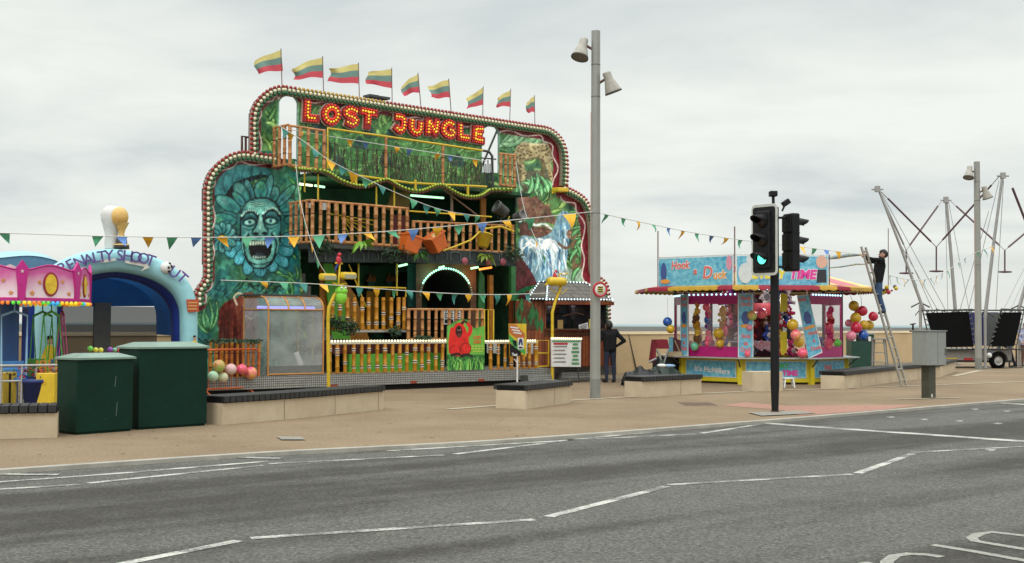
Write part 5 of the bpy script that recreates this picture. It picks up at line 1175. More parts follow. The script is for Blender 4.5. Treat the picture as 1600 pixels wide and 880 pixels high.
mb = MB(); mb.add([RF.P(ub0, zb, .3), RF.P(ubm - .002, zb, .95), RF.P(ubm - .002, zE, .95), RF.P(ub0, zE, .3)], [(0, 1, 2, 3)]); mb.add([RF.P(ub0 - .05, zb, .28), RF.P(ub0, zb, .02), RF.P(ub0, zE, .02), RF.P(ub0 - .05, zE, .28)], [(0, 1, 2, 3)]); sw = mb.build('side_wall', M_WOODR, booth)
mb = MB()
def ds(t_, z): return RF.P(ub0 + (ubm - ub0) * t_, z, .3 + .65 * t_) + (RF.n * .8 - RF.u * .6) * .02
zz0, zz1 = Z(840, 515, .6), Z(840, 480, .6); mb.add([ds(.35, zz0), ds(.75, zz0), ds(.75, zz1), ds(.35, zz1)], [(0, 1, 2, 3)]); mb.build('side_door', M_BRN, booth)
mb = MB(); rr = random.Random(9)
for k in range(9):
    t_ = rr.uniform(0, .9); z = rr.uniform(zC + .1, zE - .05); mb.add([ds(t_, z), ds(min(1, t_ + .12), z - .25), ds(min(1, t_ + .18), z), ds(min(1, t_ + .1), z + .22)], [(0, 1, 2, 3)])
mb.build('painted_leaves', M_GRNB, booth)
mb = MB(); mb.fbox(RF, ubm, ubm + .07, zC, zE, .85, .95); mb.fbox(RF, ubm, ub1, zE - .1, zE, .5, .95); mb.build('window_frame', M_WOODR, booth)
mb = MB(); mb.fbox(RF, ubm, ub1, zC, zC + .04, .45, 1.08); mb.build('counter_top', M_BRN, booth)
mb = MB(); mb.fbox(RF, ubm + .07, ub1, zC + .04, zE - .1, .60, .62); mb.build('window_pane', mat('booth_glass', (.015, .02, .022), .08, spec=.6), booth)
mb = MB(); mb.prism([RF.W(871, 516, 1.0), RF.W(879, 516, 1.0), RF.W(879, 500, 1.0), RF.W(871, 500, 1.0)], RF.n * .02); mb.build('counter_sign', mat('tan_sign', (.4, .25, .08), .6), booth)
mb = MB(); mb.prism([RF.W(904, 508, 1.0), RF.W(918, 504, 1.0), RF.W(919, 514, 1.0), RF.W(905, 517, 1.0)], RF.n * .01); s1 = mb.build('counter_sign', M_WHITE, booth)
mb = MB()
for k in range(3): mb.tube([RF.W(906, 510 + k * 2.3, 1.02), RF.W(917, 506.5 + k * 2.3, 1.02)], .006, 4)
mb.build('text_lines', M_BLACK, s1)
mb = MB(); mb.prism([RF.W(920, 516, 1.0), RF.W(926, 516, 1.0), RF.W(926, 499, 1.0), RF.W(920, 499, 1.0)], RF.n * .015); mb.build('counter_sign', mat('yellow_sign', (.6, .5, .1), .6), booth)
mb = MB(); mb.tube([RF.W(879, 494, 1.0), RF.W(899, 489, 1.0), RF.W(912, 492, 1.0)], .02, 5); mb.fbox(RF, ubm, ub1, zC - .14, zC - .08, .95, .98); mb.build('counter_trim', M_BRN, booth)
# roof: hipped, shingled
rm = bpy.data.materials.new('roof_shingle'); rm.use_nodes = True; t = rm.node_tree; b = t.nodes['Principled BSDF']; co = N(t, 'ShaderNodeTexCoord'); dt = N(t, 'ShaderNodeVectorMath', operation='DOT_PRODUCT'); dt.inputs[1].default_value = tuple(RF.u); t.links.new(co.outputs['Object'], dt.inputs[0]); sp2 = N(t, 'ShaderNodeSeparateXYZ'); t.links.new(co.outputs['Object'], sp2.inputs[0]); cb = N(t, 'ShaderNodeCombineXYZ'); t.links.new(dt.outputs['Value'], cb.inputs[0]); t.links.new(sp2.outputs['Z'], cb.inputs[1])
br = N(t, 'ShaderNodeTexBrick', Scale=1.0); br.inputs['Brick Width'].default_value = .07; br.inputs['Row Height'].default_value = .11; br.inputs['Mortar Size'].default_value = .006; br.inputs['Color1'].default_value = (.20, .18, .16, 1); br.inputs['Color2'].default_value = (.12, .11, .10, 1); br.inputs['Mortar'].default_value = (.03, .03, .03, 1); t.links.new(cb.outputs[0], br.inputs['Vector']); t.links.new(br.outputs['Color'], b.inputs['Base Color']); b.inputs['Roughness'].default_value = .85
eL, eC, eR = RF.W(823, 468.5, .5), RF.W(853, 469, 1.3), RF.W(956, 469.5, 1.0); rL, rM, rR = RF.W(842, 441.5, .12), RF.W(855, 441, .4), RF.W(915, 443, .3)
mb = MB(); mb.quad(eL, eC, rM, rL); mb.quad(eC, eR, rR, rM); bk = RF.W(880, 441, .06); mb.quad(rL, rM, rR, RF.W(915, 443, .06)); mb.add([eL - UPV * .02, eC - UPV * .02, eR - UPV * .02, RF.P(uE - .1, eR.z - .02, .06), RF.P(ub0, eL.z - .02, .06)], [(0, 1, 2, 3, 4)]); mb.build('roof', rm, booth)
M_LEDB = mat('white_led', (.85, .95, 1), .3, emit=1.2, ecol=(.72, .93, 1))
mb = MB(); mt = MB()
for a, c in ((eL, eC), (eC, eR), (eC, rM), (rL, rM), (eL, rL), (rM, rR), (rR, eR)):
    n_ = max(2, int((c - a).length / .125)); mt.tube([a + UPV * .01, c + UPV * .01], .022, 5)
    for k in range(n_ + 1): mb.sphere(a + (c - a) * (k / n_) + (RF.n + UPV).normalized() * .03, .024, 6, 5)
mt.build('roof_trim', M_DKMET, booth); build_each(mb, 'roof_lamp', M_LEDB, booth)
mb = MB(); mb.hexa([eC - UPV * .12, eR - UPV * .12, eR - UPV * .12 - RF.n * .05, eC - UPV * .12 - RF.n * .05, eC - UPV * .02, eR - UPV * .02, eR - UPV * .02 - RF.n * .05, eC - UPV * .02 - RF.n * .05]); mb.build('fascia', M_WOODR, booth)
# steps by the booth and by the lamp post
for k, (xa, xb, yt, d, lb) in enumerate(((829, 866, 577, 1.9, 'two tread checker plate step in front of the yellow gate'), (886, 934, 576, 1.1, 'checker plate steps in front of the pay booth'))):
    th = thing('metal_step', RF.W((xa + xb) / 2, 600, d), lb, 'steps', 'metal steps up to the ride')
    a, c = U(xa, 585, d), U(xb, 585, d); h = zDeck
    dn = DF if k == 0 else .6
    for j, (za, dd0, dd1) in enumerate(((h * .62, dn + .01, dn + .3), (h * .31, dn + .3, dn + .6))):
        mb = MB(); mb.fbox(RF, a, c, za - .04, za, dd0, dd1); mb.fbox(RF, a, a + .03, 0, za - .04, dd0, dd1); mb.fbox(RF, c - .03, c, 0, za - .04, dd0, dd1); mb.fbox(RF, a + .03, c - .03, .03, za - .04, dd1 - .02, dd1 - .01); mb.build('tread', M_CHK, th)
# ------------------------------------------------------------------ price board
PB = .98 + .7
th = thing('price_board', RF.W(885, 590, PB), 'white price board with red and green lines of text and a lit top edge', 'sign')
q = [RF.W(862.5, 573, PB), RF.W(907.5, 573.5, PB), RF.W(908, 531, PB), RF.W(862, 530, PB)]
mb = MB(); mb.prism(q, -RF.n * .04); mb.build('board', M_WHITE, th)
mb = MB()
for k in range(5): y = 541.5 + k * 6; mb.prism([RF.W(866, y + 1.2, PB + .003), RF.W(886 - (k * 3) % 5, y + 1.2, PB + .003), RF.W(886 - (k * 3) % 5, y - 1, PB + .003), RF.W(866, y - 1, PB + .003)], RF.n * .003)
mb.build('text_lines', mat('grey_text', (.25, .22, .22), .6), th)
mb = MB(); mb.prism([RF.W(865, 538.8, PB + .003), RF.W(887, 538.8, PB + .003), RF.W(887, 535.6, PB + .003), RF.W(865, 535.6, PB + .003)], RF.n * .003)
for k in range(5): mb.sphere(RF.W(864.3, 542 + k * 6, PB + .005), .012, 6, 4)
mb.build('heading', mat('red_text', (.45, .03, .05), .6), th)
mb = MB()
for k in range(6): y = 538 + k * 6; w_ = 4 + (k * 7) % 3; mb.prism([RF.W(899 - w_, y + 2, PB + .003), RF.W(899 + w_, y + 2, PB + .003), RF.W(899 + w_, y - 1.6, PB + .003), RF.W(899 - w_, y - 1.6, PB + .003)], RF.n * .003)
mb.prism([RF.W(863, 534.8, PB + .003), RF.W(907, 534.8, PB + .003), RF.W(907, 532, PB + .003), RF.W(863, 532, PB + .003)], RF.n * .003)
mb.build('prices', mat('green_text', (.10, .28, .12), .6), th)
mb = MB()
a, c = RF.W(862, 530, PB), RF.W(908, 530.5, PB)
for k in range(16): mb.sphere(a + (c - a) * (k / 15) + UPV * .02, .028, 6, 5)
mb.build('lamps', M_LEDW, th)
mb = MB(); mb.tube([RF.W(866, 573, PB - .03), RF.P(U(866, 590, PB - .03), 0, PB - .03)], .02, 6); mb.tube([RF.W(904, 573, PB - .03), RF.P(U(904, 590, PB - .03), 0, PB - .03)], .02, 6); mb.build('leg', M_DKMET, th)
# ------------------------------------------------------------------ arrow sign on a white pole
gq = gp(808, 603); SF = Frame((gq.x, gq.y), RANG - R(6))
th = thing('arrow_sign', gq, 'green, orange and black arrow shaped sign on a thin white pole behind the bench', 'sign')
mb = MB(); mb.tube([SF.W(808, 604), SF.W(808.5, 545)], .022, 8); mb.lathe(gq, [(0, 0), (.16, 0), (.16, .02), (0, .03)], UPV, 16); mb.tube([SF.W(803, 561), SF.W(808, 567)], .014, 6); mb.build('pole', M_WHITE, th)
mb = MB(); mb.prism([SF.W(*p, .03) for p in [(795, 506), (822.5, 506), (822.5, 558), (818, 554), (797, 557.5)]], -SF.n * .02); mb.build('sign_board', M_YEP, th)
def dec(pts, m, d=.032, h=.003): 
    mb = MB(); mb.prism([SF.W(*p, d) for p in pts], SF.n * h); return mb.build('sign_graphic', m, th)
dec([(795.5, 507), (806, 507), (820, 522), (820, 530), (806, 528), (795.5, 520)], mat('sign_orange', (.5, .14, .03), .6)); dec([(795.5, 522), (803, 530), (820, 545), (821, 555), (804, 543), (795.5, 533)], mat('sign_green', (.05, .35, .06), .6)); dec([(796, 536), (801, 540), (814, 550), (814, 556), (797, 557)], M_BLACK, .037)
dec([(800, 532), (807, 532), (807, 542), (803, 540)], M_BLACK, .036)
M_SW = mat('sign_white', (.7, .7, .68), .6); dec([(809, 528), (818, 528), (818, 546), (809, 546)], M_SW, .041); dec([(811, 531), (813.5, 529), (816, 531), (817, 539), (815, 540), (813.5, 534), (812, 540), (810, 539)], mat('sign_navy', (.02, .03, .12), .6), .045); dec([(810.5, 542), (816.5, 542), (816.5, 544.5), (810.5, 544.5)], M_BLACK, .045)
mb = MB()
for k in range(3): mb.prism([SF.W(797 + k * 2.5, 512 + k * 4.3, .037), SF.W(810 + k * 2.5, 514 + k * 4.3, .037), SF.W(810 + k * 2.5, 511.8 + k * 4.3, .037), SF.W(797 + k * 2.5, 510 + k * 4.3, .037)], SF.n * .003)
mb.build('sign_lines', M_SW, th)
mb = MB(); put_text(mb, 'Thank', SF.W(804, 554.3, .043), SF.u, UPV, .1, off=.003, fit=.19, rot=-.12); mb.build('sign_lettering', M_SW, th)
# ================================================================== LEFT SIDE
M_GCAB = mat('green_cabinet_paint', (.001, .023, .0145), .6, var=.25, scale=2, bump=.05, spec=.2); M_GLID = mat('green_cabinet_lid', (.16, .25, .20), .4, var=.2, scale=3)
M_CONC = mat('bench_concrete', (.58, .48, .345), .9, var=.22, scale=2.2, bump=.25, bscale=40, col2=(.46, .365, .25)); M_SLAT = mat('black_slats', (.018, .019, .020), .5, var=.4, scale=12)
def cabinet(fl, fr_, dep, hb, hl, label):
    a, c = gp(*fl), gp(*fr_); L = (c - a).length; fr = Frame((a.x, a.y), math.atan2(c.y - a.y, c.x - a.x))
    th = thing('utility_cabinet', fr.P(L / 2, 0, -dep / 2), label, 'cabinet', 'green utility cabinets')
    mb = MB(); mb.fbox(fr, 0, L, .03, hb, -dep, 0); mb.fbox(fr, .02, L - .02, 0, .03, -dep + .02, -.02); mb.build('cabinet_body', M_GCAB, th, bevel=.008)
    mb = MB(); e = .03; P = fr.P; i_ = .16
    mb.hexa([P(-e, hb + .002, e), P(L + e, hb + .002, e), P(L + e, hb + .002, -dep - e), P(-e, hb + .002, -dep - e), P(-e, hb + .03, e), P(L + e, hb + .03, e), P(L + e, hb + .03, -dep - e), P(-e, hb + .03, -dep - e)])
    mb.hexa([P(-e, hb + .03, e), P(L + e, hb + .03, e), P(L + e, hb + .03, -dep - e), P(-e, hb + .03, -dep - e), P(i_, hl, -i_ * .9), P(L - i_, hl, -i_ * .9), P(L - i_, hl, -dep + i_ * .9), P(i_, hl, -dep + i_ * .9)])
    mb.build('cabinet_lid', M_GLID, th)
    return fr, L, th
fr, L, th = cabinet((119, 680), (207, 673.5), .52, 1.06, 1.15, 'lower green metal cabinet with scratched doors, left one of the pair on the pavement')
mb = MB()
for u, z, h in ((L * .66, .66, .15), (L * .69, .24, .20), (L * .5, .2, .012)): mb.quad(fr.P(u, z, .004), fr.P(u + .008, z, .004), fr.P(u + .022, z + h, .004), fr.P(u + .016, z + h, .004))
mb.build('scratch', mat('scratch_grey', (.16, .22, .20), .8), th)
fr, L, th = cabinet((216, 672), (323, 665), .6, 1.20, 1.30, 'taller green metal cabinet, right one of the pair on the pavement')
def bench(name, pts, dep, h, label, slats=True, ext=0, grp='concrete benches along the promenade', top=.11, m=None):
    """front base line given in photo points; depth goes away from the street"""
    G = [gp(*p) if isinstance(p, tuple) else p for p in pts]; n = len(G); nn = []
    for i in range(n):
        d = (G[min(i + 1, n - 1)] - G[max(i - 1, 0)]).normalized(); nn.append(Vector((-d.y, d.x, 0)))
    th = thing(name, sum(G, Vector()) / n + nn[n // 2] * dep / 2, label, 'bench', grp)
    mb = MB(); z0 = Vector((0, 0, 0)); z1 = Vector((0, 0, h))
    for i in range(n - 1):
        a, b, na, nb_ = G[i], G[i + 1], nn[i] * dep, nn[i + 1] * dep
        mb.quad(a, b, b + z1, a + z1); mb.quad(b + nb_, a + na, a + na + z1, b + nb_ + z1); mb.quad(a + z1, b + z1, b + nb_ + z1, a + na + z1)
    mb.quad(G[0] + nn[0] * dep, G[0], G[0] + z1, G[0] + nn[0] * dep + z1); mb.quad(G[-1], G[-1] + nn[-1] * dep, G[-1] + nn[-1] * dep + z1, G[-1] + z1)
    mb.build('concrete_base', m or M_CONC, th)
    # cast joints as thin brown strips
    mj = MB(); acc = 0; st = 1.35
    for i in range(n - 1):
        seg = (G[i + 1] - G[i]).length; d = (G[i + 1] - G[i]).normalized(); q = st - acc
        while q < seg: p = G[i] + d * q - nn[i] * .004; mj.quad(p, p + d * .012, p + d * .012 + Vector((0, 0, h - .01)), p + Vector((0, 0, h - .01))); q += st
        acc = (acc + seg) % st
    if mj.v: mj.build('joint', mat('joint_brown', (.20, .15, .10), .9), th)
    if slats:
        mb = MB(); o_ = .05
        for i in range(n - 1):
            seg = (G[i + 1] - G[i]).length; d = (G[i + 1] - G[i]).normalized(); k = max(1, int(seg / .11))
            for j in range(k):
                t0, t1 = j / k, (j + .86) / k; a = G[i] + d * seg * t0; b = G[i] + d * seg * t1
                n0 = nn[i] * (1 - t0) + nn[i + 1] * t0; A = [a - n0 * o_, b - n0 * o_, b + n0 * (dep + o_), a + n0 * (dep + o_)]
                mb.hexa([p + Vector((0, 0, h + .015)) for p in A] + [p + Vector((0, 0, h + top)) for p in A])
        mb.build('slatted_seat', M_SLAT, th)
        mb = MB()
        for i in range(n - 1):
            a, b, na, nb_ = G[i] + nn[i] * .02, G[i + 1] + nn[i + 1] * .02, nn[i] * (dep - .04), nn[i + 1] * (dep - .04)
            q = [a, b, b + nb_, a + na]; mb.hexa([p + Vector((0, 0, h + .001)) for p in q] + [p + Vector((0, 0, h + top - .02)) for p in q])
        mb.build('seat_frame', M_BLACK, th)
    return th
bench('bench', [(-60, 684.5), (0, 686.5), (89, 684)][1:] if False else [gp(0, 686) + (gp(0, 686) - gp(89, 684)) * .8, gp(0, 686), gp(89, 684)], .55, .34, 'pale concrete bench with black slatted seat at the left edge of the photo')
bench('bench', [(347, 664), (420, 658), (500, 650.5), (560, 644), (599, 640)], .50, .335, 'long gently curved concrete bench with black slatted seat in front of the clear shelter')
bench('bench', [(821, 639.5), (892, 629.5)], .62, .34, 'short concrete bench with black seat in front of the arrow sign')
bench('bench', [(1003, 621), (1096, 615.5)], .50, .34, 'short concrete bench with black seat left of the duck stall, next to the black heap')
bench('bench', [(1319, 608), (1360, 602.5), (1410, 595.5), (1470, 590)], .6, .33, 'long curved concrete bench with black seat under the tall ladder')
b = bench('concrete_block', [(1176, 612), (1223, 611)], .45, .47, 'square edged bare concrete block behind the traffic light pole', slats=False)
b['category'] = 'block'
b = bench('concrete_block', [(1472, 588.5), (1493, 581)], .5, .33, 'small concrete bench end block beyond the grey cabinet on a post', slats=True)
b['category'] = 'block'
# ------------------------------------------------------------------ orange barrier and balls
M_ORB = mat('orange_barrier_paint', (.62, .12, .03), .4, var=.15)
def barrier(p0, p1, h, label, nbars=10):
    L = (p1 - p0).length; fr = Frame((p0.x, p0.y), math.atan2(p1.y - p0.y, p1.x - p0.x)); th = thing('crowd_barrier', fr.P(L / 2, 0, 0), label, 'barrier', 'orange crowd barriers')
    mb = MB(); r = .12; zl = .18; q = [fr.P(0, zl), fr.P(0, h - r), fr.P(r * .3, h - r * .3), fr.P(r, h), fr.P(L - r, h), fr.P(L - r * .3, h - r * .3), fr.P(L, h - r), fr.P(L, zl), fr.P(0, zl)]
    mb.tube(q, .021, 8); mb.build('barrier_frame', M_ORB, th)
    for k in range(nbars): mb = MB(); u = L * (k + 1) / (nbars + 1); mb.tube([fr.P(u, zl), fr.P(u, h)], .008, 6); mb.build('barrier_bar', M_ORB, th)
    for u in (L * .15, L * .85): mb = MB(); mb.tube([fr.P(u, 0.01, .28), fr.P(u, .1, .05), fr.P(u, zl, 0), fr.P(u, .1, -.05), fr.P(u, .01, -.28)], .018, 6); mb.build('barrier_foot', M_ORB, th)
    return fr
bp1 = gp(404, 617); bp0 = bp1 + (gp(347, 664) - gp(420, 658)).normalized() * 1.75
barrier(bp0, bp1, 1.02, 'orange crowd barrier hung with coloured balls left of the clear shelter')
NT = ['(.9,.9)']
def ball(name, p, r, m, label, group, cat='ball'):
    mb = MB(); mb.sphere(p, r, 20, 14); return tag(mb.build(name, m), label, cat, group)
def ballmat(name, c1, c2, sc=5.0): return mat(name, c1, .25, var=0, scale=sc, col2=c2, coat=.3)
BM = {'rainbow': ballmat('ball_rainbow', (.8, .12, .10), (.25, .7, .12), 4), 'mint': ballmat('ball_mint', (.30, .62, .36), (.65, .72, .55)), 'pale': ballmat('ball_pale', (.50, .68, .35), (.78, .55, .45)), 'blush': ballmat('ball_blush', (.75, .38, .42), (.78, .62, .55)), 'pink': ballmat('ball_pink', (.85, .05, .25), (.85, .2, .1)), 'hot': ballmat('ball_hot', (.85, .04, .30), (.85, .55, .05)),
      'blue': ballmat('ball_blue', (.01, .06, .32), (.02, .14, .50)), 'gold': ballmat('ball_gold', (.55, .33, .01), (.70, .45, .03)), 'red': ballmat('ball_red', (.5, .01, .04), (.62, .02, .08)), 'lpink': ballmat('ball_lpink', (.7, .15, .28), (.8, .35, .4)), 'green': ballmat('ball_green', (.12, .55, .05), (.2, .65, .1)), 'yellow': ballmat('ball_yellow', (.7, .65, .04), (.8, .75, .1)), 'purple': ballmat('ball_purple', (.2, .04, .35), (.35, .1, .5)), 'aqua': ballmat('ball_aqua', (.05, .45, .40), (.3, .6, .2))}
fb = Frame((bp0.x, bp0.y), math.atan2(bp1.y - bp0.y, bp1.x - bp0.x))
for x, y, r, k, lb in ((342, 572, 10, 'rainbow', 'red, yellow and green rainbow ball at the upper left of the orange barrier'), (333, 588, 8.4, 'mint', 'pale mint green ball at the lower left of the orange barrier'), (348.5, 590, 8.2, 'pale', 'pale green and peach ball, second in the lower row on the orange barrier'), (361, 577, 8.8, 'blush', 'pale pink ball in the middle of the orange barrier'), (378, 577, 8.4, 'pink', 'bright pink ball second from the right on the orange barrier'), (392, 583, 10, 'hot', 'large pink and orange ball at the right end of the orange barrier')):
    p = fb.W(x, y, .13); ball('ball', p, r * p.y / F_PX, BM[k], lb, 'balls hung on the orange barrier')
q0 = atY(130, 560, 21.6); q1 = atY(232, 555, 23.2); q0.z = q1.z = 0
fr2 = barrier(q0, q1, 1.02, 'orange crowd barrier standing hidden behind the two green cabinets', 8)
for x, y, r, k, lb in ((141, 545, 4.6, 'green', 'small green ball at the left of the row above the left cabinet'), (149.5, 547, 4.2, 'yellow', 'small yellow ball second in the row above the left cabinet'), (157.5, 547.5, 4.2, 'yellow', 'small yellow ball third in the row above the left cabinet'), (172, 546.5, 4.4, 'purple', 'small purple ball in the middle of the row above the green cabinets'), (179, 547, 3.8, 'aqua', 'small green ball between a purple and a pink one above the cabinets'), (186, 545.5, 5, 'pink', 'small pink ball right of the middle of the row above the cabinets'), (195, 545.5, 5.6, 'lpink', 'larger pink ball second from the right above the cabinets'), (199, 549, 4, 'purple', 'small purple ball at the right end of the row above the cabinets')):
    p = fr2.W(x, y, .08); ball('ball', p, r * p.y / F_PX, BM[k], lb, 'balls in a row above the green cabinets')
# ------------------------------------------------------------------ inflatable goal arch
g0 = gp(312, 632); AF = Frame((g0.x, g0.y), R(24))
M_LBL = mat('inflatable_light_blue', (.30, .60, .66), .45, var=.08, bump=.15, bscale=4); M_NVY = mat('inflatable_navy', (.012, .03, .20), .5, var=.2); M_DBL = mat('inflatable_blue_roof', (.03, .17, .5), .6, var=.3, scale=2)
OUTA = spline([(312, 634), (312, 560), (312, 495), (309, 466), (300, 443), (284, 424), (262, 408), (225, 394), (182, 387), (140, 391), (110, 400), (84, 414), (68, 432), (59, 455), (56, 490), (56, 560), (56, 655)], 4)
INA = spline([(284, 634), (284, 560), (284, 498), (282, 480), (274, 463), (262, 450), (242, 438), (214, 429), (182, 425), (150, 429), (126, 436), (108, 445), (98, 457), (93, 472), (92, 495), (92, 560), (92, 655)], 4)
t = M_DBL.node_tree; b = t.nodes['Principled BSDF']; tr = N(t, 'ShaderNodeBsdfTranslucent'); tr.inputs['Color'].default_value = (.012, .055, .16, 1); ms = N(t, 'ShaderNodeMixShader'); ms.inputs[0].default_value = .45
t.links.new(b.outputs[0], ms.inputs[1]); t.links.new(tr.outputs[0], ms.inputs[2]); t.links.new(ms.outputs[0], [n_ for n_ in t.nodes if n_.type == 'OUTPUT_MATERIAL'][0].inputs[0])
arch = thing('inflatable_arch', AF.W(190, 640), 'light blue inflatable goal arch reading PENALTY SHOOT OUT', 'inflatable')
mb = MB(); n_ = len(OUTA); vs_ = []; K = 12
for i in range(n_):
    (uo, zo), (ui, zi) = AF.inv(*OUTA[i]), AF.inv(*INA[i]); zo = max(zo, 0); zi = max(zi, 0)
    cu_, cz = (uo + ui) / 2, (zo + zi) / 2; hu, hz_ = (uo - ui) / 2, (zo - zi) / 2
    for k in range(K):
        a = 2 * math.pi * k / K; ca, sa = math.cos(a), math.sin(a); ca = math.copysign(abs(ca) ** .75, ca); sa = math.copysign(abs(sa) ** .6, sa)
        vs_.append(AF.P(cu_ + hu * ca, cz + hz_ * ca, -.42 + .42 * sa))
mb.add(vs_, [(i * K + k, i * K + (k + 1) % K, (i + 1) * K + (k + 1) % K, (i + 1) * K + k) for i in range(n_ - 1) for k in range(K)], 0, True)
mb.build('arch_tube', M_LBL, arch)
INR = [AF.inv(*p) for p in INA]; cxu = (INR[0][0] + INR[-1][0]) / 2
def shrink(p, o): return (p[0] + (cxu - p[0]) / abs(cxu - p[0] + 1e-6) * o * min(1, abs(cxu - p[0]) / .6), p[1] - (o if p[1] > 1.6 else 0) * (1 - .3 * min(1, abs(cxu - p[0]) / 2)))
mb = MB(); vs_ = []
for p in INR:
    a = shrink(p, .0); b_ = shrink(p, .09)
    vs_ += [AF.P(a[0], max(a[1], 0), -.3), AF.P(b_[0], max(b_[1], 0), -.42), AF.P(b_[0], max(b_[1], 0), -.75), AF.P(a[0], max(a[1], 0), -.80)]
mb.add(vs_, [(i * 4 + k, i * 4 + k + 1, i * 4 + 5 + k, i * 4 + 4 + k) for i in range(len(INR) - 1) for k in range(3)], 0, True); mb.build('inner_rim', M_NVY, arch)
mb = MB(); vs_ = []; dpt = -3.4
for p in INR: vs_ += [AF.P(p[0], max(p[1], 0), -.85), AF.P(p[0], max(p[1], 0), dpt)]
half = len(INR) - 12
mb.add(vs_, [(i * 2, i * 2 + 1, i * 2 + 3, i * 2 + 2) for i in range(6, len(INR) - 7)], 0, True); mb.build('roof_sheet', M_DBL, arch)
u0_, u1_ = INR[-1][0], INR[0][0]; zn = 1.92
mb = MB(); top_ = [(p[0], p[1]) for p in INR if p[1] > zn]; mb.add([AF.P(u, z, dpt) for u, z in top_] + [AF.P(u1_ - .0, zn, dpt)][:0], [tuple(range(len(top_)))]); mb.build('back_panel', M_DBL, arch)
m = bpy.data.materials.new('grey_net'); m.use_nodes = True; m.node_tree.nodes['Principled BSDF'].inputs['Base Color'].default_value = (.03, .035, .03, 1); m.node_tree.nodes['Principled BSDF'].inputs['Alpha'].default_value = .8; M_NET = m
mb = MB(); mb.quad(AF.P(u0_, 0, dpt), AF.P(u1_, 0, dpt), AF.P(u1_, zn + .02, dpt), AF.P(u0_, zn + .02, dpt)); mb.build('rear_net', M_NET, arch)
mb = MB(); mb.fbox(AF, u0_ - .02, u0_ + .02, 0, zn, dpt, -.9); mb.build('pitch_side', mat('net_green', (.02, .10, .02), .7, var=.3), arch)
ua_, ub_ = AF.inv(147, 520, dpt + .3)[0], AF.inv(173, 520, dpt + .3)[0]; mb = MB(); mb.fbox(AF, ua_, ub_, 0, zn + .1, dpt + .05, dpt + .3); mb.build('inner_pillar', mat('grey_pillar', (.26, .26, .22), .7), arch)
mb = MB(); mb.tube([AF.P(u0_ + 2.2, zn, dpt + .1), AF.P(u0_ + 3.6, .9, dpt + .1)], .012, 5); mb.build('rope', M_BLACK, arch)
M_PUR = mat('purple_letters', (.12, .08, .28), .5)
for ch, x, y, r_ in (('P', 97, 420, 36), ('E', 110.5, 414.5, 31), ('N', 125, 409.5, 26), ('A', 138.5, 406, 20), ('L', 150, 403, 14), ('T', 159.5, 401.5, 9), ('Y', 170.5, 400, 5), ('S', 187.5, 400, -2), ('H', 200, 401, -5), ('O', 212.5, 402.5, -9), ('O', 224, 404.5, -13), ('T', 235.5, 407.5, -17), ('U', 272, 426, -36), ('T', 284.5, 434.5, -42)):
    mb = MB(); put_text(mb, ch, AF.W(x, y, .05), AF.u, UPV, .29, off=.003, ext=.012, rot=R(r_)); mb.build('letter', M_PUR, arch)
mb = MB(); c = AF.W(259.5, 418.5, .0); mb.sphere(c, .115, 18, 12); fbm = mb.build('football', M_WHITE, arch)
mb = MB()
for k, (du, dz) in enumerate(((0, 0), (.075, .03), (-.06, .055), (.02, -.075), (-.07, -.045), (.045, .085))):
    p = c + RF.n * (.113 - .6 * (du * du + dz * dz) / .113) + AF.u * du + UPV * dz; mb.lathe(p, [(.0, .008), (.026, .006), (.03, -.01)], (p - c), 5)
mb.build('patch', M_BLACK, fbm)
mb = MB(); q = [(194, 407), (229, 412), (234, 418), (220, 424), (226, 417), (196, 411)]; mb.prism([AF.W(x, y, .035) for x, y in q], AF.n * .008); q = [(151, 407), (181, 404), (181, 407), (160, 411)]; mb.prism([AF.W(x, y, .035) for x, y in q], AF.n * .008); mb.build('pale_splash', mat('pale_peach', (.62, .60, .55), .6), arch)
mb = MB(); mb.prism([AF.W(*p, .01) for p in [(291, 468), (310, 468), (311, 487), (293, 488)]], AF.n * .02); nb2 = mb.build('notice', mat('red_notice', (.45, .07, .03), .6, var=.3, scale=12), arch)
mb = MB()
for k in range(3): mb.prism([AF.W(294, 474 + k * 5, .033), AF.W(308, 474 + k * 5, .033), AF.W(308, 472 + k * 5, .033), AF.W(294, 472 + k * 5, .033)], AF.n * .003)
mb.build('text_lines', mat('notice_yellow', (.6, .35, .1), .6), nb2)
def painted_player(xc, yt, s_):
    M_YS = mat('shirt_yellow', (.7, .48, .02), .6); 
    mb = MB(); mb.prism([AF.W(xc + x * s_, yt + y * s_, .03) for x, y in [(-7, 16), (-14, 34), (-14, 60), (12, 60), (10, 22), (5, 13), (-3, 13)]], AF.n * .006); p = mb.build('painted_player', M_YS, arch)
    mb = MB(); mb.prism([AF.W(xc + x * s_, yt + y * s_, .032) for x, y in [(-4, 3), (4, 3), (4, 12), (-3, 12)]], AF.n * .006); mb.build('face', mat('painted_skin', (.45, .25, .16), .6), p)
    mb = MB(); mb.prism([AF.W(xc + x * s_, yt + y * s_, .034) for x, y in [(-4.5, 5), (-4, -1), (3, -2), (5, 4), (2, 3)]], AF.n * .006); mb.build('hair', M_BLACK, p)
painted_player(78, 526, 1.0); painted_player(304, 525, .55)
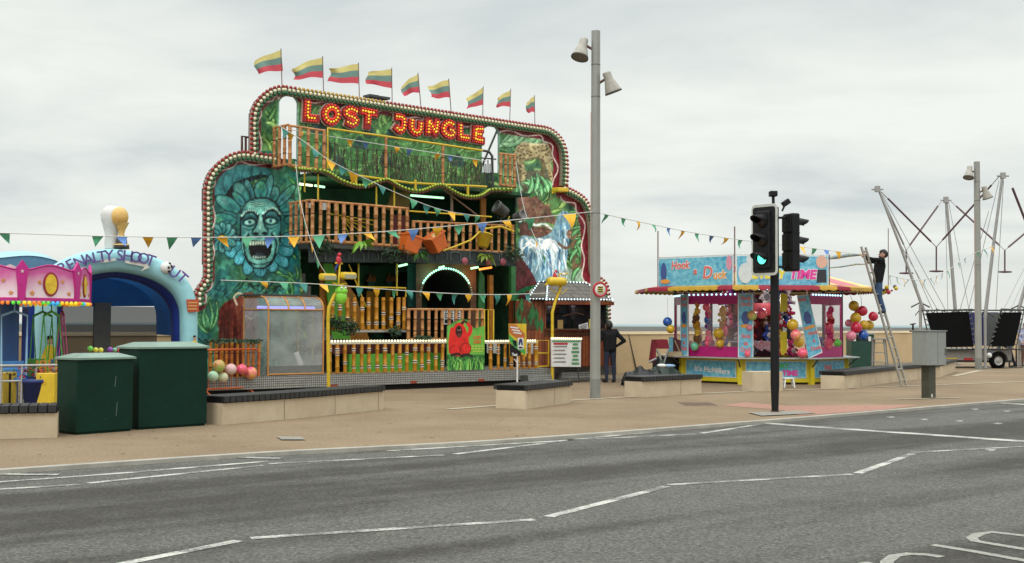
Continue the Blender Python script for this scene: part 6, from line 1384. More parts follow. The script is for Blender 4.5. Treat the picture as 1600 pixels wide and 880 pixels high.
# trophy
M_GOLD = mat('painted_gold', (.55, .27, .05), .45, var=.35, scale=4, col2=(.75, .55, .2)); M_INW = mat('inflatable_white', (.62, .62, .60), .5)
tc_ = AF.W(182, 388, -.4); troph = thing('inflatable_trophy', tc_, 'inflated white and gold ball trophy on a black base on top of the arch', 'inflatable')
mb = MB(); px_ = 25.2 / F_PX; mb.lathe(AF.W(174, 389, -.55), [(.12, 0), (.13, .12), (.12, .26), (.16, .42), (.20, .56), (.215, .66), (.185, .76), (.1, .83), (0, .845)], UPV, 20); mb.build('white_shell', M_INW, troph)
mb = MB(); c = AF.W(187, 339, -.38); mb.sphere(c, .175, 18, 14, 0, (.95, .9, 1.12)); mb.lathe(AF.W(190, 372, -.38), [(.07, 0), (.05, .08), (.07, .16), (.14, .3)], UPV, 14); mb.build('gold_ball', M_GOLD, troph)
mb = MB(); mb.lathe(AF.W(190, 389, -.38), [(0, 0), (.15, 0), (.14, .07), (.11, .08), (.095, .2), (.06, .22), (0, .22)], UPV, 18); mb.build('black_base', mat('black_vinyl', (.03, .02, .018), .5), troph)
mb = MB(); mb.lathe(AF.W(190, 383.5, -.38), [(.147, 0), (.147, .02), (.12, .025)], UPV, 18); mb.build('gold_band', M_GOLD, troph)
# ------------------------------------------------------------------ blue domed tent behind the swing ride
T0 = atY(30, 560, 25.5); T0.z = 0
tent = thing('bouncy_tent', T0, 'pale blue domed inflatable tent behind the swing ride at the left edge', 'tent')
TF = Frame((T0.x, T0.y), RANG - R(3))
mb = MB(); prof_ = [TF.inv(x, y) for x, y in spline([(-95, 470), (-70, 428), (-30, 408), (10, 402), (45, 399.5), (75, 403.5), (95, 413), (100, 440)], 4)]
vs_ = []
for u, z in prof_: vs_ += [TF.P(u, z, 0), TF.P(u, z + .12, -.5), TF.P(u, z + .1, -1.6), TF.P(u, z - .1, -2.6)]
mb.add(vs_, [(i * 4 + k, i * 4 + k + 1, i * 4 + 5 + k, i * 4 + 4 + k) for i in range(len(prof_) - 1) for k in range(3)], 0, True); mb.build('dome', mat('tent_blue', (.30, .52, .62), .5, var=.12, scale=1.5, bump=.2, bscale=3), tent)
mb = MB(); mb.add([TF.P(u, z, -.02) for u, z in prof_] + [TF.P(prof_[-1][0], 1.9, -.02), TF.P(prof_[0][0], 1.9, -.02)], [tuple(range(len(prof_) + 2))]); mb.build('front_flap', mat('tent_blue_dark', (.10, .22, .34), .6), tent)
mb = MB(); q = [TF.inv(x, y, .02) for x, y in [(-20, 425), (8, 418), (20, 421), (25, 428), (-20, 430)]]; mb.add([TF.P(u, z, .02) for u, z in q], [tuple(range(5))]); mb.build('orange_patch', mat('tent_orange', (.62, .30, .06), .6), tent)
mb = MB(); a = TF.inv(46, 500)[0]; c = TF.inv(57, 500)[0]; mb.fbox(TF, a, c, 0, 1.95, -.5, 0); a = TF.inv(-60, 500)[0]; mb.fbox(TF, a - .3, a, 0, 1.95, -.5, 0); mb.build('pillar', M_NVY, tent)
mb = MB(); mb.fbox(TF, TF.inv(-60, 500)[0], TF.inv(46, 500)[0], .1, 1.95, -1.7, -1.6); mb.build('back_wall', mat('tent_teal', (.035, .11, .15), .7, var=.4, scale=2), tent)
# ------------------------------------------------------------------ small swing ride
YC = 20.6
fc = atY(77, 560, YC); fc.z = 0
va = math.atan2(fc.x, fc.y)                       # direction from the camera
na = math.atan2(-fc.y, -fc.x) + R(32)             # outward normal of the front board
S8 = 1.02; A8 = S8 / 2 / math.tan(R(22.5)); ctr = fc - Vector((math.cos(na), math.sin(na), 0)) * A8
swing = thing('swing_ride', ctr, 'small chair swing ride with pink rounding boards and coloured lamps at the left edge', 'fairground ride')
M_PNK = mat('board_magenta', (.50, .015, .22), .4, var=.15); 
m = bpy.data.materials.new('board_pink_fade'); m.use_nodes = True; t = m.node_tree; b = t.nodes['Principled BSDF']; co = N(t, 'ShaderNodeTexCoord'); sp2 = N(t, 'ShaderNodeSeparateXYZ'); t.links.new(co.outputs['Generated'], sp2.inputs[0]); nz = N(t, 'ShaderNodeTexNoise', Scale=3.5, Detail=3.0); t.links.new(co.outputs['Object'], nz.inputs['Vector'])
ad = N(t, 'ShaderNodeMath', operation='MULTIPLY_ADD'); ad.inputs[1].default_value = .5; t.links.new(nz.outputs['Fac'], ad.inputs[0]); t.links.new(sp2.outputs['Z'], ad.inputs[2]); cr = N(t, 'ShaderNodeValToRGB'); cr.color_ramp.elements[0].position = .45; cr.color_ramp.elements[0].color = (.82, .68, .72, 1); cr.color_ramp.elements[1].position = 1.0; cr.color_ramp.elements[1].color = (.60, .10, .33, 1); t.links.new(ad.outputs[0], cr.inputs[0]); t.links.new(cr.outputs[0], b.inputs['Base Color']); b.inputs['Roughness'].default_value = .35
M_FADE = m
zb_, zt_ = atY(77, 470, YC).z, atY(77, 419, YC).z
M_STAR = mat('star_orange', (.62, .25, .05), .5); cols = [mat('lamp_' + n__, c__, .3, emit=.5, ecol=c__) for n__, c__ in (('gold', (.9, .6, .02)), ('orange', (.8, .2, .02)), ('green', (.1, .6, .05)), ('azure', (.05, .4, .8)), ('amber', (.9, .5, .02)))]
lampM = {k: MB() for k in range(5)}; cnt = 0
for f in range(8):
    a = na + f * R(45); n = Vector((math.cos(a), math.sin(a), 0)); u = Vector((-n.y, n.x, 0)); c = ctr + n * A8; hw = S8 / 2
    vis = f in (0, 1, 7, 6, 2)
    # (u runs anticlockwise seen from above)
    fr8 = Frame((c.x, c.y), math.atan2(u.y, u.x)); 
    mb = MB(); top_ = [(-hw * .86 + 2 * hw * .86 * k / 12, zt_ + .045 * math.cos((k - 6) / 6 * math.pi * .9)) for k in range(13)]
    mb.prism([c + u * x_ + Vector((0, 0, z_)) for x_, z_ in [(hw * .86, zb_), (-hw * .86, zb_)][::-1][:0] + [(-hw * .86, zb_)] + top_ + [(hw * .86, zb_)]], -n * .03)
    bd = mb.build('rounding_board', M_FADE, swing)
    mb = MB(); mb.obox(c + n * .008 + Vector((0, 0, zb_ + .02)), (u, n, UPV), (S8 * .9, .03, .05)); mb.tube([c + u * x_ + n * .003 + Vector((0, 0, z_)) for x_, z_ in top_], .014, 5); build_each(mb, 'board_edge', M_PNK, bd)
    if vis:
        mb = MB()
        for x_, z_, r_ in ((-.33, .12, .055), (-.2, .3, .045), (.22, .32, .04), (.34, .12, .045), (-.05 + (f % 2) * .2, .1, .0)):
            if r_ == 0: continue
            q = [(c + u * (x_ + r_ * (1 if k % 2 == 0 else .42) * math.sin(R(36) * k)) + n * .004 + Vector((0, 0, zb_ + z_ + r_ * (1 if k % 2 == 0 else .42) * math.cos(R(36) * k)))) for k in range(10)]
            mb.prism(q, n * .006)
        mb.build('star', M_STAR, bd)
        mb = MB(); e = [(c + u * .14 * math.cos(t_) + n * .004 + Vector((0, 0, zb_ + .27 + .2 * math.sin(t_)))) for t_ in [2 * math.pi * k / 24 for k in range(24)]]
        mb.prism(e, n * .012); ov = mb.build('oval_plaque', mat('plaque_maroon', (.30, .02, .04), .5), bd); mb = MB(); e = [(c + u * .105 * math.cos(t_) + n * .016 + Vector((0, 0, zb_ + .27 + .165 * math.sin(t_)))) for t_ in [2 * math.pi * k / 24 for k in range(24)]]; mb.prism(e, n * .008); mb.build('plaque_centre', mat('plaque_yellow', (.75, .5, .03), .5, var=.3, scale=9), ov)
    # pointed post at the corner
    ca = na + f * R(45) + R(22.5); cn = Vector((math.cos(ca), math.sin(ca), 0)); cu_ = Vector((-cn.y, cn.x, 0)); cc = ctr + cn * (A8 / math.cos(R(22.5)) + .005)
    mb = MB(); mb.prism([cc + cu_ * x_ + Vector((0, 0, z_)) for x_, z_ in ((-.045, zb_), (-.10, zt_ - .02), (0, zt_ + .12), (.10, zt_ - .02), (.045, zb_))], -cn * .04); cpm = mb.build('corner_post', M_PNK, swing)
    mb = MB(); mb.prism([cc + cn * .003 + cu_ * .035 * (1 if k % 2 == 0 else .42) * math.sin(R(36) * k) + Vector((0, 0, zt_ - .07 + .035 * (1 if k % 2 == 0 else .42) * math.cos(R(36) * k))) for k in range(10)], cn * .004); mb.build('star', mat('star_pale', (.7, .5, .55), .5), cpm)
    for k in range(12):
        x_ = -hw + S8 * (k + .5) / 12; p = c + u * x_ + n * .01 + Vector((0, 0, zb_ - .04)); lampM[(cnt // 2) % 5].sphere(p, .033, 8, 6); cnt += 1
for k in range(5): lampM[k].build('lamp_row', cols[k], swing, kind='stuff')
mb = MB(); R8 = A8 / math.cos(R(22.5)); oc = [ctr + Vector((math.cos(na + R(22.5 + 45 * k)) * R8 * .97, math.sin(na + R(22.5 + 45 * k)) * R8 * .97, zb_ + .03)) for k in range(8)]; ap = ctr + Vector((0, 0, zt_ + .1)); mb.add(oc + [ap], [(k, (k + 1) % 8, 8) for k in range(8)] + [tuple(range(7, -1, -1))]); mb.build('canopy', mat('canopy_dull', (.30, .20, .22), .7), swing)
mb = MB(); mb.tube([ctr, ctr + Vector((0, 0, zb_))], .16, 16); mb.build('centre_pole', mat('ride_blue', (.03, .10, .30), .5), swing)
mb = MB(); mb.lathe(ctr, [(0, 0), (1.1, 0), (1.1, .16), (.9, .2), (0, .2)], UPV, 32); mb.build('platform', mat('ride_grey', (.2, .2, .2), .6), swing)
# fabric scenery of the ride, seen low behind the rail: orange and maroon boxes
M_CG = mat('chair_green', (.08, .38, .04), .4); M_CP = mat('chain_pink', (.5, .08, .22), .5); M_CB = mat('chain_blue', (.25, .45, .65), .5)
for k in range(8):
    a = na + k * R(45) + R(20); rr_ = .86; p = ctr + Vector((math.cos(a) * rr_, math.sin(a) * rr_, 0)); tx = Vector((-math.sin(a), math.cos(a), 0)); ro_ = Vector((math.cos(a), math.sin(a), 0)); fm = (M_CG, M_CP, M_CG, M_CB)[k % 4]
    sw_ = []
    mb = MB(); w_ = .2; zt2 = zb_ - .22
    mb.tube([p + Vector((0, 0, zb_)), p + Vector((0, 0, zt2 + .04))], .012, 5); mb.tube([p - tx * w_ + Vector((0, 0, zt2 - .03)), p + Vector((0, 0, zt2 + .05)), p + tx * w_ + Vector((0, 0, zt2 - .03))], .022, 6); hb = mb.build('chair_hanger', fm, swing)
    for s_ in (-1, 1):
        for q_ in (-.1, .1): mb = MB(); mb.tube([p + tx * w_ * s_ + Vector((0, 0, zt2 - .02)), p + tx * (w_ * .95) * s_ + ro_ * q_ + Vector((0, 0, .72))], .011, 5); mb.build('chain', fm, hb)
    mb = MB(); mb.obox(p + Vector((0, 0, .66)), (tx, ro_, UPV), (.36, .3, .05)); mb.obox(p - ro_ * .15 + Vector((0, 0, .82)), (tx, ro_, UPV), (.36, .03, .26)); mb.obox(p + ro_ * .17 + Vector((0, 0, .82)), (tx, ro_, UPV), (.38, .03, .05)); mb.build('seat', (mat('seat_orange', (.6, .30, .02), .5), mat('seat_blue', (.05, .2, .5), .5), M_CG)[k % 3], hb, bevel=.01)
# low fence panels and flowers in the ride
for k, (x0, x1, mm) in enumerate(((5, 26, M_YEP), (85, 106, M_YEP))):
    a, c = atY(x0, 620, 20.0), atY(x1, 620, 20.6); fr8 = Frame((a.x, a.y), math.atan2(c.y - a.y, c.x - a.x)); L = (c - a).length; th = thing('yellow_box', fr8.P(L / 2, 0, 0), ('yellow wooden box behind the rail at the far left edge' if k == 0 else 'yellow wooden box behind the rail beside the left cabinet'), 'box', 'yellow boxes at the swing ride')
    mb = MB(); mb.fbox(fr8, 0, L, 0.02, .78, -.3, 0); mb.build('box_body', mm, th, bevel=.01); mb = MB(); mb.fbox(fr8, L * .4, L * .52, .05, .76, 0, .01); mb.build('slot', M_BLACK, th)
fl = atY(60, 583, 20.2)
mb = MB(); rr = random.Random(4)
for k in range(160):
    p = fl + Vector((rr.gauss(0, .2), rr.gauss(0, .1), rr.gauss(0, .06))); a = Vector((rr.uniform(-1, 1), rr.uniform(-1, 1), rr.uniform(0, 1))).normalized(); b_ = a.cross(Vector((rr.uniform(-1, 1), rr.uniform(-1, 1), 1))).normalized(); mb.add([p, p + a * .03 + b_ * .02, p + a * .06, p + a * .03 - b_ * .02], [(0, 1, 2, 3)], k % 3 // 2)
th = thing('flower_tub', Vector((fl.x, fl.y, 0)), 'tub of dark red flowers behind the grey rail of the swing ride', 'planter'); mb.build('flowers', [mat('petal_red', (.35, .015, .04), .6), M_LF], th)
mb = MB(); mb.lathe(Vector((fl.x, fl.y, 0)), [(0, 0), (.18, 0), (.24, .62), (.26, .62), (.26, .68), (0, .66)], UPV, 18); mb.build('tub', mat('tub_blue', (.02, .04, .18), .5), th)
# grey handrail
a, c = gp(-30, 661), gp(108, 657); fr9 = Frame((a.x, a.y), math.atan2(c.y - a.y, c.x - a.x)); L = (c - a).length
th = thing('grey_handrail', fr9.P(L / 2, 0, 0), 'grey galvanised handrail with short uprights in front of the swing ride', 'railing')
z1_, z2_, z3_ = [fr9.inv(60, y)[1] for y in (571, 595, 617)]
mb = MB(); mb.tube([fr9.P(0, z1_), fr9.P(L, z1_)], .022, 8); mb.build('top_rail', M_METAL, th); mb = MB(); mb.tube([fr9.P(0, z2_), fr9.P(L * .78, z2_)], .018, 8); mb.build('middle_rail', M_METAL, th); mb = MB(); mb.tube([fr9.P(L * .78, z3_), fr9.P(L, z3_)], .018, 8); mb.build('lower_rail', M_METAL, th)
for k, x in enumerate((2, 34, 56, 84, 105)):
    u = fr9.inv(x, 600)[0]; mb = MB(); mb.tube([fr9.P(u, 0), fr9.P(u, z1_)], .02, 8); mb.build('upright', M_METAL, th)
# a football player board and stray clutter
for k, (x, y) in enumerate(((94, 667), (99, 672))):
    p = gp(x, y); mb = MB(); mb.box(p + Vector((0, 0, .012)), (.28, .05, .02), .5 - k * .9); tag(mb.build('plank', M_STEELY if k == 0 else M_WHITE), ('yellow' if k == 0 else 'white') + ' strip of wood lying between the left bench and the cabinet', 'plank')
# ================================================================== STREET FURNITURE
M_POST = mat('lamp_post_grey', (.30, .30, .275), .5, metal=.2, var=.08, scale=2); M_LHEAD = mat('lamp_head_grey', (.42, .41, .37), .5, var=.25, scale=8, col2=(.30, .27, .22)); M_LGL = mat('lamp_lens', (.16, .15, .13), .25); M_JNT = mat('joint_grey', (.12, .12, .11), .6)
def street_lamp(base, H, w, label, red=False):
    th = thing('street_lamp', base, label, 'street lamp', 'tall promenade lamp posts')
    rz = R(35)
    def col(z0, z1, a, b, mb, ww):
        q0 = []; q1 = []
        for k in range(8):
            t_ = rz + R(22.5) + k * math.pi / 4; r0 = ww / 2 / math.cos(R(22.5)); q0.append(base + Vector((math.cos(t_) * r0 * a, math.sin(t_) * r0 * a, z0))); q1.append(base + Vector((math.cos(t_) * r0 * b, math.sin(t_) * r0 * b, z1)))
        mb.add(q0 + q1, [(k, (k + 1) % 8, (k + 1) % 8 + 8, k + 8) for k in range(8)] + [tuple(range(7, -1, -1)), tuple(range(8, 16))])
    mb = MB(); col(.0, .42, 1.0, 1.0, mb, w * 1.02); mb.build('post_foot', mat('post_foot_grey', (.20, .205, .19), .6), th)
    mb = MB(); col(.42, H, 1.0, .86, mb, w); mb.build('post', M_POST, th)
    mb = MB()
    for z in (H - .75, H - 1.45, H * .5): col(z, z + .015, 1, 1, mb, w * (1.03 - .13 * z / H))
    mb.build('post_joint', M_JNT, th)
    for (sx, z, ax) in ((-1, H - .38, Vector((-.25, -.3, -1))), (1, H - 1.12, Vector((.38, .1, -1)))):
        c = base + Vector((sx * .30, -.05, z)); ax = ax.normalized()
        mb = MB(); mb.lathe(c - ax * .22, [(0, 0), (.085, 0), (.095, .03), (.095, .16), (.11, .2), (.15, .32), (.185, .44), (.19, .46)], ax, 20); hd = mb.build('lamp_head', M_LHEAD, th)
        mb = MB(); mb.lathe(c - ax * .22, [(.19, .44), (.195, .475), (.175, .475), (.17, .455), (0, .45)], ax, 20); mb.build('lens_ring', M_JNT, hd)
        mb = MB(); mb.lathe(c - ax * .22, [(.17, .462), (0, .468)], ax, 20); mb.build('lens', M_LGL, hd)
        mb = MB(); mb.tube([c - ax * .1, base + Vector((sx * w * .35, 0, z - .02))], .03, 8); mb.build('lamp_arm', mat('rusty_bracket', (.13, .06, .05), .7), th)
    if red:
        mb = MB(); mb.fbox(Frame((base.x - w * .5, base.y - .03), R(90)), -.0, .02, red[0], red[1], -.004, .01); mb.build('red_light_strip', mat('red_strip', (.45, .30, .27), .4, emit=.12, ecol=(1, .25, .2)), th)
    return th
lb1 = gp(930, 622.5)
l1 = street_lamp(lb1, 7.98, .215, 'nearest tall grey lamp post, right of the funhouse, carrying a round red sign', (2.0, 6.2))
lb2 = gp(1529, 577.3)
l2 = street_lamp(lb2, 7.62, .235, 'farther tall grey lamp post standing in front of the bungee trampoline', (2.0, 5.6))
# round sign on the lamp post
sc_ = atY(937.5, 452.5, lb1.y - .18); sf = Frame((sc_.x, sc_.y), R(14)); th = thing('round_sign', sc_, 'round white sign with a red ring and yellow panel on the nearest lamp post', 'sign')
mb = MB(); mb.lathe(sc_, [(0, 0), (.165, 0), (.165, .02), (0, .02)], sf.n, 28); mb.build('sign_plate', M_WHITE, th); mb = MB(); mb.lathe(sc_, [(.125, .02), (.125, .026), (.165, .026), (.168, .0)], sf.n, 28); mb.build('red_ring', mat('sign_red', (.45, .02, .03), .5), th)
mb = MB(); mb.obox(sc_ + sf.n * .024, (sf.u, sf.n, UPV), (.13, .006, .15)); pn = mb.build('yellow_panel', mat('sign_yellow', (.5, .42, .12), .5), th); mb = MB()
for z in (.045, .0, -.045): mb.obox(sc_ + sf.n * .029 + UPV * z, (sf.u, sf.n, UPV), (.10, .004, .018))
mb.build('text_lines', M_BLACK, pn)
# ------------------------------------------------------------------ traffic light
M_TL = mat('signal_black', (.006, .006, .007), .55, var=.2, bump=.02, spec=.3); M_TLB = mat('signal_border', (.52, .52, .48), .5)
tb = gp(1211, 645); ppm = F_PX / tb.y
signal = thing('traffic_light', tb, 'black traffic light showing green, with white bordered backing board, on the near kerb', 'traffic light')
mb = MB(); mb.tube([tb, tb + UPV * .02, tb + UPV * .35, tb + UPV * .5, tb + UPV * 3.75], [.062, .062, .072, .08, .078], 20); mb.build('pole', M_TL, signal)
mb = MB(); mb.lathe(tb, [(.062, .01), (.09, .01), (.09, .025), (.062, .03)], UPV, 20); mb.build('pole_collar', mat('rust_collar', (.10, .05, .03), .8), signal)
cd = Vector((-tb.x, -tb.y, 0)).normalized()
def rotz(v, a): return Matrix.Rotation(a, 3, 'Z') @ v
def head(c, n, board, lit, nm):
    u = Vector((-n.y, n.x, 0)); ax = (u, n, UPV)
    mb = MB(); mb.obox(c, ax, (.33, .17, 1.06)); hd = mb.build('signal_head', M_TL, signal, bevel=.03)
    mb = MB()
    for k in (-1, 0, 1): mb.obox(c - n * .09 + UPV * k * .34, ax, (.27, .05, .30))
    for z in (-.17, .17): mb.obox(c + UPV * z, ax, (.345, .15, .012))
    mb.build('head_ribs', M_TL, hd)
    if board:
        def rr_(w, h, r=.08, n_=5):
            q = []
            for cx, cz, a0 in ((w / 2 - r, h / 2 - r, 0), (-w / 2 + r, h / 2 - r, 90), (-w / 2 + r, -h / 2 + r, 180), (w / 2 - r, -h / 2 + r, 270)):
                for k in range(n_ + 1): a = R(a0 + 90 * k / n_); q.append((cx + r * math.cos(a), cz + r * math.sin(a)))
            return q
        mb = MB(); q = rr_(.60, 1.30); mb.prism([c + n * .035 + u * x + UPV * z for x, z in q], -n * .02); mb.build('backing_board', M_TLB, hd)
        mb = MB(); q = rr_(.52, 1.20, .05); mb.prism([c + n * .038 + u * x + UPV * z for x, z in q], n * .006); mb.build('board_face', M_TL, hd)
    for k, z in enumerate((.34, 0, -.34)):
        cc = c + UPV * z + n * .085
        mb = MB(); mb.lathe(cc, [(.125, 0), (.125, .012), (.105, .02)], n, 24); mb.build('lens_bezel', M_TL, hd)
        mb = MB(); mb.lathe(cc, [(.105, .012), (.09, .022), (.05, .032), (0, .035)], n, 24); lit_ = lit and k == 2
        mb.build('lens', mat('green_lit', (.1, .9, .7), .3, emit=2.0, ecol=(.10, .95, .66)) if lit_ else mat('lens_off_%d' % k, ((.022, .004, .003), (.022, .010, .002), (.003, .015, .012))[k], .3), hd)
        mb = MB(); L = .27; vs_ = []; K = 18
        for i in range(K + 1):
            a = R(-12 + 204 * i / K); ln = L * (.42 + .58 * max(0, math.sin(a)) ** .7)
            for rr__, l_ in ((.128, 0), (.122, ln), (.117, ln), (.121, 0)): vs_.append(cc + (u * math.cos(a) + UPV * math.sin(a)) * rr__ * (1 - .0) + n * l_ - UPV * (l_ * .12))
        mb.add(vs_, [(i * 4 + q, i * 4 + q + 1, i * 4 + 5 + q, i * 4 + 4 + q) for i in range(K) for q in range(3)], 0, True); mb.build('visor', M_TL, hd)
    return hd
n1 = rotz(cd, -R(40)); c1 = atY(1196, 375, tb.y - .1); head(c1, n1, True, True, 'a')
n2 = rotz(cd, R(122)); c2 = atY(1236.5, 379, tb.y + .05); head(c2, n2, False, False, 'b')
mb = MB()
for z in (-.45, .45): mb.tube([c1 - n1 * .06 + UPV * z, tb + UPV * (c1.z + z)], .022, 8); mb.tube([c2 - n2 * .06 + UPV * z, tb + UPV * (c2.z + z)], .022, 8)
mb.build('head_bracket', M_TL, signal)
for (bx, by, tx, ty, tl) in ((1208.5, 322, 1208, 303, 0), (1222, 330, 1228, 317, .6)):
    a, c = atY(bx, by, tb.y), atY(tx, ty, tb.y)
    mb = MB(); mb.tube([a, a + (c - a) * .55 if tl else c], .028 if not tl else .018, 8); st = mb.build('detector_stalk', M_TL, signal)
    mb = MB(); ax_ = (Vector((math.cos(tl), 0, math.sin(tl))), Vector((0, 1, 0)), Vector((-math.sin(tl), 0, math.cos(tl)))); mb.obox(c, ax_, (.14, .16, .10)); mb.build('detector', M_TL, st, bevel=.015)
# cover plates on the ground are in the setting; grey control cabinet on a post
pb_ = gp(1451.5, 622.5); pf = Frame((pb_.x, pb_.y), R(28)); th = thing('control_cabinet', pb_, 'pale grey metal cabinet on a dark square post near the right kerb', 'cabinet')
mb = MB(); w_ = 17 * pb_.y / F_PX; mb.fbox(pf, -w_ * .42, w_ * .42, 0, .75, -.12, .1); mb.build('post', mat('post_bronze', (.055, .055, .04), .5, var=.2), th)
hz0, hz1 = .73, 1.6 - (518 - 508.8) / 113.7 * 1.6
mb = MB(); mb.fbox(pf, -.27, .30, hz0, hz1, -.22, .22); cb_ = mb.build('cabinet_box', mat('cabinet_grey', (.25, .265, .25), .45, var=.08), th, bevel=.008)
mb = MB(); mb.fbox(pf, -.29, .32, hz1, hz1 + .02, -.24, .24); mb.build('cabinet_lid', mat('cabinet_grey', ()), th); mb = MB(); mb.fbox(pf, .04, .048, hz0 + .02, hz1 - .02, .22, .223); mb.fbox(pf, .26, .28, .95, 1.1, .22, .245); mb.build('door_seam', M_JNT, th)
mb = MB(); mb.fbox(pf, -.03, .0, .03, .1, .1, .103); mb.build('post_sticker', M_WHITE, th)
# ================================================================== HOOK A DUCK STALL
OC = Vector((7.02, 35.8, 0)); A0 = R(-90) + R(1.5)
M_SY = mat('stall_yellow', (.62, .50, .02), .45); M_SM = mat('stall_magenta', (.48, .012, .17), .4); M_SR = mat('canopy_red', (.30, .012, .035), .6, var=.15); M_SYC = mat('canopy_yellow', (.50, .29, .025), .6, var=.15); M_SPK = mat('canopy_faded_pink', (.55, .17, .20), .7, var=.08); M_SCR = mat('canopy_cream', (.72, .52, .22), .7, var=.08)
M_BUB = mat('bubble_blue', (.015, .27, .50), .35, scale=8, col2=(.30, .66, .76)); M_TRIM = mat('silver_trim', (.5, .52, .52), .35, metal=.4)
def facet(a, k):
    """frame on facet k of an octagon with apothem a: u to the right seen from outside"""
    t_ = A0 + k * R(45); n = Vector((math.cos(t_), math.sin(t_), 0)); fr = Frame((0, 0), 0); fr.n = n; fr.u = Vector((-n.y, n.x, 0)); fr.o = OC + n * a; return fr, a * math.tan(R(22.5))
def octo(a, z): return [OC + Vector((math.cos(A0 + R(22.5 + 45 * k)), math.sin(A0 + R(22.5 + 45 * k)), 0)) * (a / math.cos(R(22.5))) + UPV * z for k in range(8)]
stall = thing('duck_stall', OC, 'eight sided Hook a Duck stall in pink, yellow and blue under a striped canopy', 'fairground stall')
ZC = .72; ZE = 2.60; aL, aB, aE = 2.30, 3.02, 3.32
for k in range(8):
    fr, hw = facet(aL, k)
    mb = MB(); mb.fbox(fr, -hw, hw, .06, ZC - .03, -.05, 0); mb.build('base_panel', M_SY, stall)
    if k in (0, 1, 7, 6, 2):
        mb = MB(); mb.fbox(fr, -hw * .86, hw * .86, .17, ZC - .09, .0, .012); mb.build('panel_border', M_WHITE, stall); mb = MB(); mb.fbox(fr, -hw * .84, hw * .84, .19, ZC - .11, .012, .018); pn = mb.build('blue_panel', M_BUB, stall)
        mb = MB()
        if k == 7: put_text(mb, "It's McMillers", fr.P(.05, .36, .02), fr.u, UPV, .2, off=.006, fit=1.15, rot=-.06); mb.build('lettering', M_WHITE, pn)
        if k == 0: put_text(mb, 'TIME', fr.P(.38, .30, .02), fr.u, UPV, .19, off=.01, fit=.42); mb.build('lettering', mat('pink_text', (.75, .05, .35), .5), pn); mb = MB(); put_text(mb, 'EVERY', fr.P(.1, .49, .02), fr.u, UPV, .17, off=.01, fit=.5); mb.build('lettering', mat('green_text2', (.08, .45, .15), .5), pn)
        if k == 1: put_text(mb, 'Hook', fr.P(-.1, .45, .02), fr.u, UPV, .2, off=.006, fit=.4, shear=.2); mb.build('lettering', mat('coral_text', (.75, .14, .12), .5), pn)
    v = OC + Vector((math.cos(A0 + R(22.5 + 45 * k)), math.sin(A0 + R(22.5 + 45 * k)), 0)) * (aL / math.cos(R(22.5)))
    mb = MB(); mb.box(v + UPV * .35, (.13, .13, .70), A0 + R(22.5 + 45 * k)); mb.build('corner_leg', M_SY, stall)
    # shelf
    fr2_, hw2 = facet(aL + .34, k); fr3, hw3 = facet(aL - .02, k)
    mb = MB(); mb.hexa([fr3.P(-hw3, ZC - .03), fr3.P(hw3, ZC - .03), fr2_.P(hw2, ZC - .03), fr2_.P(-hw2, ZC - .03)][::-1] + [fr3.P(-hw3, ZC), fr3.P(hw3, ZC), fr2_.P(hw2, ZC), fr2_.P(-hw2, ZC)][::-1]); mb.build('counter_shelf', M_TRIM, stall)
    mb = MB(); mb.tube([v + UPV * .42, v + (v - OC).normalized() * .30 + UPV * (ZC - .04)], .018, 6); mb.build('shelf_bracket', M_DKMET, stall)
    # post to the canopy
    mb = MB(); mb.box(v * 1.0 + UPV * (ZC + (ZE - ZC) / 2) - (v - OC).normalized() * .12, (.07, .07, ZE - ZC), A0 + R(22.5 + 45 * k)); mb.build('post', M_DKMET if k not in (0,) else mat('brown_post', (.18, .09, .03), .5), stall)
    # eave with scallops, alternating colours
    frE, hE = facet(aE, k); frI, hI = facet(aB - .05, k); n_ = 12
    mr, my = MB(), MB()
    for j in range(n_):
        t0, t1 = -hE + 2 * hE * j / n_, -hE + 2 * hE * (j + 1) / n_; s0, s1 = -hI + 2 * hI * j / n_, -hI + 2 * hI * (j + 1) / n_; tgt = mr if (j < 3 or j > 9) == (k % 2 == 1) else my
        q = []
        zz = [ZE - .075 - .035 * math.sin(math.pi * i / 4) for i in range(5)]
        tgt.add([frI.P(s0, ZE + .06), frI.P(s1, ZE + .06), frE.P(t1, ZE), frE.P(t0, ZE)], [(0, 1, 2, 3)])
        lo = [frE.P(t0 + (t1 - t0) * i / 4, zz[i], .02) for i in range(5)]; tgt.add([frE.P(t0, ZE)] + lo + [frE.P(t1, ZE)], [tuple(range(7))])
    build_each(mr, 'eave_red', M_SR, stall); build_each(my, 'eave_yellow', M_SYC, stall)
    mb = MB(); frF, hF = facet(aE - .02, k); mb.add([frF.P(-hF, ZE - .03), frF.P(hF, ZE - .03), frI.P(hI, ZE - .0), frI.P(-hI, ZE)], [(0, 1, 2, 3)]); mb.build('soffit', mat('soffit_pale', (.42, .36, .28), .7), stall)
# roof: striped
ap = OC + UPV * 3.5; ro = octo(aB - .05, ZE + .055); mp_, mc_ = MB(), MB()
for k in range(8):
    a, b_ = ro[(k - 1) % 8], ro[k]
    for j in range(4): (mp_ if (j in (1, 2)) else mc_).add([a + (b_ - a) * j / 4, a + (b_ - a) * (j + 1) / 4, ap], [(0, 1, 2)])
mp_.build('roof_stripe', M_SPK, stall, label='faded pink stripes of the canopy roof'); mc_.build('roof_stripe', M_SCR, stall, label='cream yellow stripes of the canopy roof')
mb = MB(); mb.add(octo(aB - .06, ZE + .05), [tuple(range(8))]); mb.build('ceiling', mat('ceiling_dark', (.08, .05, .05), .8), stall)
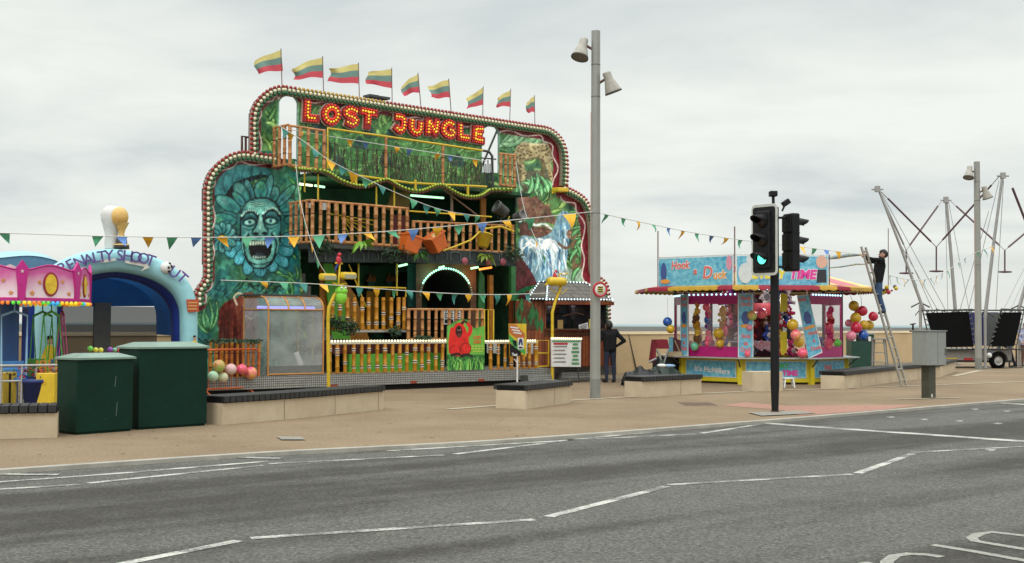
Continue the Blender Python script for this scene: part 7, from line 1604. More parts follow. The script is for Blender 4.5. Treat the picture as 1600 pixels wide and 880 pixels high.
# banner boards on the canopy
ZB1 = 3.43
def bannerbg(fr, hw, nm='banner_board'):
    mb = MB(); mb.fbox(fr, -hw * .975, hw * .975, ZE + .01, ZB1, .0, .03); o = mb.build(nm, M_WHITE, stall); mb = MB(); mb.fbox(fr, -hw * .955, hw * .955, ZE + .04, ZB1 - .03, .03, .036); p = mb.build('banner_picture', M_BUB, o)
    mb = MB(); mb.tube([fr.P(-hw, ZB1 + .01, .0), fr.P(hw, ZB1 + .01, .0)], .018, 6); mb.tube([fr.P(-hw, ZE, .0), fr.P(-hw, ZB1 + .01, .0)], .018, 6); mb.tube([fr.P(hw, ZE, .0), fr.P(hw, ZB1 + .01, .0)], .018, 6); mb.build('banner_frame', M_TRIM, stall); return o
fr, hw = facet(aB, 7); o = bannerbg(fr, hw)
M_COR = mat('coral_text', ()); M_ORT = mat('orange_grad_text', (.80, .34, .06), .5)
def duotext(text, c, fr, size, fit, rot, m, par, off=.004):
    mb = MB(); put_text(mb, text, c + fr.n * .002, fr.u, UPV, size, off=off + .018, fit=fit * 1.06, rot=rot, shear=.15); mb.build('letter_edge', M_WHITE, par)
    mb = MB(); put_text(mb, text, c + fr.n * .01, fr.u, UPV, size, off=off, fit=fit, rot=rot, shear=.15); mb.build('lettering', m, par)
zc = (ZE + ZB1) / 2 + .06
duotext('Hook', fr.P(-hw * .38, zc + .13, .038), fr, .30, .60, .03, M_COR, o); duotext('a', fr.P(.02, zc - .04, .038), fr, .26, .11, 0, M_COR, o); duotext('D', fr.P(hw * .33, zc - .10, .038), fr, .46, .30, 0, M_COR, o); duotext('uck', fr.P(hw * .64, zc - .16, .038), fr, .30, .42, .03, M_ORT, o)
def blob(fr, pts, m, par, nm, d=.04):
    mb = MB(); mb.prism([fr.P(u, z, d) for u, z in pts], fr.n * .004); return mb.build(nm, m, par)
def ellp(cu, cz, a, b_, n_=18): return [(cu + a * math.cos(2 * math.pi * k / n_), cz + b_ * math.sin(2 * math.pi * k / n_)) for k in range(n_)]
# plain splash shapes where the picture has figures
blob(fr, ellp(-hw * .82, zc - .05, .10, .27), mat('splash_navy', (.06, .10, .30), .5), o, 'painted_splash'); blob(fr, ellp(-hw * .78, zc - .30, .16, .06), M_ORT, o, 'painted_splash', .045); blob(fr, ellp(hw * .88, zc + .15, .09, .2), mat('splash_pink', (.7, .3, .4), .5), o, 'painted_splash', .037)
fr, hw = facet(aB, 0); o = bannerbg(fr, hw)
M_YT = mat('yellow_text', (.75, .68, .05), .5); M_PT = mat('pink_text', ())
duotext('EVERY', fr.P(-hw * .30, zc - .16, .038), fr, .30, .92, 0, M_YT, o, .014); duotext('TIME', fr.P(hw * .42, zc - .16, .038), fr, .32, .72, 0, M_PT, o, .014)
blob(fr, ellp(-hw * .78, zc - .12, .19, .27), mat('splash_white', (.62, .66, .68), .6), o, 'painted_splash'); blob(fr, ellp(-hw * .66, zc + .22, .13, .16), mat('splash_white', ()), o, 'painted_splash', .041); blob(fr, ellp(hw * .83, zc + .18, .15, .17), mat('splash_peach', (.72, .42, .32), .6), o, 'painted_splash'); blob(fr, [(hw * .74, zc - .02), (hw * .92, zc - .02), (hw * .93, zc - .36), (hw * .72, zc - .36)], mat('splash_black', (.03, .03, .04), .6), o, 'painted_splash', .041)
for k, x in ((6, 0), (7, 0), (0, 0)):
    v = octo(aB, 0)[k]; mb = MB(); mb.tube([v + UPV * ZE, v + UPV * (ZB1 + (.75 if k in (6, 7) else .02))], .018, 6); mb.build('corner_pole', mat('pole_brown', (.18, .10, .08), .5), stall)
# windows of the stall: magenta frames with panes on the slanted facets
m = bpy.data.materials.new('stall_pane'); m.use_nodes = True; b = m.node_tree.nodes['Principled BSDF']; b.inputs['Base Color'].default_value = (.6, .5, .55, 1); b.inputs['Alpha'].default_value = .16; b.inputs['Roughness'].default_value = .1; M_SP = m
for k in (7, 1, 2, 6):
    fr, hw = facet(aL - .08, k)
    mb = MB(); zt1 = ZE - .20
    x0, x1 = (-hw * .98, hw * .98)
    mb.fbox(fr, x0, x1, ZC, ZC + .28, -.04, 0); mb.fbox(fr, x0, x1, zt1 - .24, zt1 + .06, -.04, 0); mb.fbox(fr, x0, x0 + .09, ZC + .28, zt1 - .24, -.04, 0); mb.fbox(fr, x1 - .09, x1, ZC + .28, zt1 - .24, -.04, 0); mb.build('window_frame', M_SM, stall)
    mb = MB(); mb.fbox(fr, x0 + .09, x1 - .09, ZC + .28, zt1 - .24, -.022, -.018); mb.build('window_pane', M_SP, stall)
    mb = MB()
    for j in range(11): mb.sphere(fr.P(x0 + .15 + j * (x1 - x0 - .3) / 10, zt1 + .02, .03), .026, 6, 5)
    mb.build('canopy_lamps', mat('aqua_led', (.5, .95, .95), .3, emit=2.2, ecol=(.45, .95, 1)), stall)
fr, hw = facet(aL - .08, 0)
mb = MB()
for j in range(9): mb.sphere(fr.P(-hw * .9 + j * hw * .22, ZE - .03, .06 * (j % 2)), .03, 6, 5)
mb.build('canopy_lamps', mat('aqua_led', ()), stall)
# blue banner pilasters
M_CORD = mat('coral_text', ())
def pilaster(k, u0, u1, d, label, top=None):
    fr, hw = facet(aL, k); mb = MB(); z0, z1 = ZC + .01, ZE - .17
    mb.fbox(fr, u0, u1, z0, z1, d, d + .03); o = mb.build('banner_strip', M_WHITE, stall, label); mb = MB(); mb.fbox(fr, u0 + .02, u1 - .02, z0 + .02, z1 - .02, d + .03, d + .034); p = mb.build('banner_picture', M_BUB, o)
    c = (u0 + u1) / 2; w = (u1 - u0); 
    for zt, zw in ((.33, .62), (.22, .3), (.12, .7)): 
        mb = MB(); put_text(mb, {.33: 'Hook', .22: 'a', .12: 'Duck'}[zt], fr.P(c, z0 + (z1 - z0) * zt, d + .036), fr.u, UPV, .17, off=.004, fit=w * zw); mb.build('lettering', M_COR, o)
    blob(fr, ellp(c, z0 + (z1 - z0) * .62, w * .28, .18), mat('splash_navy', ()), o, 'painted_splash', d + .036); blob(fr, ellp(c, z0 + (z1 - z0) * .49, w * .36, .05), M_ORT, o, 'painted_splash', d + .038)
    mb = MB(); put_text(mb, 'Hook', fr.P(c, z1 - .12, d + .036), fr.u, UPV, .16, off=.004, fit=w * .7); put_text(mb, 'Duck', fr.P(c, z1 - .28, d + .036), fr.u, UPV, .16, off=.004, fit=w * .7); mb.build('lettering', M_COR, o)
hw = aL * math.tan(R(22.5))
pilaster(7, -hw - .02, -hw + .24, .03, 'narrow blue banner at the left corner of the stall'); pilaster(0, -hw - .08, -hw + .33, .05, 'upright blue banner at the front left corner of the stall')
# the tilted loose banner hanging at the front right
fr, hw = facet(aL, 0)
q = [fr.inv(x, y, .1) for x, y in ((1245, 462), (1263, 460), (1285, 551), (1263, 561))]
mb = MB(); mb.prism([fr.P(u, z, .1) for u, z in q], fr.n * .012); tb_ = tag(mb.build('hanging_banner', M_WHITE), 'blue banner strip hanging crooked at the front right of the duck stall', 'banner')
qi = [(u + (sum(p[0] for p in q) / 4 - u) * .09, z + (sum(p[1] for p in q) / 4 - z) * .03) for u, z in q]; mb = MB(); mb.prism([fr.P(u, z, .114) for u, z in qi], fr.n * .002); mb.build('banner_picture', M_BUB, tb_)
vx = Vector(fr.P(*q[1])) - Vector(fr.P(*q[0])); 
for (x, y, s_, w__) in ((1270, 520, 'Hook', .26), (1272, 532, 'a', .06), (1275, 544, 'Duck', .28), (1253, 468, 'Hook', .24)):
    mb = MB(); put_text(mb, s_, fr.W(x, y, .12), fr.u, UPV, .15, off=.004, fit=w__, rot=.22); mb.build('lettering', M_COR, tb_)
mb = MB(); mb.prism([fr.P(*fr.inv(x, y, .118), .118) for x, y in ((1256, 489), (1262, 486), (1268, 494), (1268, 505), (1260, 507), (1256, 500))], fr.n * .003); mb.build('painted_splash', mat('splash_navy', ()), tb_); mb = MB(); mb.prism([fr.P(*fr.inv(x, y, .12), .12) for x, y in ((1256, 512), (1272, 507), (1274, 511), (1258, 516))], fr.n * .003); mb.build('painted_splash', M_ORT, tb_)
# interior core with shelves
M_INT = mat('stall_inside', (.10, .02, .03), .7, var=.5, scale=6); mb = MB(); mb.lathe(OC, [(0, .7), (.75, .7), (.75, 2.45), (0, 2.45)], UPV, 8, smooth=False); mb.build('centre_column', M_INT, stall)
mb = MB(); mb.lathe(OC, [(1.15, .3), (1.95, .3), (1.95, .58), (1.15, .58)], UPV, 32); mb.build('duck_trough', mat('trough_blue', (.03, .2, .35), .4), stall)
mb = MB(); mb.lathe(OC, [(.75, 1.1), (1.2, 1.1), (1.2, 1.14), (.75, 1.14)], UPV, 8); mb.build('prize_shelf', M_TRIM, stall)
mb = MB(); f0, h0 = facet(1.35, 0); mb.fbox(f0, -.9, .1, 1.86, 2.2, -.02, 0); mb.build('red_sign', mat('stall_red_sign', (.25, .01, .02), .5, var=.6, scale=9), stall)
for (x0, x1, y0, y1) in ((1219, 1230, 459, 487), (1219, 1229, 518, 555)):
    mb = MB(); f0, _ = facet(aL - .3, 0); mb.prism([f0.W(x, y) for x, y in ((x0, y1), (x1 - 2, y1), (x1, y0 + (y1 - y0) * .8), (x1, y0), (x0, y0))], f0.n * .03); mb.build('yellow_board', M_SY, stall)
mb = MB(); f0, _ = facet(1.7, 0)
for k in range(3): c = f0.W(1185 + k * 10, 540, 0); mb.obox(c, (Vector((.8, 0, -.5)).normalized(), Vector((0, 1, 0)), Vector((.5, 0, .8)).normalized()), (.34, .04, .16))
mb.build('prize_boxes', mat('flag_print', (.45, .5, .6), .5, scale=14, col2=(.5, .03, .04)), stall)
# prizes: plush toys and balls
def plush(loc, s_, m, m2, label, group='plush prizes in the duck stall'):
    th = thing('plush_toy', loc, label, 'soft toy', group); mb = MB(); loc = Vector(loc)
    mb.sphere(loc + UPV * .11 * s_, .10 * s_, 12, 8, 0, (1, .85, 1.15)); mb.sphere(loc + UPV * .27 * s_, .08 * s_, 12, 8)
    for sx in (-1, 1):
        mb.sphere(loc + Vector((sx * .06, 0, .34)) * s_, .028 * s_, 8, 6); mb.tube([loc + Vector((sx * .08, -.02, .17)) * s_, loc + Vector((sx * .14, -.07, .10)) * s_], [.03 * s_, .025 * s_], 6); mb.tube([loc + Vector((sx * .05, -.04, .05)) * s_, loc + Vector((sx * .08, -.16, .03)) * s_], [.04 * s_, .035 * s_], 6)
    mb.build('toy_body', m, th); mb = MB(); mb.sphere(loc + Vector((0, -.068, .255)) * s_, .034 * s_, 8, 6); mb.sphere(loc + Vector((0, -.06, .12)) * s_, .062 * s_, 8, 6, 0, (1, .6, 1.1)); mb.build('muzzle_and_belly', m2, th); return th
rr = random.Random(21)
PM = [mat('plush_%s' % n_, c_, .9, var=.2, scale=20) for n_, c_ in (('pink', (.55, .04, .16)), ('brown', (.14, .06, .02)), ('white', (.5, .48, .45)), ('red', (.35, .01, .015)), ('blue', (.03, .08, .35)), ('gold', (.45, .22, .01)), ('grey', (.12, .12, .13)), ('violet', (.16, .03, .22)))]
pr = []
for i in range(8):
    pr.append(plush((0, 0, 0), 1.0, PM[i], PM[2] if i != 2 else PM[6], 'soft toy'))
LBL = 'soft toy among the crowded prizes inside the duck stall'
cn_ = ('pink', 'brown', 'white', 'red', 'blue', 'gold', 'grey', 'violet'); on_ = ('first', 'second', 'third', 'fourth', 'fifth', 'sixth', 'seventh', 'eighth'); i = 0
for rn_, rad, z in (('lowest shelf', .95, 1.15), ('second shelf', .9, 1.5), ('third shelf', .85, 1.85), ('top shelf', .85, 2.15), ('ledge round the trough', 1.5, .74), ('rim of the counter', 1.9, .74)):
    for j in range(8):
        a = A0 + R(-100 + 200 * (j + rr.random() * .5) / 8); p = OC + Vector((math.cos(a) * rad, math.sin(a) * rad, z + rr.uniform(-.02, .04))); k = i if i < 8 else rr.randrange(8); i += 1
        lb = cn_[k] + ' soft toy on the ' + rn_ + ' of the duck stall, ' + on_[j] + ' from left'; s_ = rr.uniform(.95, 1.5)
        if i <= 8: c = pr[k]; c.location = p; c.rotation_euler = (0, 0, a + R(90)); c['label'] = lb
        else: c = copy_tree(pr[k], p, lb, a + R(90))
        c.scale = (s_,) * 3
for a_ in (-60, 0, 60):
    ld = bpy.data.lights.new('canopy_lamp_light', 'POINT'); ld.energy = 16; ld.color = (1, .92, .95); ld.shadow_soft_size = .15; lo_ = bpy.data.objects.new('canopy_lamp_light', ld); C.objects.link(lo_); lo_.location = OC + Vector((math.cos(A0 + R(a_)) * 1.75, math.sin(A0 + R(a_)) * 1.75, 2.3))
# string of hanging toys seen through the left and right panes
def hangers(x, y0, y1, Y, names, lb, cl):
    top_ = atY(x, y0, Y); bot = atY(x, y1, Y); th = thing('toy_string', top_, lb, 'toys', 'strings of toys in the stall windows'); mb = MB(); mb.tube([top_ + UPV * .1, bot], .008, 4); mb.build('string', M_BLACK, th); n_ = 7
    for k in range(n_):
        p = top_ + (bot - top_) * (k + .5) / n_; mb = MB(); r = rr.uniform(.07, .13); mb.sphere(p + Vector((rr.uniform(-.06, .06), 0, 0)), r, 12, 8, 0, (1, 1, rr.uniform(.9, 1.4))); mb.sphere(p + Vector((rr.uniform(-.1, .1), -.05, -r)), r * .6, 8, 6); mb.build('toy', BM[cl[k % len(cl)]] if cl[k % len(cl)] in BM else PM[int(cl[k % len(cl)])], th)
hangers(1089, 470, 545, 34.6, 7, 'string of dull gold toys in the left window, nearest the left frame', ['5', 'gold', '1']); hangers(1107, 475, 545, 34.4, 7, 'string of pink and blue toys in the middle of the left window', ['pink', '0', 'blue', '7', 'pink']); hangers(1128, 480, 556, 34.2, 7, 'string of gold balls and toys at the right of the left window', ['gold', 'gold', '5', 'pink'])
hangers(1297, 480, 540, 34.4, 7, 'string of red pink toys in the right window of the stall', ['0', 'pink', '3', 'pink', '0'])
def fball(x, y, r, Y, k, lb, grp): p = atY(x, y, Y); return ball('ball', p, r * Y / F_PX, BM[k], lb, grp)
G1 = 'balls hanging in the duck stall'
mb = MB()
for x, y, r, Y, k, lb in ((1043, 503, 7.3, 34.3, 'blue', 'blue ball hanging alone at the left of the duck stall'), (1048, 514.5, 6.6, 34.2, 'gold', 'gold ball just under the blue one, left of the duck stall'), (1085.5, 541.5, 6.5, 34.5, 'aqua', 'turquoise ball at the lower left of the left stall window'),
        (1123, 521, 8.3, 34.0, 'gold', 'large gold ball in the left stall window'), (1125, 537, 6.5, 34.0, 'gold', 'smaller gold ball under the large one in the left stall window'),
        (1175, 493, 8, 33.4, 'rainbow', 'rainbow ball at the upper left of the stall opening'), (1190, 490, 8.5, 33.8, 'pink', 'shiny pink ball beside the rainbow ball in the stall opening'), (1171, 512, 5, 33.4, 'lpink', 'long pink ball under the rainbow ball in the stall opening'), (1168, 553, 5, 33.3, 'pink', 'pink ball low at the left of the stall opening'),
        (1238.5, 507.5, 9, 33.1, 'gold', 'gold ball hanging right of the traffic light pole'), (1243.5, 523.5, 8.4, 33.05, 'hot', 'orange and yellow neon ball under the gold one'), (1248, 535, 8, 33.3, 'gold', 'dull gold ball half behind the orange neon ball'), (1254, 552, 8, 33.1, 'pink', 'hot pink ball at the foot of the crooked banner'), (1309, 536, 6, 34.0, 'green', 'green ball low in the right stall window')):
    fball(x, y, r, Y, k, lb, G1)
a = atY(1043, 496, 34.3); mb.tube([a, atY(1043, 465, 34.3)], .004, 4); tag(mb.build('string', M_WHITE), 'thin string holding the blue ball left of the stall', 'string')
G2 = 'balloon balls bunched at the right of the stall'
for x, y, r, Y, k, lb in ((1334, 478, 8, 34.2, 'gold', 'topmost gold ball of the bunch right of the stall'), (1347.5, 486, 8, 34.0, 'red', 'red ball at the top right of the bunch'), (1337, 497, 8.5, 33.9, 'gold', 'gold ball below the topmost one in the bunch'), (1364.5, 494.5, 7.5, 33.9, 'red', 'red ball apart at the right, beside the ladder'), (1338, 512, 9, 33.7, 'red', 'large red ball in the middle of the bunch'), (1350, 508, 7.5, 33.9, 'gold', 'gold ball right of the large red one'), (1358, 508, 7.5, 34.1, 'gold', 'gold ball at the right edge of the bunch'), (1330, 525, 8, 33.6, 'lpink', 'pale pink ball at the bottom left of the bunch'), (1349, 524, 8, 33.8, 'blue', 'blue ball at the bottom of the bunch'), (1326, 505, 6, 34.1, 'lpink', 'small pink ball at the left of the bunch'), (1341, 488, 6, 34.3, 'red', 'dark red ball half hidden at the back of the bunch')): fball(x, y, r, Y, k, lb, G2)
mb = MB(); mb.tube([atY(1328, 460, 34.2), atY(1334, 475, 34.2), atY(1340, 510, 34.0)], .006, 4); mb.tube([atY(1345, 462, 34.2), atY(1347, 486, 34.0)], .006, 4); tag(mb.build('string', M_BLACK), 'thin dark string holding the bunch of balls right of the stall', 'string')
# stool
sb = gp(1232, 605.5); th = thing('stool', sb, 'small white plastic stool beside the concrete block', 'stool'); 
for sx in (-1, 1):
    for sy in (-1, 1): mb = MB(); mb.tube([sb + Vector((sx * .13, sy * .13, 0)), sb + Vector((sx * .1, sy * .1, .22))], .022, 6); mb.build('leg', M_WHITE, th)
mb = MB(); mb.box(sb + UPV * .235, (.27, .27, .03)); mb.build('seat', M_WHITE, th, bevel=.01)
# black heap, dark red cover and boards left of the stall
M_TARP = mat('black_tarp', (.012, .013, .014), .5, var=.4, scale=5, bump=.5, bscale=9); M_TG = mat('dark_green_tarp', (.014, .03, .022), .55, var=.4, scale=5, bump=.5, bscale=9)
def heap(px0, px1, ybase, hpts, Y, m, label, name='tarpaulin_heap'):
    mb = MB(); a = atY(px0, ybase, Y); c = atY(px1, ybase, Y); n_ = 26; rr_ = random.Random(int(px0)); L = c.x - a.x; W_ = 6; vs_ = []
    for i in range(n_ + 1):
        t_ = i / n_; hh = np.interp(t_, [p[0] for p in hpts], [p[1] for p in hpts])
        for j in range(W_ + 1):
            s_ = j / W_; prof__ = math.sin(math.pi * s_) ** .5 if 0 < s_ < 1 else 0
            vs_.append(Vector((a.x + L * t_ + rr_.uniform(-.02, .02), Y - .45 + .9 * s_, max(0, hh * prof__ * (1 + .07 * math.sin(i * .5 + j * .7) + .05 * math.sin(i * .9 - j * .9)) + rr_.uniform(-.015, .015) * (prof__ > 0)))))
    mb.add(vs_, [(i * (W_ + 1) + j, (i + 1) * (W_ + 1) + j, (i + 1) * (W_ + 1) + j + 1, i * (W_ + 1) + j + 1) for i in range(n_) for j in range(W_)], 0, True)
    return tag(mb.build(name, m), label, 'tarpaulin')
heap(972, 1032, 600, [(0, .15), (.08, .36), (.3, .40), (.45, .48), (.6, .46), (1, .35)], 32.6, M_TARP, 'crumpled black tarpaulin heap behind the short bench left of the stall')
heap(1010, 1062, 600, [(0, .3), (.3, .52), (.5, .6), (.8, .45), (1, .3)], 33.4, M_TG, 'dark green tarpaulin heap between the black heap and the stall')
ch = atY(1032, 595, 33.9); ch.z = 0; th = thing('covered_trolley', ch, 'dark red covered folding trolley with grey legs beside the stall', 'trolley')
cf = Frame((ch.x, ch.y), R(8)); mb = MB(); q = [cf.W(x, y) for x, y in ((1021, 541), (1026, 531), (1045, 530.5), (1046, 544), (1022, 568))]; mb.prism([cf.W(x, y) for x, y in ((1025, 531), (1043, 530.5), (1046, 545), (1024, 545))], -cf.n * .5); mb.prism([cf.W(x, y) for x, y in ((1023, 536), (1026, 536), (1024, 567), (1019, 567))], -cf.n * .4); mb.build('red_cover', mat('cover_red', (.19, .008, .02), .7, var=.2, bump=.3, bscale=12), th)
mb = MB(); mb.tube([cf.W(1026, 546, .02), cf.W(1036, 570, .02), cf.P(.15, 0)], .03, 6); mb.tube([cf.W(1044, 546, .02), cf.W(1036, 572, .02), cf.P(-.1, 0)], .025, 6); mb.tube([cf.W(1014, 566, .05), cf.W(1026, 560, .05)], .03, 6); mb.build('leg', mat('trolley_grey', (.28, .29, .28), .5), th)
bb = atY(1052, 600, 34.6); bb.z = 0; th = thing('stacked_boards', bb, 'stack of red and blue printed boards leaning behind the trolley', 'boards'); bf = Frame((bb.x, bb.y), R(10)); mb = MB(); mb.prism([bf.W(x, y) for x, y in ((1045, 556), (1051, 557), (1052, 527), (1046, 527))], -bf.n * .05); mb.build('printed_board', M_BUB, th); mb = MB(); mb.prism([bf.W(x, y, -.06) for x, y in ((1051, 557), (1063, 560), (1064, 532), (1052, 527))], -bf.n * .03); mb.build('dark_board', mat('board_maroon', (.12, .02, .03), .6), th); mb = MB(); mb.tube([bf.W(1054, 532, .0), bf.W(1062, 550, .0)], .02, 5); mb.fbox(bf, -.15, .25, .72, .85, -.1, .02); mb.build('pale_bar', mat('pale_wood', (.45, .36, .22), .7), th)
mb = MB(); mb.fbox(bf, -.45, .35, .0, .70, -.5, -.4); mb.build('board_base', M_TARP, th)
bg_ = atY(1034, 588, 32.5); mb = MB(); mb.sphere(Vector((bg_.x, bg_.y, .53)), .08, 10, 8, 0, (1.6, 1, .6)); tag(mb.build('plastic_bag', M_WHITE), 'white plastic bag lying on the dark heap', 'bag'); mb = MB(); bg_ = atY(1045, 588, 32.6); mb.sphere(Vector((bg_.x, bg_.y, .52)), .09, 10, 8, 0, (2, 1, .5)); tag(mb.build('plastic_bag', mat('bag_blue', (.25, .4, .6), .5)), 'pale blue crumpled bag lying on the dark heap', 'bag')
# ------------------------------------------------------------------ ladders, bin
M_ALU = mat('ladder_aluminium', (.38, .37, .33), .4, metal=.5)
lf = gp(1413, 603.5); lt = atY(1349, 386, lf.y - .25)
ladder = thing('ladder', lf, 'tall aluminium ladder leaning against the canopy of the duck stall', 'ladder')
wv_ = Vector((.23, .34, 0)); up_ = (lt - lf); 
for s_ in (-1, 1): mb = MB(); mb.tube([lf + wv_ * s_ * .5, lt + wv_ * s_ * .42], .032, 6); mb.build('stile', M_ALU, ladder)
nr_ = 13
for k in range(nr_): t_ = (k + .6) / nr_; p = lf + up_ * t_; mb = MB(); mb.tube([p - wv_ * .48, p + wv_ * .48], .02, 6); mb.build('rung', M_ALU, ladder)
s0 = atY(1374, 585, 36.0); s0.z = 0; step = thing('step_ladder', s0, 'short aluminium step ladder standing behind the tall ladder', 'step ladder'); sf_ = Frame((s0.x, s0.y), R(3))
zt = sf_.inv(1375, 530)[1]
for s_, x0, x1 in ((-1, 1357, 1364), (1, 1383, 1381)): mb = MB(); mb.tube([sf_.P(sf_.inv(x0, 578)[0], 0, .25), sf_.P(sf_.inv(x1, 531)[0], zt, 0)], .03, 6); mb.build('front_stile', M_ALU, step); mb = MB(); mb.tube([sf_.P(sf_.inv(x0 + 13, 578)[0], 0, -.35), sf_.P(sf_.inv(x1 + 3, 531)[0], zt, -.03)], .022, 6); mb.build('rear_stile', M_ALU, step)
for k in range(4): t_ = (k + 1) / 4.4; mb = MB(); a = sf_.P(sf_.inv(1357 + 7 * t_, 560)[0], zt * t_, .25 * (1 - t_)); c = sf_.P(sf_.inv(1383 - 2 * t_, 560)[0], zt * t_, .25 * (1 - t_)); mb.obox((a + c) / 2, (Vector((1, 0, 0)), Vector((0, 1, 0)), UPV), ((c - a).length, .10, .03)); mb.build('tread', M_ALU, step)
mb = MB(); a, c = sf_.P(sf_.inv(1363, 531)[0], zt, 0), sf_.P(sf_.inv(1385, 531)[0], zt, 0); mb.obox((a + c) / 2, (Vector((1, 0, 0)), Vector((0, 1, 0)), UPV), ((c - a).length, .28, .04)); mb.build('top_platform', M_ALU, step)
bn = atY(1348, 580, 40.5); bn.z = 0; th = thing('litter_bin', bn, 'dark green twin litter bin with pale lid behind the ladders', 'bin'); bf_ = Frame((bn.x, bn.y), R(5)); u0, z1 = bf_.inv(1331, 520); u1, _ = bf_.inv(1366, 520)
mb = MB(); mb.fbox(bf_, u0, u1, .05, z1 - .05, -.55, 0); mb.build('bin_body', mat('bin_green', (.008, .05, .035), .45, var=.2), th, bevel=.02); mb = MB(); mb.fbox(bf_, u0 - .03, u1 + .03, z1 - .05, z1, -.58, .03); mb.build('bin_lid', mat('bin_lid_grey', (.35, .36, .34), .5), th)
for k, uu in enumerate((u0 + .14, u1 - .36)): mb = MB(); mb.fbox(bf_, uu, uu + .2, z1 - .26, z1 - .1, 0, .004); mb.build('bin_opening', M_BLACK, th); mb = MB(); mb.fbox(bf_, uu + .13 * (1 if k else -1) + .03, uu + .13 * (1 if k else -1) + .12, z1 - .27, z1 - .12, .004, .008); mb.build('bin_sticker', M_WHITE, th)
# blue banner bundle being fixed by the man
f1, h1 = facet(aB, 1)
mb = MB(); pts = [atY(x, y, Y) for x, y, Y in ((1292, 404, 33.4), (1305, 402, 33.5), (1325, 399, 33.4), (1345, 398, 33.2), (1352, 399, 33.2))]
mb.tube(pts, [.03, .055, .05, .03, .02], 8); pts = [atY(x, y, Y) for x, y, Y in ((1292, 419, 33.4), (1315, 417, 33.4), (1338, 413, 33.3), (1354, 413, 33.2))]; mb.tube(pts, [.015, .022, .025, .012], 6)
o = tag(mb.build('rolled_banner', mat('rolled_print', (.05, .22, .42), .6, scale=5, col2=(.5, .42, .16))), 'rolled blue and yellow banner stretched from the stall to the man on the ladder', 'banner')
# small cluster of flowers / toys behind the man
p = atY(1386, 452, 33.6); mb = MB(); rr = random.Random(2)
for k in range(14): mb.sphere(p + Vector((rr.gauss(0, .10), rr.gauss(0, .05), rr.gauss(0, .05))), rr.uniform(.03, .06), 8, 6, k % 3)
mb.tube([atY(1388, 453, 33.6), atY(1388, 357, 33.6)], .012, 5, 3); tag(mb.build('pole_with_toys', [mat('toy_yellow', (.6, .45, .03), .6), mat('toy_red', (.4, .02, .04), .6), mat('toy_dark', (.05, .08, .08), .6), mat('pole_brown', ())]), 'thin upright pole with a cluster of bright toys behind the man on the ladder', 'pole')
# ================================================================== BUNGEE TRAMPOLINE
TY = 47.5
def at0(px, Y): p = atY(px, 560, Y); p.z = 0; return p
tramp = thing('bungee_trampoline', at0(1510, TY), 'bungee trampoline on a trailer with leaning poles, elastic ropes and folded black beds', 'trampoline')
M_BED = mat('trampoline_black', (.004, .004, .0045), .9, var=.3, spec=.15); M_PAL = mat('pole_aluminium', (.36, .35, .34), .4, metal=.4); M_BUN = mat('bungee_cord', (.10, .05, .06), .7); M_WIRE = mat('thin_cable', (.35, .36, .36), .6)
def tline(name, pts, r, m, par=None):
    mb = MB(); mb.tube([atY(*p) for p in pts], r, 6); return mb.build(name, m, par or tramp)
for (pts, r) in (([(1371, 291, 47), (1408, 388, 47), (1443, 484, 47)], [.045, .052, .06]), ([(1478, 308, 51), (1486, 400, 51), (1493, 490, 51)], [.055, .065, .075]), ([(1567, 270, 46.6), (1552, 385, 46.6), (1539, 496, 46.6)], [.05, .058, .07]), ([(1640, 340, 50), (1604, 440, 50), (1591, 486, 50)], [.055, .065, .075])): tline('pole', pts, r, M_PAL)
for x, y0, Y in ((1438, 476, 47), (1539, 490, 46.6), (1592, 480, 50), (1494, 488, 51)):
    a = atY(x, y0, Y); b_ = Vector((a.x, a.y, 0)); mb = MB(); mb.tube([a, b_], .06, 8); mb.tube([b_ + UPV * .01, b_ + UPV * .04], .2, 12); mb.build('leg', M_PAL, tramp)
    mb = MB(); mb.tube([a - Vector((.35, 0, .1)), a + Vector((0, 0, .08)), a + Vector((.35, 0, -.1))], .03, 6); mb.build('pole_socket', M_DKMET, tramp)
for x, y, Y in ((1371, 291, 47), (1478, 308, 51), (1567, 270, 46.6)):
    mb = MB(); a = atY(x, y + 5, Y); mb.tube([a - Vector((.22, 0, .0)), a + Vector((.22, 0, .0))], .035, 6); mb.tube([atY(x, y, Y), atY(x, y + 9, Y)], .11, 8); mb.build('pole_head', M_PAL, tramp)
for cx, cy, yb, L_, R_ in ((1463, 386, 424, (1377, 300, 47), (1561, 276, 46.6)), (1416, 391, 427, (1374, 300, 47), (1472, 313, 51)), (1570, 391, 425, (1484, 313, 51), (1625, 345, 50))):
    Y = 48.8; jn = (cx, cy, Y)
    for T in (L_, R_):
        t_ = lambda k: tuple(T[i] + (jn[i] - T[i]) * k for i in range(3)); tline('rope', [T, t_(.12)], .018, M_WIRE); tline('bungee', [t_(.12), t_(.90)], .036, M_BUN); tline('rope', [t_(.90), jn], .018, M_WIRE)
    mb = MB(); mb.tube([atY(cx, cy, Y), atY(cx, yb, Y)], .03, 6); c = atY(cx, yb, Y); mb.tube([c - Vector((.27, 0, 0)), c, c + Vector((.27, 0, 0))], [.03, .05, .03], 6); mb.build('harness_bar', M_BUN, tramp)
tline('bungee', [(1582, 294, 46.8), (1610, 365, 47.5)], .05, M_BUN)
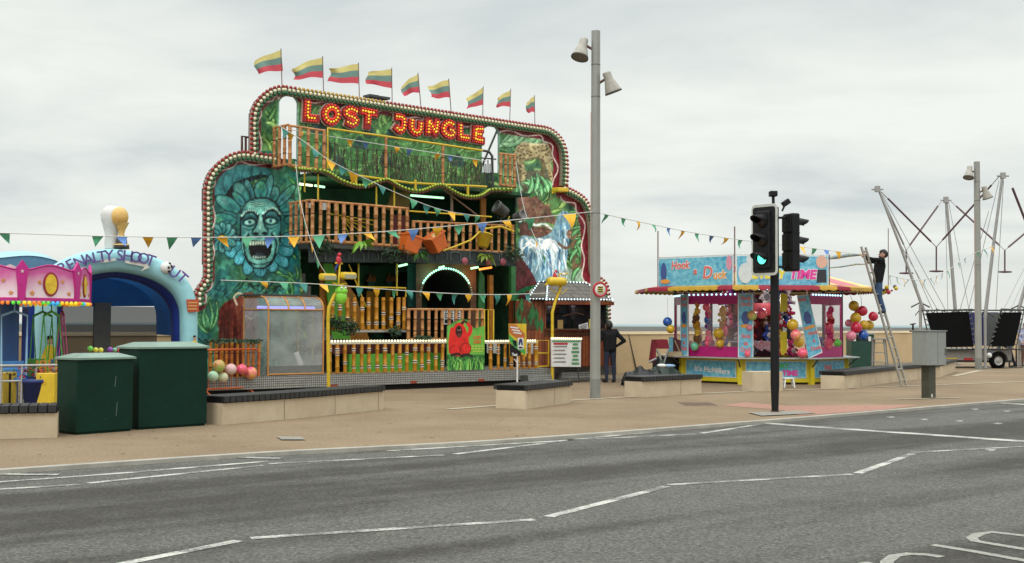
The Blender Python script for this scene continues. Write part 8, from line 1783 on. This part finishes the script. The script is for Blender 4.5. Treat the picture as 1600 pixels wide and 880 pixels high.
for p in (((1375, 300, 47), (1457, 484, 48)), ((1379, 305, 47), (1478, 486, 49)), ((1477, 315, 51), (1481, 486, 51)), ((1482, 315, 51), (1514, 484, 51)), ((1561, 282, 46.6), (1512, 490, 48)), ((1568, 282, 46.6), (1556, 486, 48)), ((1610, 400, 50), (1570, 480, 49)), ((1606, 425, 50), (1578, 486, 49)), ((1545, 330, 47), (1500, 484, 49)), ((1400, 370, 47), (1466, 486, 48))): tline('guy_wire', p, .012, M_WIRE)
def bed(pts, Y, off, lab):
    mb = MB(); P3 = [atY(x, y, Y) for x, y in pts]; mb.prism(P3, Vector((off, .35, 0)) * .15); o = mb.build('trampoline_bed', M_BED, tramp, lab)
    mb = MB(); n_ = len(P3)
    for i in range(n_):
        a, c = P3[i], P3[(i + 1) % n_]; k = max(2, int((c - a).length / .17))
        for j in range(k): p = a + (c - a) * ((j + .5) / k); q = p + (p - sum(P3, Vector()) / n_).normalized() * .10; mb.tube([p - Vector((0, .03, 0)), q - Vector((0, .03, 0))], .022, 5)
    mb.build('springs', mat('spring_pale', (.13, .13, .125), .6), o); mb = MB(); q = [p + (p - sum(P3, Vector()) / n_).normalized() * .13 for p in P3]; mb.tube(q + [q[0]], .025, 6); mb.build('bed_frame', M_DKMET, o)
bed([(1446, 489), (1513, 487), (1521, 542), (1474, 543), (1455, 520)], 46.9, .2, 'larger folded black bed at the left'); bed([(1566, 488), (1597, 488), (1585, 541), (1548, 542)], 46.7, -.2, 'folded black bed at the right')
mb = MB(); mb.prism([atY(x, y, 47.8) for x, y in ((1514, 488), (1560, 488), (1556, 540), (1522, 540))], Vector((0, .05, 0))); mb.build('blue_sheet', mat('sheet_navy', (.015, .02, .14), .6, var=.3), tramp)
mb = MB(); mb.prism([atY(x, y, 47.6) for x, y in ((1542, 489), (1562, 489), (1548, 541), (1540, 541))], Vector((0, .05, 0))); mb.build('side_pad', mat('pad_grey', (.10, .11, .11), .6), tramp)
# trailer
a, c = at0(1474, 47.1), at0(1556, 47.1); tf = Frame((a.x, a.y), 0); L = (c - a).length; zb0, zb1 = atY(1500, 563, 47.1).z, atY(1500, 545, 47.1).z
mb = MB(); mb.fbox(tf, -.3, L + .6, zb0, zb1, -1.8, 0); mb.build('trailer_body', mat('trailer_grey', (.24, .23, .215), .6, var=.15), tramp, bevel=.01); mb = MB(); mb.fbox(tf, -.35, L + .65, zb0 - .08, zb0 - .002, -1.7, -.05); mb.build('chassis', M_DKMET, tramp)
for x, m_, w_ in ((1484, mat('reflector_amber', (.65, .40, .02), .4), .27), (1513, mat('reflector_red', (.4, .02, .02), .4), .17)): mb = MB(); u, z = tf.inv(x, 561, .01); mb.fbox(tf, u - w_, u + w_, z - .05, z + .04, .002, .02); mb.build('reflector', m_, tramp)
wc = atY(1558, 566.5, 46.9); wc.z = .29
mb = MB(); mb.lathe(wc, [(.17, -.1), (.28, -.1), (.3, -.07), (.3, .07), (.28, .1), (.17, .1)], Vector((.15, -1, 0)), 24); wh = mb.build('wheel', M_BED, tramp); mb = MB(); mb.lathe(wc, [(0, .08), (.07, .09), (.09, .07), (.15, .075), (.18, .1)], Vector((.15, -1, 0)), 20); mb.build('rim', M_PAL, wh)
mb = MB(); pts = [wc + Vector((.36 * math.cos(R(t_)), -.02, .36 * math.sin(R(t_)))) for t_ in range(0, 181, 20)]; 
for i in range(9): a, c = pts[i], pts[i + 1]; o_ = Vector((0, .28, 0)); mb.quad(a - Vector((0, .12, 0)), c - Vector((0, .12, 0)), c + o_, a + o_)
mb.build('mudguard', mat('mudguard_grey', (.20, .20, .19), .4), tramp); mb = MB(); mb.sphere(wc + Vector((-.35, -.15, .2)), .10, 10, 8); mb.build('side_lamp', M_WHITE, tramp)
mb = MB(); 
for x0, x1, y in ((1440, 1600, 546), (1440, 1600, 485)): mb.tube([atY(x0, y, 47.0), atY(x1, y, 47.0)], .03, 6)
for x in (1430, 1455, 1510, 1520, 1560, 1590): mb.tube([atY(x, 493, 47), atY(x + 8, 483, 47), atY(x + 22, 487, 47)], .02, 5)
build_each(mb, 'ring_frame', M_DKMET, tramp)
for x, y, Y in ((1588, 545, 47.8), (1577, 545, 47.6)): a = atY(x, y, Y); mb = MB(); mb.tube([a, Vector((a.x, a.y, .02)), Vector((a.x + .25, a.y, .02))], .035, 6); mb.build('stabiliser', M_DKMET, tramp)
g_ = atY(1426.5, 517, 53); g_.z = 1.34; th = thing('distant_lamp', g_, 'small black lantern standing on the sea wall left of the trampoline', 'lantern'); mb = MB(); mb.tube([g_, g_ + UPV * .32], .04, 6); mb.tube([g_ + UPV * .3 - Vector((.12, 0, 0)), g_ + UPV * .33 + Vector((.12, 0, 0))], .03, 6); mb.tube([g_ - Vector((.14, 0, -.01)), g_ + Vector((.14, 0, .01))], .03, 6); mb.build('lantern_body', M_BLACK, th)
# ================================================================== PEOPLE
def person(loc, caps, regs, label, vox=.02, smooth=6):
    """caps: (p0, p1, r0, r1, region); fused into one continuous skin by voxel remeshing"""
    mb = MB()
    for p0, p1, r0, r1, g in caps:
        p0, p1 = Vector(p0), Vector(p1); mb.tube([p0 + (p1 - p0) * k / 4 for k in range(5)], [r0 + (r1 - r0) * k / 4 for k in range(5)], 10); mb.sphere(p0, r0 * 1.01, 10, 8); mb.sphere(p1, r1 * 1.01, 10, 8)
    me = bpy.data.meshes.new('tmp'); me.from_pydata([tuple(v) for v in mb.v], [], mb.f); o = bpy.data.objects.new('tmp', me); C.objects.link(o)
    rm_ = o.modifiers.new('r', 'REMESH'); rm_.mode = 'VOXEL'; rm_.voxel_size = vox; rm_.use_smooth_shade = True; s_ = o.modifiers.new('s', 'SMOOTH'); s_.iterations = smooth; s_.factor = .5
    dg = bpy.context.evaluated_depsgraph_get(); m2 = bpy.data.meshes.new_from_object(o.evaluated_get(dg)); bpy.data.objects.remove(o); bpy.data.meshes.remove(me)
    names = list(regs); 
    for n_ in names: m2.materials.append(regs[n_])
    A = np.array([c[0] for c in caps], float); B = np.array([c[1] for c in caps], float); Rr = np.array([(c[2] + c[3]) / 2 for c in caps]); gi = [names.index(c[4]) for c in caps]
    D = B - A; LL = (D ** 2).sum(1) + 1e-9
    for p in m2.polygons:
        q = np.array(p.center); t_ = np.clip(((q - A) * D).sum(1) / LL, 0, 1); d_ = np.linalg.norm(q - A - D * t_[:, None], axis=1) - Rr; p.material_index = gi[int(d_.argmin())]; p.use_smooth = True
    m2.name = 'body'; root = thing('person', loc, label, 'person'); b_ = bpy.data.objects.new('body', m2); C.objects.link(b_); b_.parent = root; WLOC[b_.name] = Vector(loc); return root
def PV(*a): return Vector(a)
def body(loc, label, f, J, regs, skin='skin', hair=None, hood=True, fing=True):
    """J: joints in local axes (right, forward, up); f: facing angle. """
    fw = Vector((math.cos(f), math.sin(f), 0)); rt = Vector((fw.y, -fw.x, 0)); T = lambda p: rt * p[0] + fw * p[1] + UPV * p[2]
    J = {k: T(v) for k, v in J.items()}; c = []
    def cp(a, b_, r0, r1, g): c.append((tuple(J[a] if isinstance(a, str) else a), tuple(J[b_] if isinstance(b_, str) else b_), r0, r1, g))
    pel, ch, nk, hd = J['pelvis'], J['chest'], J['neck'], J['head']; side = rt
    for s_, S in ((-1, 'l'), (1, 'r')):
        c.append((tuple(pel + side * s_ * .07), tuple(ch + side * s_ * .075), .115, .135, 'top')); c.append((tuple(ch + side * s_ * .07), tuple(J[S + 'sh']), .12, .085, 'top'))
        c.append((tuple(pel + side * s_ * .09 - UPV * .02), tuple(J[S + 'kn']), .098, .068, 'legs')); c.append((tuple(J[S + 'kn']), tuple(J[S + 'an']), .066, .046, 'legs'))
        c.append((tuple(J[S + 'an'] - UPV * .03), tuple(J[S + 'to']), .05, .04, 'shoe'))
        c.append((tuple(J[S + 'sh']), tuple(J[S + 'el']), .068, .054, 'top')); c.append((tuple(J[S + 'el']), tuple(J[S + 'ha']), .052, .036, 'top'))
        dr = (J[S + 'ha'] - J[S + 'el']).normalized(); pm = J[S + 'ha'] + dr * .07; sd_ = dr.cross(UPV if abs(dr.z) < .9 else fw).normalized(); c.append((tuple(J[S + 'ha']), tuple(pm), .034, .038, 'skin'))
        cv_ = sd_.cross(dr)
        for k, (o_, l_) in enumerate(((-.03, .065), (-.01, .078), (.012, .074), (.032, .058))):
            k0 = pm + sd_ * o_; k1 = k0 + dr * l_ * .6 + cv_ * .01; c.append((tuple(k0), tuple(k1), .0125, .011, 'skin')); c.append((tuple(k1), tuple(k1 + dr * l_ * .35 + cv_ * .028), .011, .009, 'skin'))
        t0 = J[S + 'ha'] + dr * .03 - sd_ * .03; c.append((tuple(t0), tuple(t0 + dr * .04 - sd_ * .035), .014, .011, 'skin'))
    c.append((tuple(ch), tuple(nk), .12, .06, 'top')); c.append((tuple(nk), tuple(hd), .055, .06, 'top' if hood else 'skin'))
    hf = T(J_head := (0, 1, 0)); c.append((tuple(hd + hf * .02), tuple(hd + UPV * .06), .085, .098, 'skin')); c.append((tuple(hd + hf * .10 + UPV * .02), tuple(hd + hf * .115 + UPV * .0), .016, .018, 'skin')); c.append((tuple(hd + hf * .055 - UPV * .055), tuple(hd + hf * .07 - UPV * .05), .045, .04, 'skin'))
    for s_ in (-1, 1): c.append((tuple(hd + side * s_ * .095 + UPV * .03), tuple(hd + side * s_ * .098), .02, .016, 'skin'))
    c.append((tuple(hd - hf * .035 + UPV * .05), tuple(hd - hf * .03 + UPV * .07), .102, .10, 'hair')); c.append((tuple(hd + hf * .02 + UPV * .10), tuple(hd - hf * .02 + UPV * .11), .08, .08, 'hair'))
    root = person(loc, c, regs, label, .014, 3)
    lo_ = Vector(loc); mb = MB()
    for s_ in (-1, 1): mb.sphere(lo_ + hd + hf * .098 + side * s_ * .034 + UPV * .045, .013, 8, 6)
    mb.build('eyes', M_BLACK, root); mb = MB(); mb.tube([lo_ + hd + hf * .105 - side * .025 - UPV * .035, lo_ + hd + hf * .112 - UPV * .038, lo_ + hd + hf * .105 + side * .025 - UPV * .035], .006, 5); mb.build('mouth', mat('lip', (.30, .08, .07), .6), root)
    return root
SK = mat('skin_tone', (.45, .24, .17), .55, var=.08); HR = mat('dark_hair', (.015, .012, .01), .7); JK = mat('black_jacket', (.010, .010, .012), .9, spec=.2, var=.4, scale=5, bump=.4, bscale=14); JN = mat('blue_jeans', (.035, .075, .16), .8, var=.3, scale=7); DJ = mat('dark_jeans', (.012, .018, .04), .8, var=.3); SH = mat('dark_shoe', (.015, .014, .014), .6)
p1 = gp(953, 598)
body(p1, 'person in black jacket seen from behind with hand on hip, behind the lamp post', R(112), {'pelvis': (0, 0, .93), 'chest': (0, .02, 1.28), 'neck': (0, .05, 1.44), 'head': (0, .08, 1.52), 'lsh': (-.19, .02, 1.37), 'rsh': (.19, .02, 1.37), 'lel': (-.30, .06, 1.12), 'lha': (-.22, .24, .98), 'rel': (.40, -.08, 1.14), 'rha': (.20, .02, .99),
    'lkn': (-.10, .03, .50), 'rkn': (.12, .02, .50), 'lan': (-.11, -.02, .09), 'ran': (.13, 0, .09), 'lto': (-.13, .14, .04), 'rto': (.16, .15, .04)}, {'skin': SK, 'top': JK, 'legs': DJ, 'shoe': SH, 'hair': HR})['category'] = 'person'
ppx = 32.95; sc1 = F_PX / ppx
o2 = atY(1381, 489, ppx)
def L2p(px, py, y=0.0): q = atY(px, py, ppx); return (y, -(q.x + .03 - o2.x), q.z - o2.z)     # facing -X: forward is -x, right is +y
body(o2, 'person in black padded jacket and jeans on the tall ladder, reaching to the stall', R(180), {'pelvis': L2p(1370, 438), 'chest': L2p(1373, 415), 'neck': L2p(1375, 404), 'head': L2p(1378, 400.5), 'lsh': L2p(1373, 407.5, -.19), 'rsh': L2p(1373, 407, .19), 'lel': L2p(1360, 406, -.16), 'lha': L2p(1349, 402, -.08), 'rel': L2p(1358, 409, .14), 'rha': L2p(1352, 400.5, .08),
    'lkn': L2p(1371, 464, -.10), 'rkn': L2p(1374, 465, .10), 'lan': L2p(1378, 484.5, -.11), 'ran': L2p(1381, 485, .11), 'lto': L2p(1373, 488, -.11), 'rto': L2p(1374, 489, .11)}, {'skin': SK, 'top': JK, 'legs': JN, 'shoe': SH, 'hair': HR})
o3 = at0(1577, 47.9)
body(o3, 'person in dark trousers bending over behind the right trampoline bed with legs apart', R(170), {'pelvis': (0, 0, .80), 'chest': (0, .30, 1.0), 'neck': (0, .44, 1.08), 'head': (0, .53, 1.08), 'lsh': (-.19, .36, 1.02), 'rsh': (.19, .36, 1.02), 'lel': (-.22, .40, .76), 'lha': (-.16, .52, .60), 'rel': (.22, .36, .76), 'rha': (.16, .46, .58),
    'lkn': (-.12, .16, .44), 'rkn': (.12, -.12, .42), 'lan': (-.13, .24, .09), 'ran': (.14, -.24, .09), 'lto': (-.14, .38, .04), 'rto': (.15, -.10, .04)}, {'skin': SK, 'top': mat('grey_top', (.10, .11, .13), .8), 'legs': mat('navy_trousers', (.02, .022, .045), .8), 'shoe': SH, 'hair': HR})
o4 = at0(1602, 49.5)
body(o4, 'person in a blue and white top cut off by the right edge of the photo', R(-95), {'pelvis': (0, 0, .93), 'chest': (0, .02, 1.28), 'neck': (0, .03, 1.46), 'head': (0, .06, 1.55), 'lsh': (-.19, .02, 1.38), 'rsh': (.19, .02, 1.38), 'lel': (-.24, .06, 1.12), 'lha': (-.2, .22, .98), 'rel': (.24, .06, 1.12), 'rha': (.2, .22, .98), 'lkn': (-.1, .04, .5), 'rkn': (.1, .02, .5), 'lan': (-.11, 0, .09), 'ran': (.11, 0, .09), 'lto': (-.13, .14, .04), 'rto': (.13, .14, .04)},
     {'skin': SK, 'top': mat('blue_white_top', (.04, .07, .30), .8, scale=9, col2=(.6, .6, .65)), 'legs': mat('brown_trousers', (.10, .05, .035), .8), 'shoe': SH, 'hair': HR})
# ================================================================== BUNTING
M_PEN = {'g': mat('pennant_green', (.07, .33, .17), .6, var=.12), 't': mat('pennant_teal', (.03, .20, .17), .6, var=.12), 'y': mat('pennant_yellow', (.80, .42, .02), .6, var=.1), 'b': mat('pennant_blue', (.10, .22, .52), .6, var=.1)}
M_CORDW = mat('white_cord', (.6, .6, .57), .7)
def bunting(label, line, pens, size=15, hgt=18):
    size *= 1.15; hgt *= 1.12
    """line: (px, py, Y); pens: (px, colour) or (px, colour, scale, swing)"""
    P3 = [atY(*p) for p in line]; th = thing('bunting', P3[len(P3) // 2], label, 'bunting', 'strings of triangular bunting')
    q = spline([tuple(p) for p in P3], 6); mb = MB(); mb.tube(q, .009, 5); mb.build('cord', M_CORDW, th)
    pq = [proj(p) for p in q]; rb = random.Random(int(line[0][1]) + len(pens))
    for pe in pens:
        x, colr = pe[0], pe[1]; sc__ = pe[2] if len(pe) > 2 else 1.0; sw__ = pe[3] if len(pe) > 3 else rb.uniform(-.5, .5)
        for i in range(len(pq) - 1):
            if pq[i][0] <= x <= pq[i + 1][0]:
                t_ = (x - pq[i][0]) / (pq[i + 1][0] - pq[i][0] + 1e-9); c = Vector(q[i]) + (Vector(q[i + 1]) - Vector(q[i])) * t_; d_ = (Vector(q[i + 1]) - Vector(q[i])).normalized(); break
        else: continue
        k = c.y / F_PX; w_ = size * k * sc__ / 2; h_ = hgt * k * (sc__ if sc__ > .8 else 1) * rb.uniform(.8, 1.05); bk = Vector((-d_.y, d_.x, 0)); dn = (-UPV + d_ * sw__ * .6 + bk * rb.uniform(-.7, .7)).normalized()
        mb = MB(); nn_ = 4; vs_ = []
        for a in range(nn_ + 1):
            f_ = a / nn_; cen = c + dn * h_ * f_ + bk * .05 * math.sin(f_ * 3 + x) * f_ * 1.5; hw_ = w_ * (1 - f_) + .003
            vs_ += [cen - d_ * hw_, cen + bk * .012 * math.cos(x), cen + d_ * hw_]
        mb.add(vs_, [(a * 3 + b_, a * 3 + b_ + 1, a * 3 + 4 + b_, a * 3 + 3 + b_) for a in range(nn_) for b_ in range(2)], 0, True); mb.build('pennant', M_PEN[colr], th)
bunting('long bunting string from the left edge across the funhouse to the nearest lamp post', [(-40, 362, 22.5), (0, 364, 22.6), (160, 369, 23.5), (310, 371, 24.2), (450, 369.5, 24.8), (600, 362, 25.3), (780, 346, 26.1), (926, 331, 26.9)],
        [(6, 'g', 1, .9), (153, 'g'), (190, 'b'), (231, 'y'), (269, 'g'), (307, 'b'), (346, 'y', 1, 1.2), (386, 'g'), (422, 'b'), (459, 'y', 1.15, 0), (498, 'g', 1.15, 0), (536, 'b'), (573, 'y', .8, 1.5), (611, 'g', .9, 1.4), (646, 'b'), (683, 'y'), (718, 'g'), (753, 'b'), (790, 'y', .8, 1.2), (828, 'g'), (890, 'y', 1.3, 0)])
bunting('bunting string from the nearest lamp post to the duck stall past the traffic light', [(941, 334, 27.1), (1010, 349, 28.5), (1090, 365, 30.5), (1180, 378, 32), (1270, 388, 33), (1345, 398, 33.2)],
        [(948, 'g', .8), (974, 'g', .9), (997, 'y', .7, 0), (1021, 'g', .8), (1045, 'b', .8), (1067, 'y', .8), (1089, 'g', .8), (1112, 'b', .8, 1.2), (1135, 'y', .8), (1157, 'g', .7), (1177, 'b', .6), (1253, 'y', .6), (1273, 'g', .6), (1291, 'b', .6), (1310, 'y', .6)], 13, 14)
bunting('lowest bunting string across the funhouse at railing height', [(345, 438, 26.2), (430, 441, 26.9), (512, 445, 27.6), (600, 452, 28.2), (700, 458.5, 29), (780, 460.5, 29.8), (858, 458, 30.9)],
        [(412, 'y', .9, 1), (443, 'g'), (474, 't'), (505, 'y', 1), (562, 't', .9), (588, 'y', .8), (617, 'g', .6), (639, 't', .8, .5), (665, 'y', .9, .7), (687, 'g', .9, .4), (711, 't', .7), (732, 'y', .9), (754, 'g', .9), (777, 't', .9), (796, 'y', .7), (824, 't', .8)], 13, 16)
bunting('diagonal bunting string running from the upper balcony down to the black spotlight', [(432, 194, 28.2), (476, 222, 28.2), (514, 250, 28.2), (573, 280, 28.6), (630, 306, 29.2), (690, 328, 29.8), (750, 338, 30.6)],
        [(452, 'y', 1.1), (446, 't', .8), (474, 'g', .9), (494, 't'), (517, 'y', 1.1, 0), (536, 't'), (552, 'y', 1.1), (573, 'g', 1.1), (596, 't'), (646, 'g'), (667, 't', .9), (683, 'g', .9), (706, 'y'), (728, 't', .9), (746, 'g', .7)], 14, 15)
bunting('small pennants strung along the vine screen of the upper balcony', [(455, 203, 29.2), (520, 214, 29.8), (640, 233, 30.8), (760, 252, 31.8)], [(470, 'y', .7), (547, 'y', .8), (572, 'b', .8), (620, 'y', .8), (640, 'b', .8), (684, 'y', .8), (705, 'b', .7), (743, 'y', .8)], 12, 11)
bunting('short steep bunting string from the upper balcony to the left yellow lamp post', [(462, 252, 28.2), (467, 300, 28.1), (478, 352, 28.0), (496, 405, 28.1), (512, 432, 28.3)], [(463, 'g', .8), (466, 't', .7), (469, 'y', .8), (476, 'g', .8), (487, 'y', .9), (497, 'g', .9)], 13, 14)
bunting('pennants hanging down the funhouse waterfall painting to the right yellow lamp post', [(806, 252, 31.2), (820, 330, 31.0), (845, 390, 30.9), (872, 432, 30.8)], [(807, 't', .8), (812, 'g', .7), (826, 't', .8), (838, 'y', .7), (850, 'g', .7)], 12, 13)
bunting('bunting string from the man on the ladder to the trampoline pole', [(1388, 430, 34), (1420, 437, 37), (1450, 436, 39.5), (1480, 423, 42), (1515, 399, 44.5), (1560, 382, 46.4)],
        [(1391, 'g', .7), (1401, 't', .7), (1411, 'y', .7), (1420, 'g', .6), (1429, 't', .6), (1438, 'y', .6), (1446, 'g', .7, 1.3), (1454, 't', .6), (1464, 'y', .6), (1473, 't', .6), (1480, 'g', .6, 1), (1498, 'g', .6, 1.5), (1509, 't', .6, 1.5), (1527, 'g', .6, 1.5), (1537, 't', .5), (1549, 'y', .5)], 11, 13)
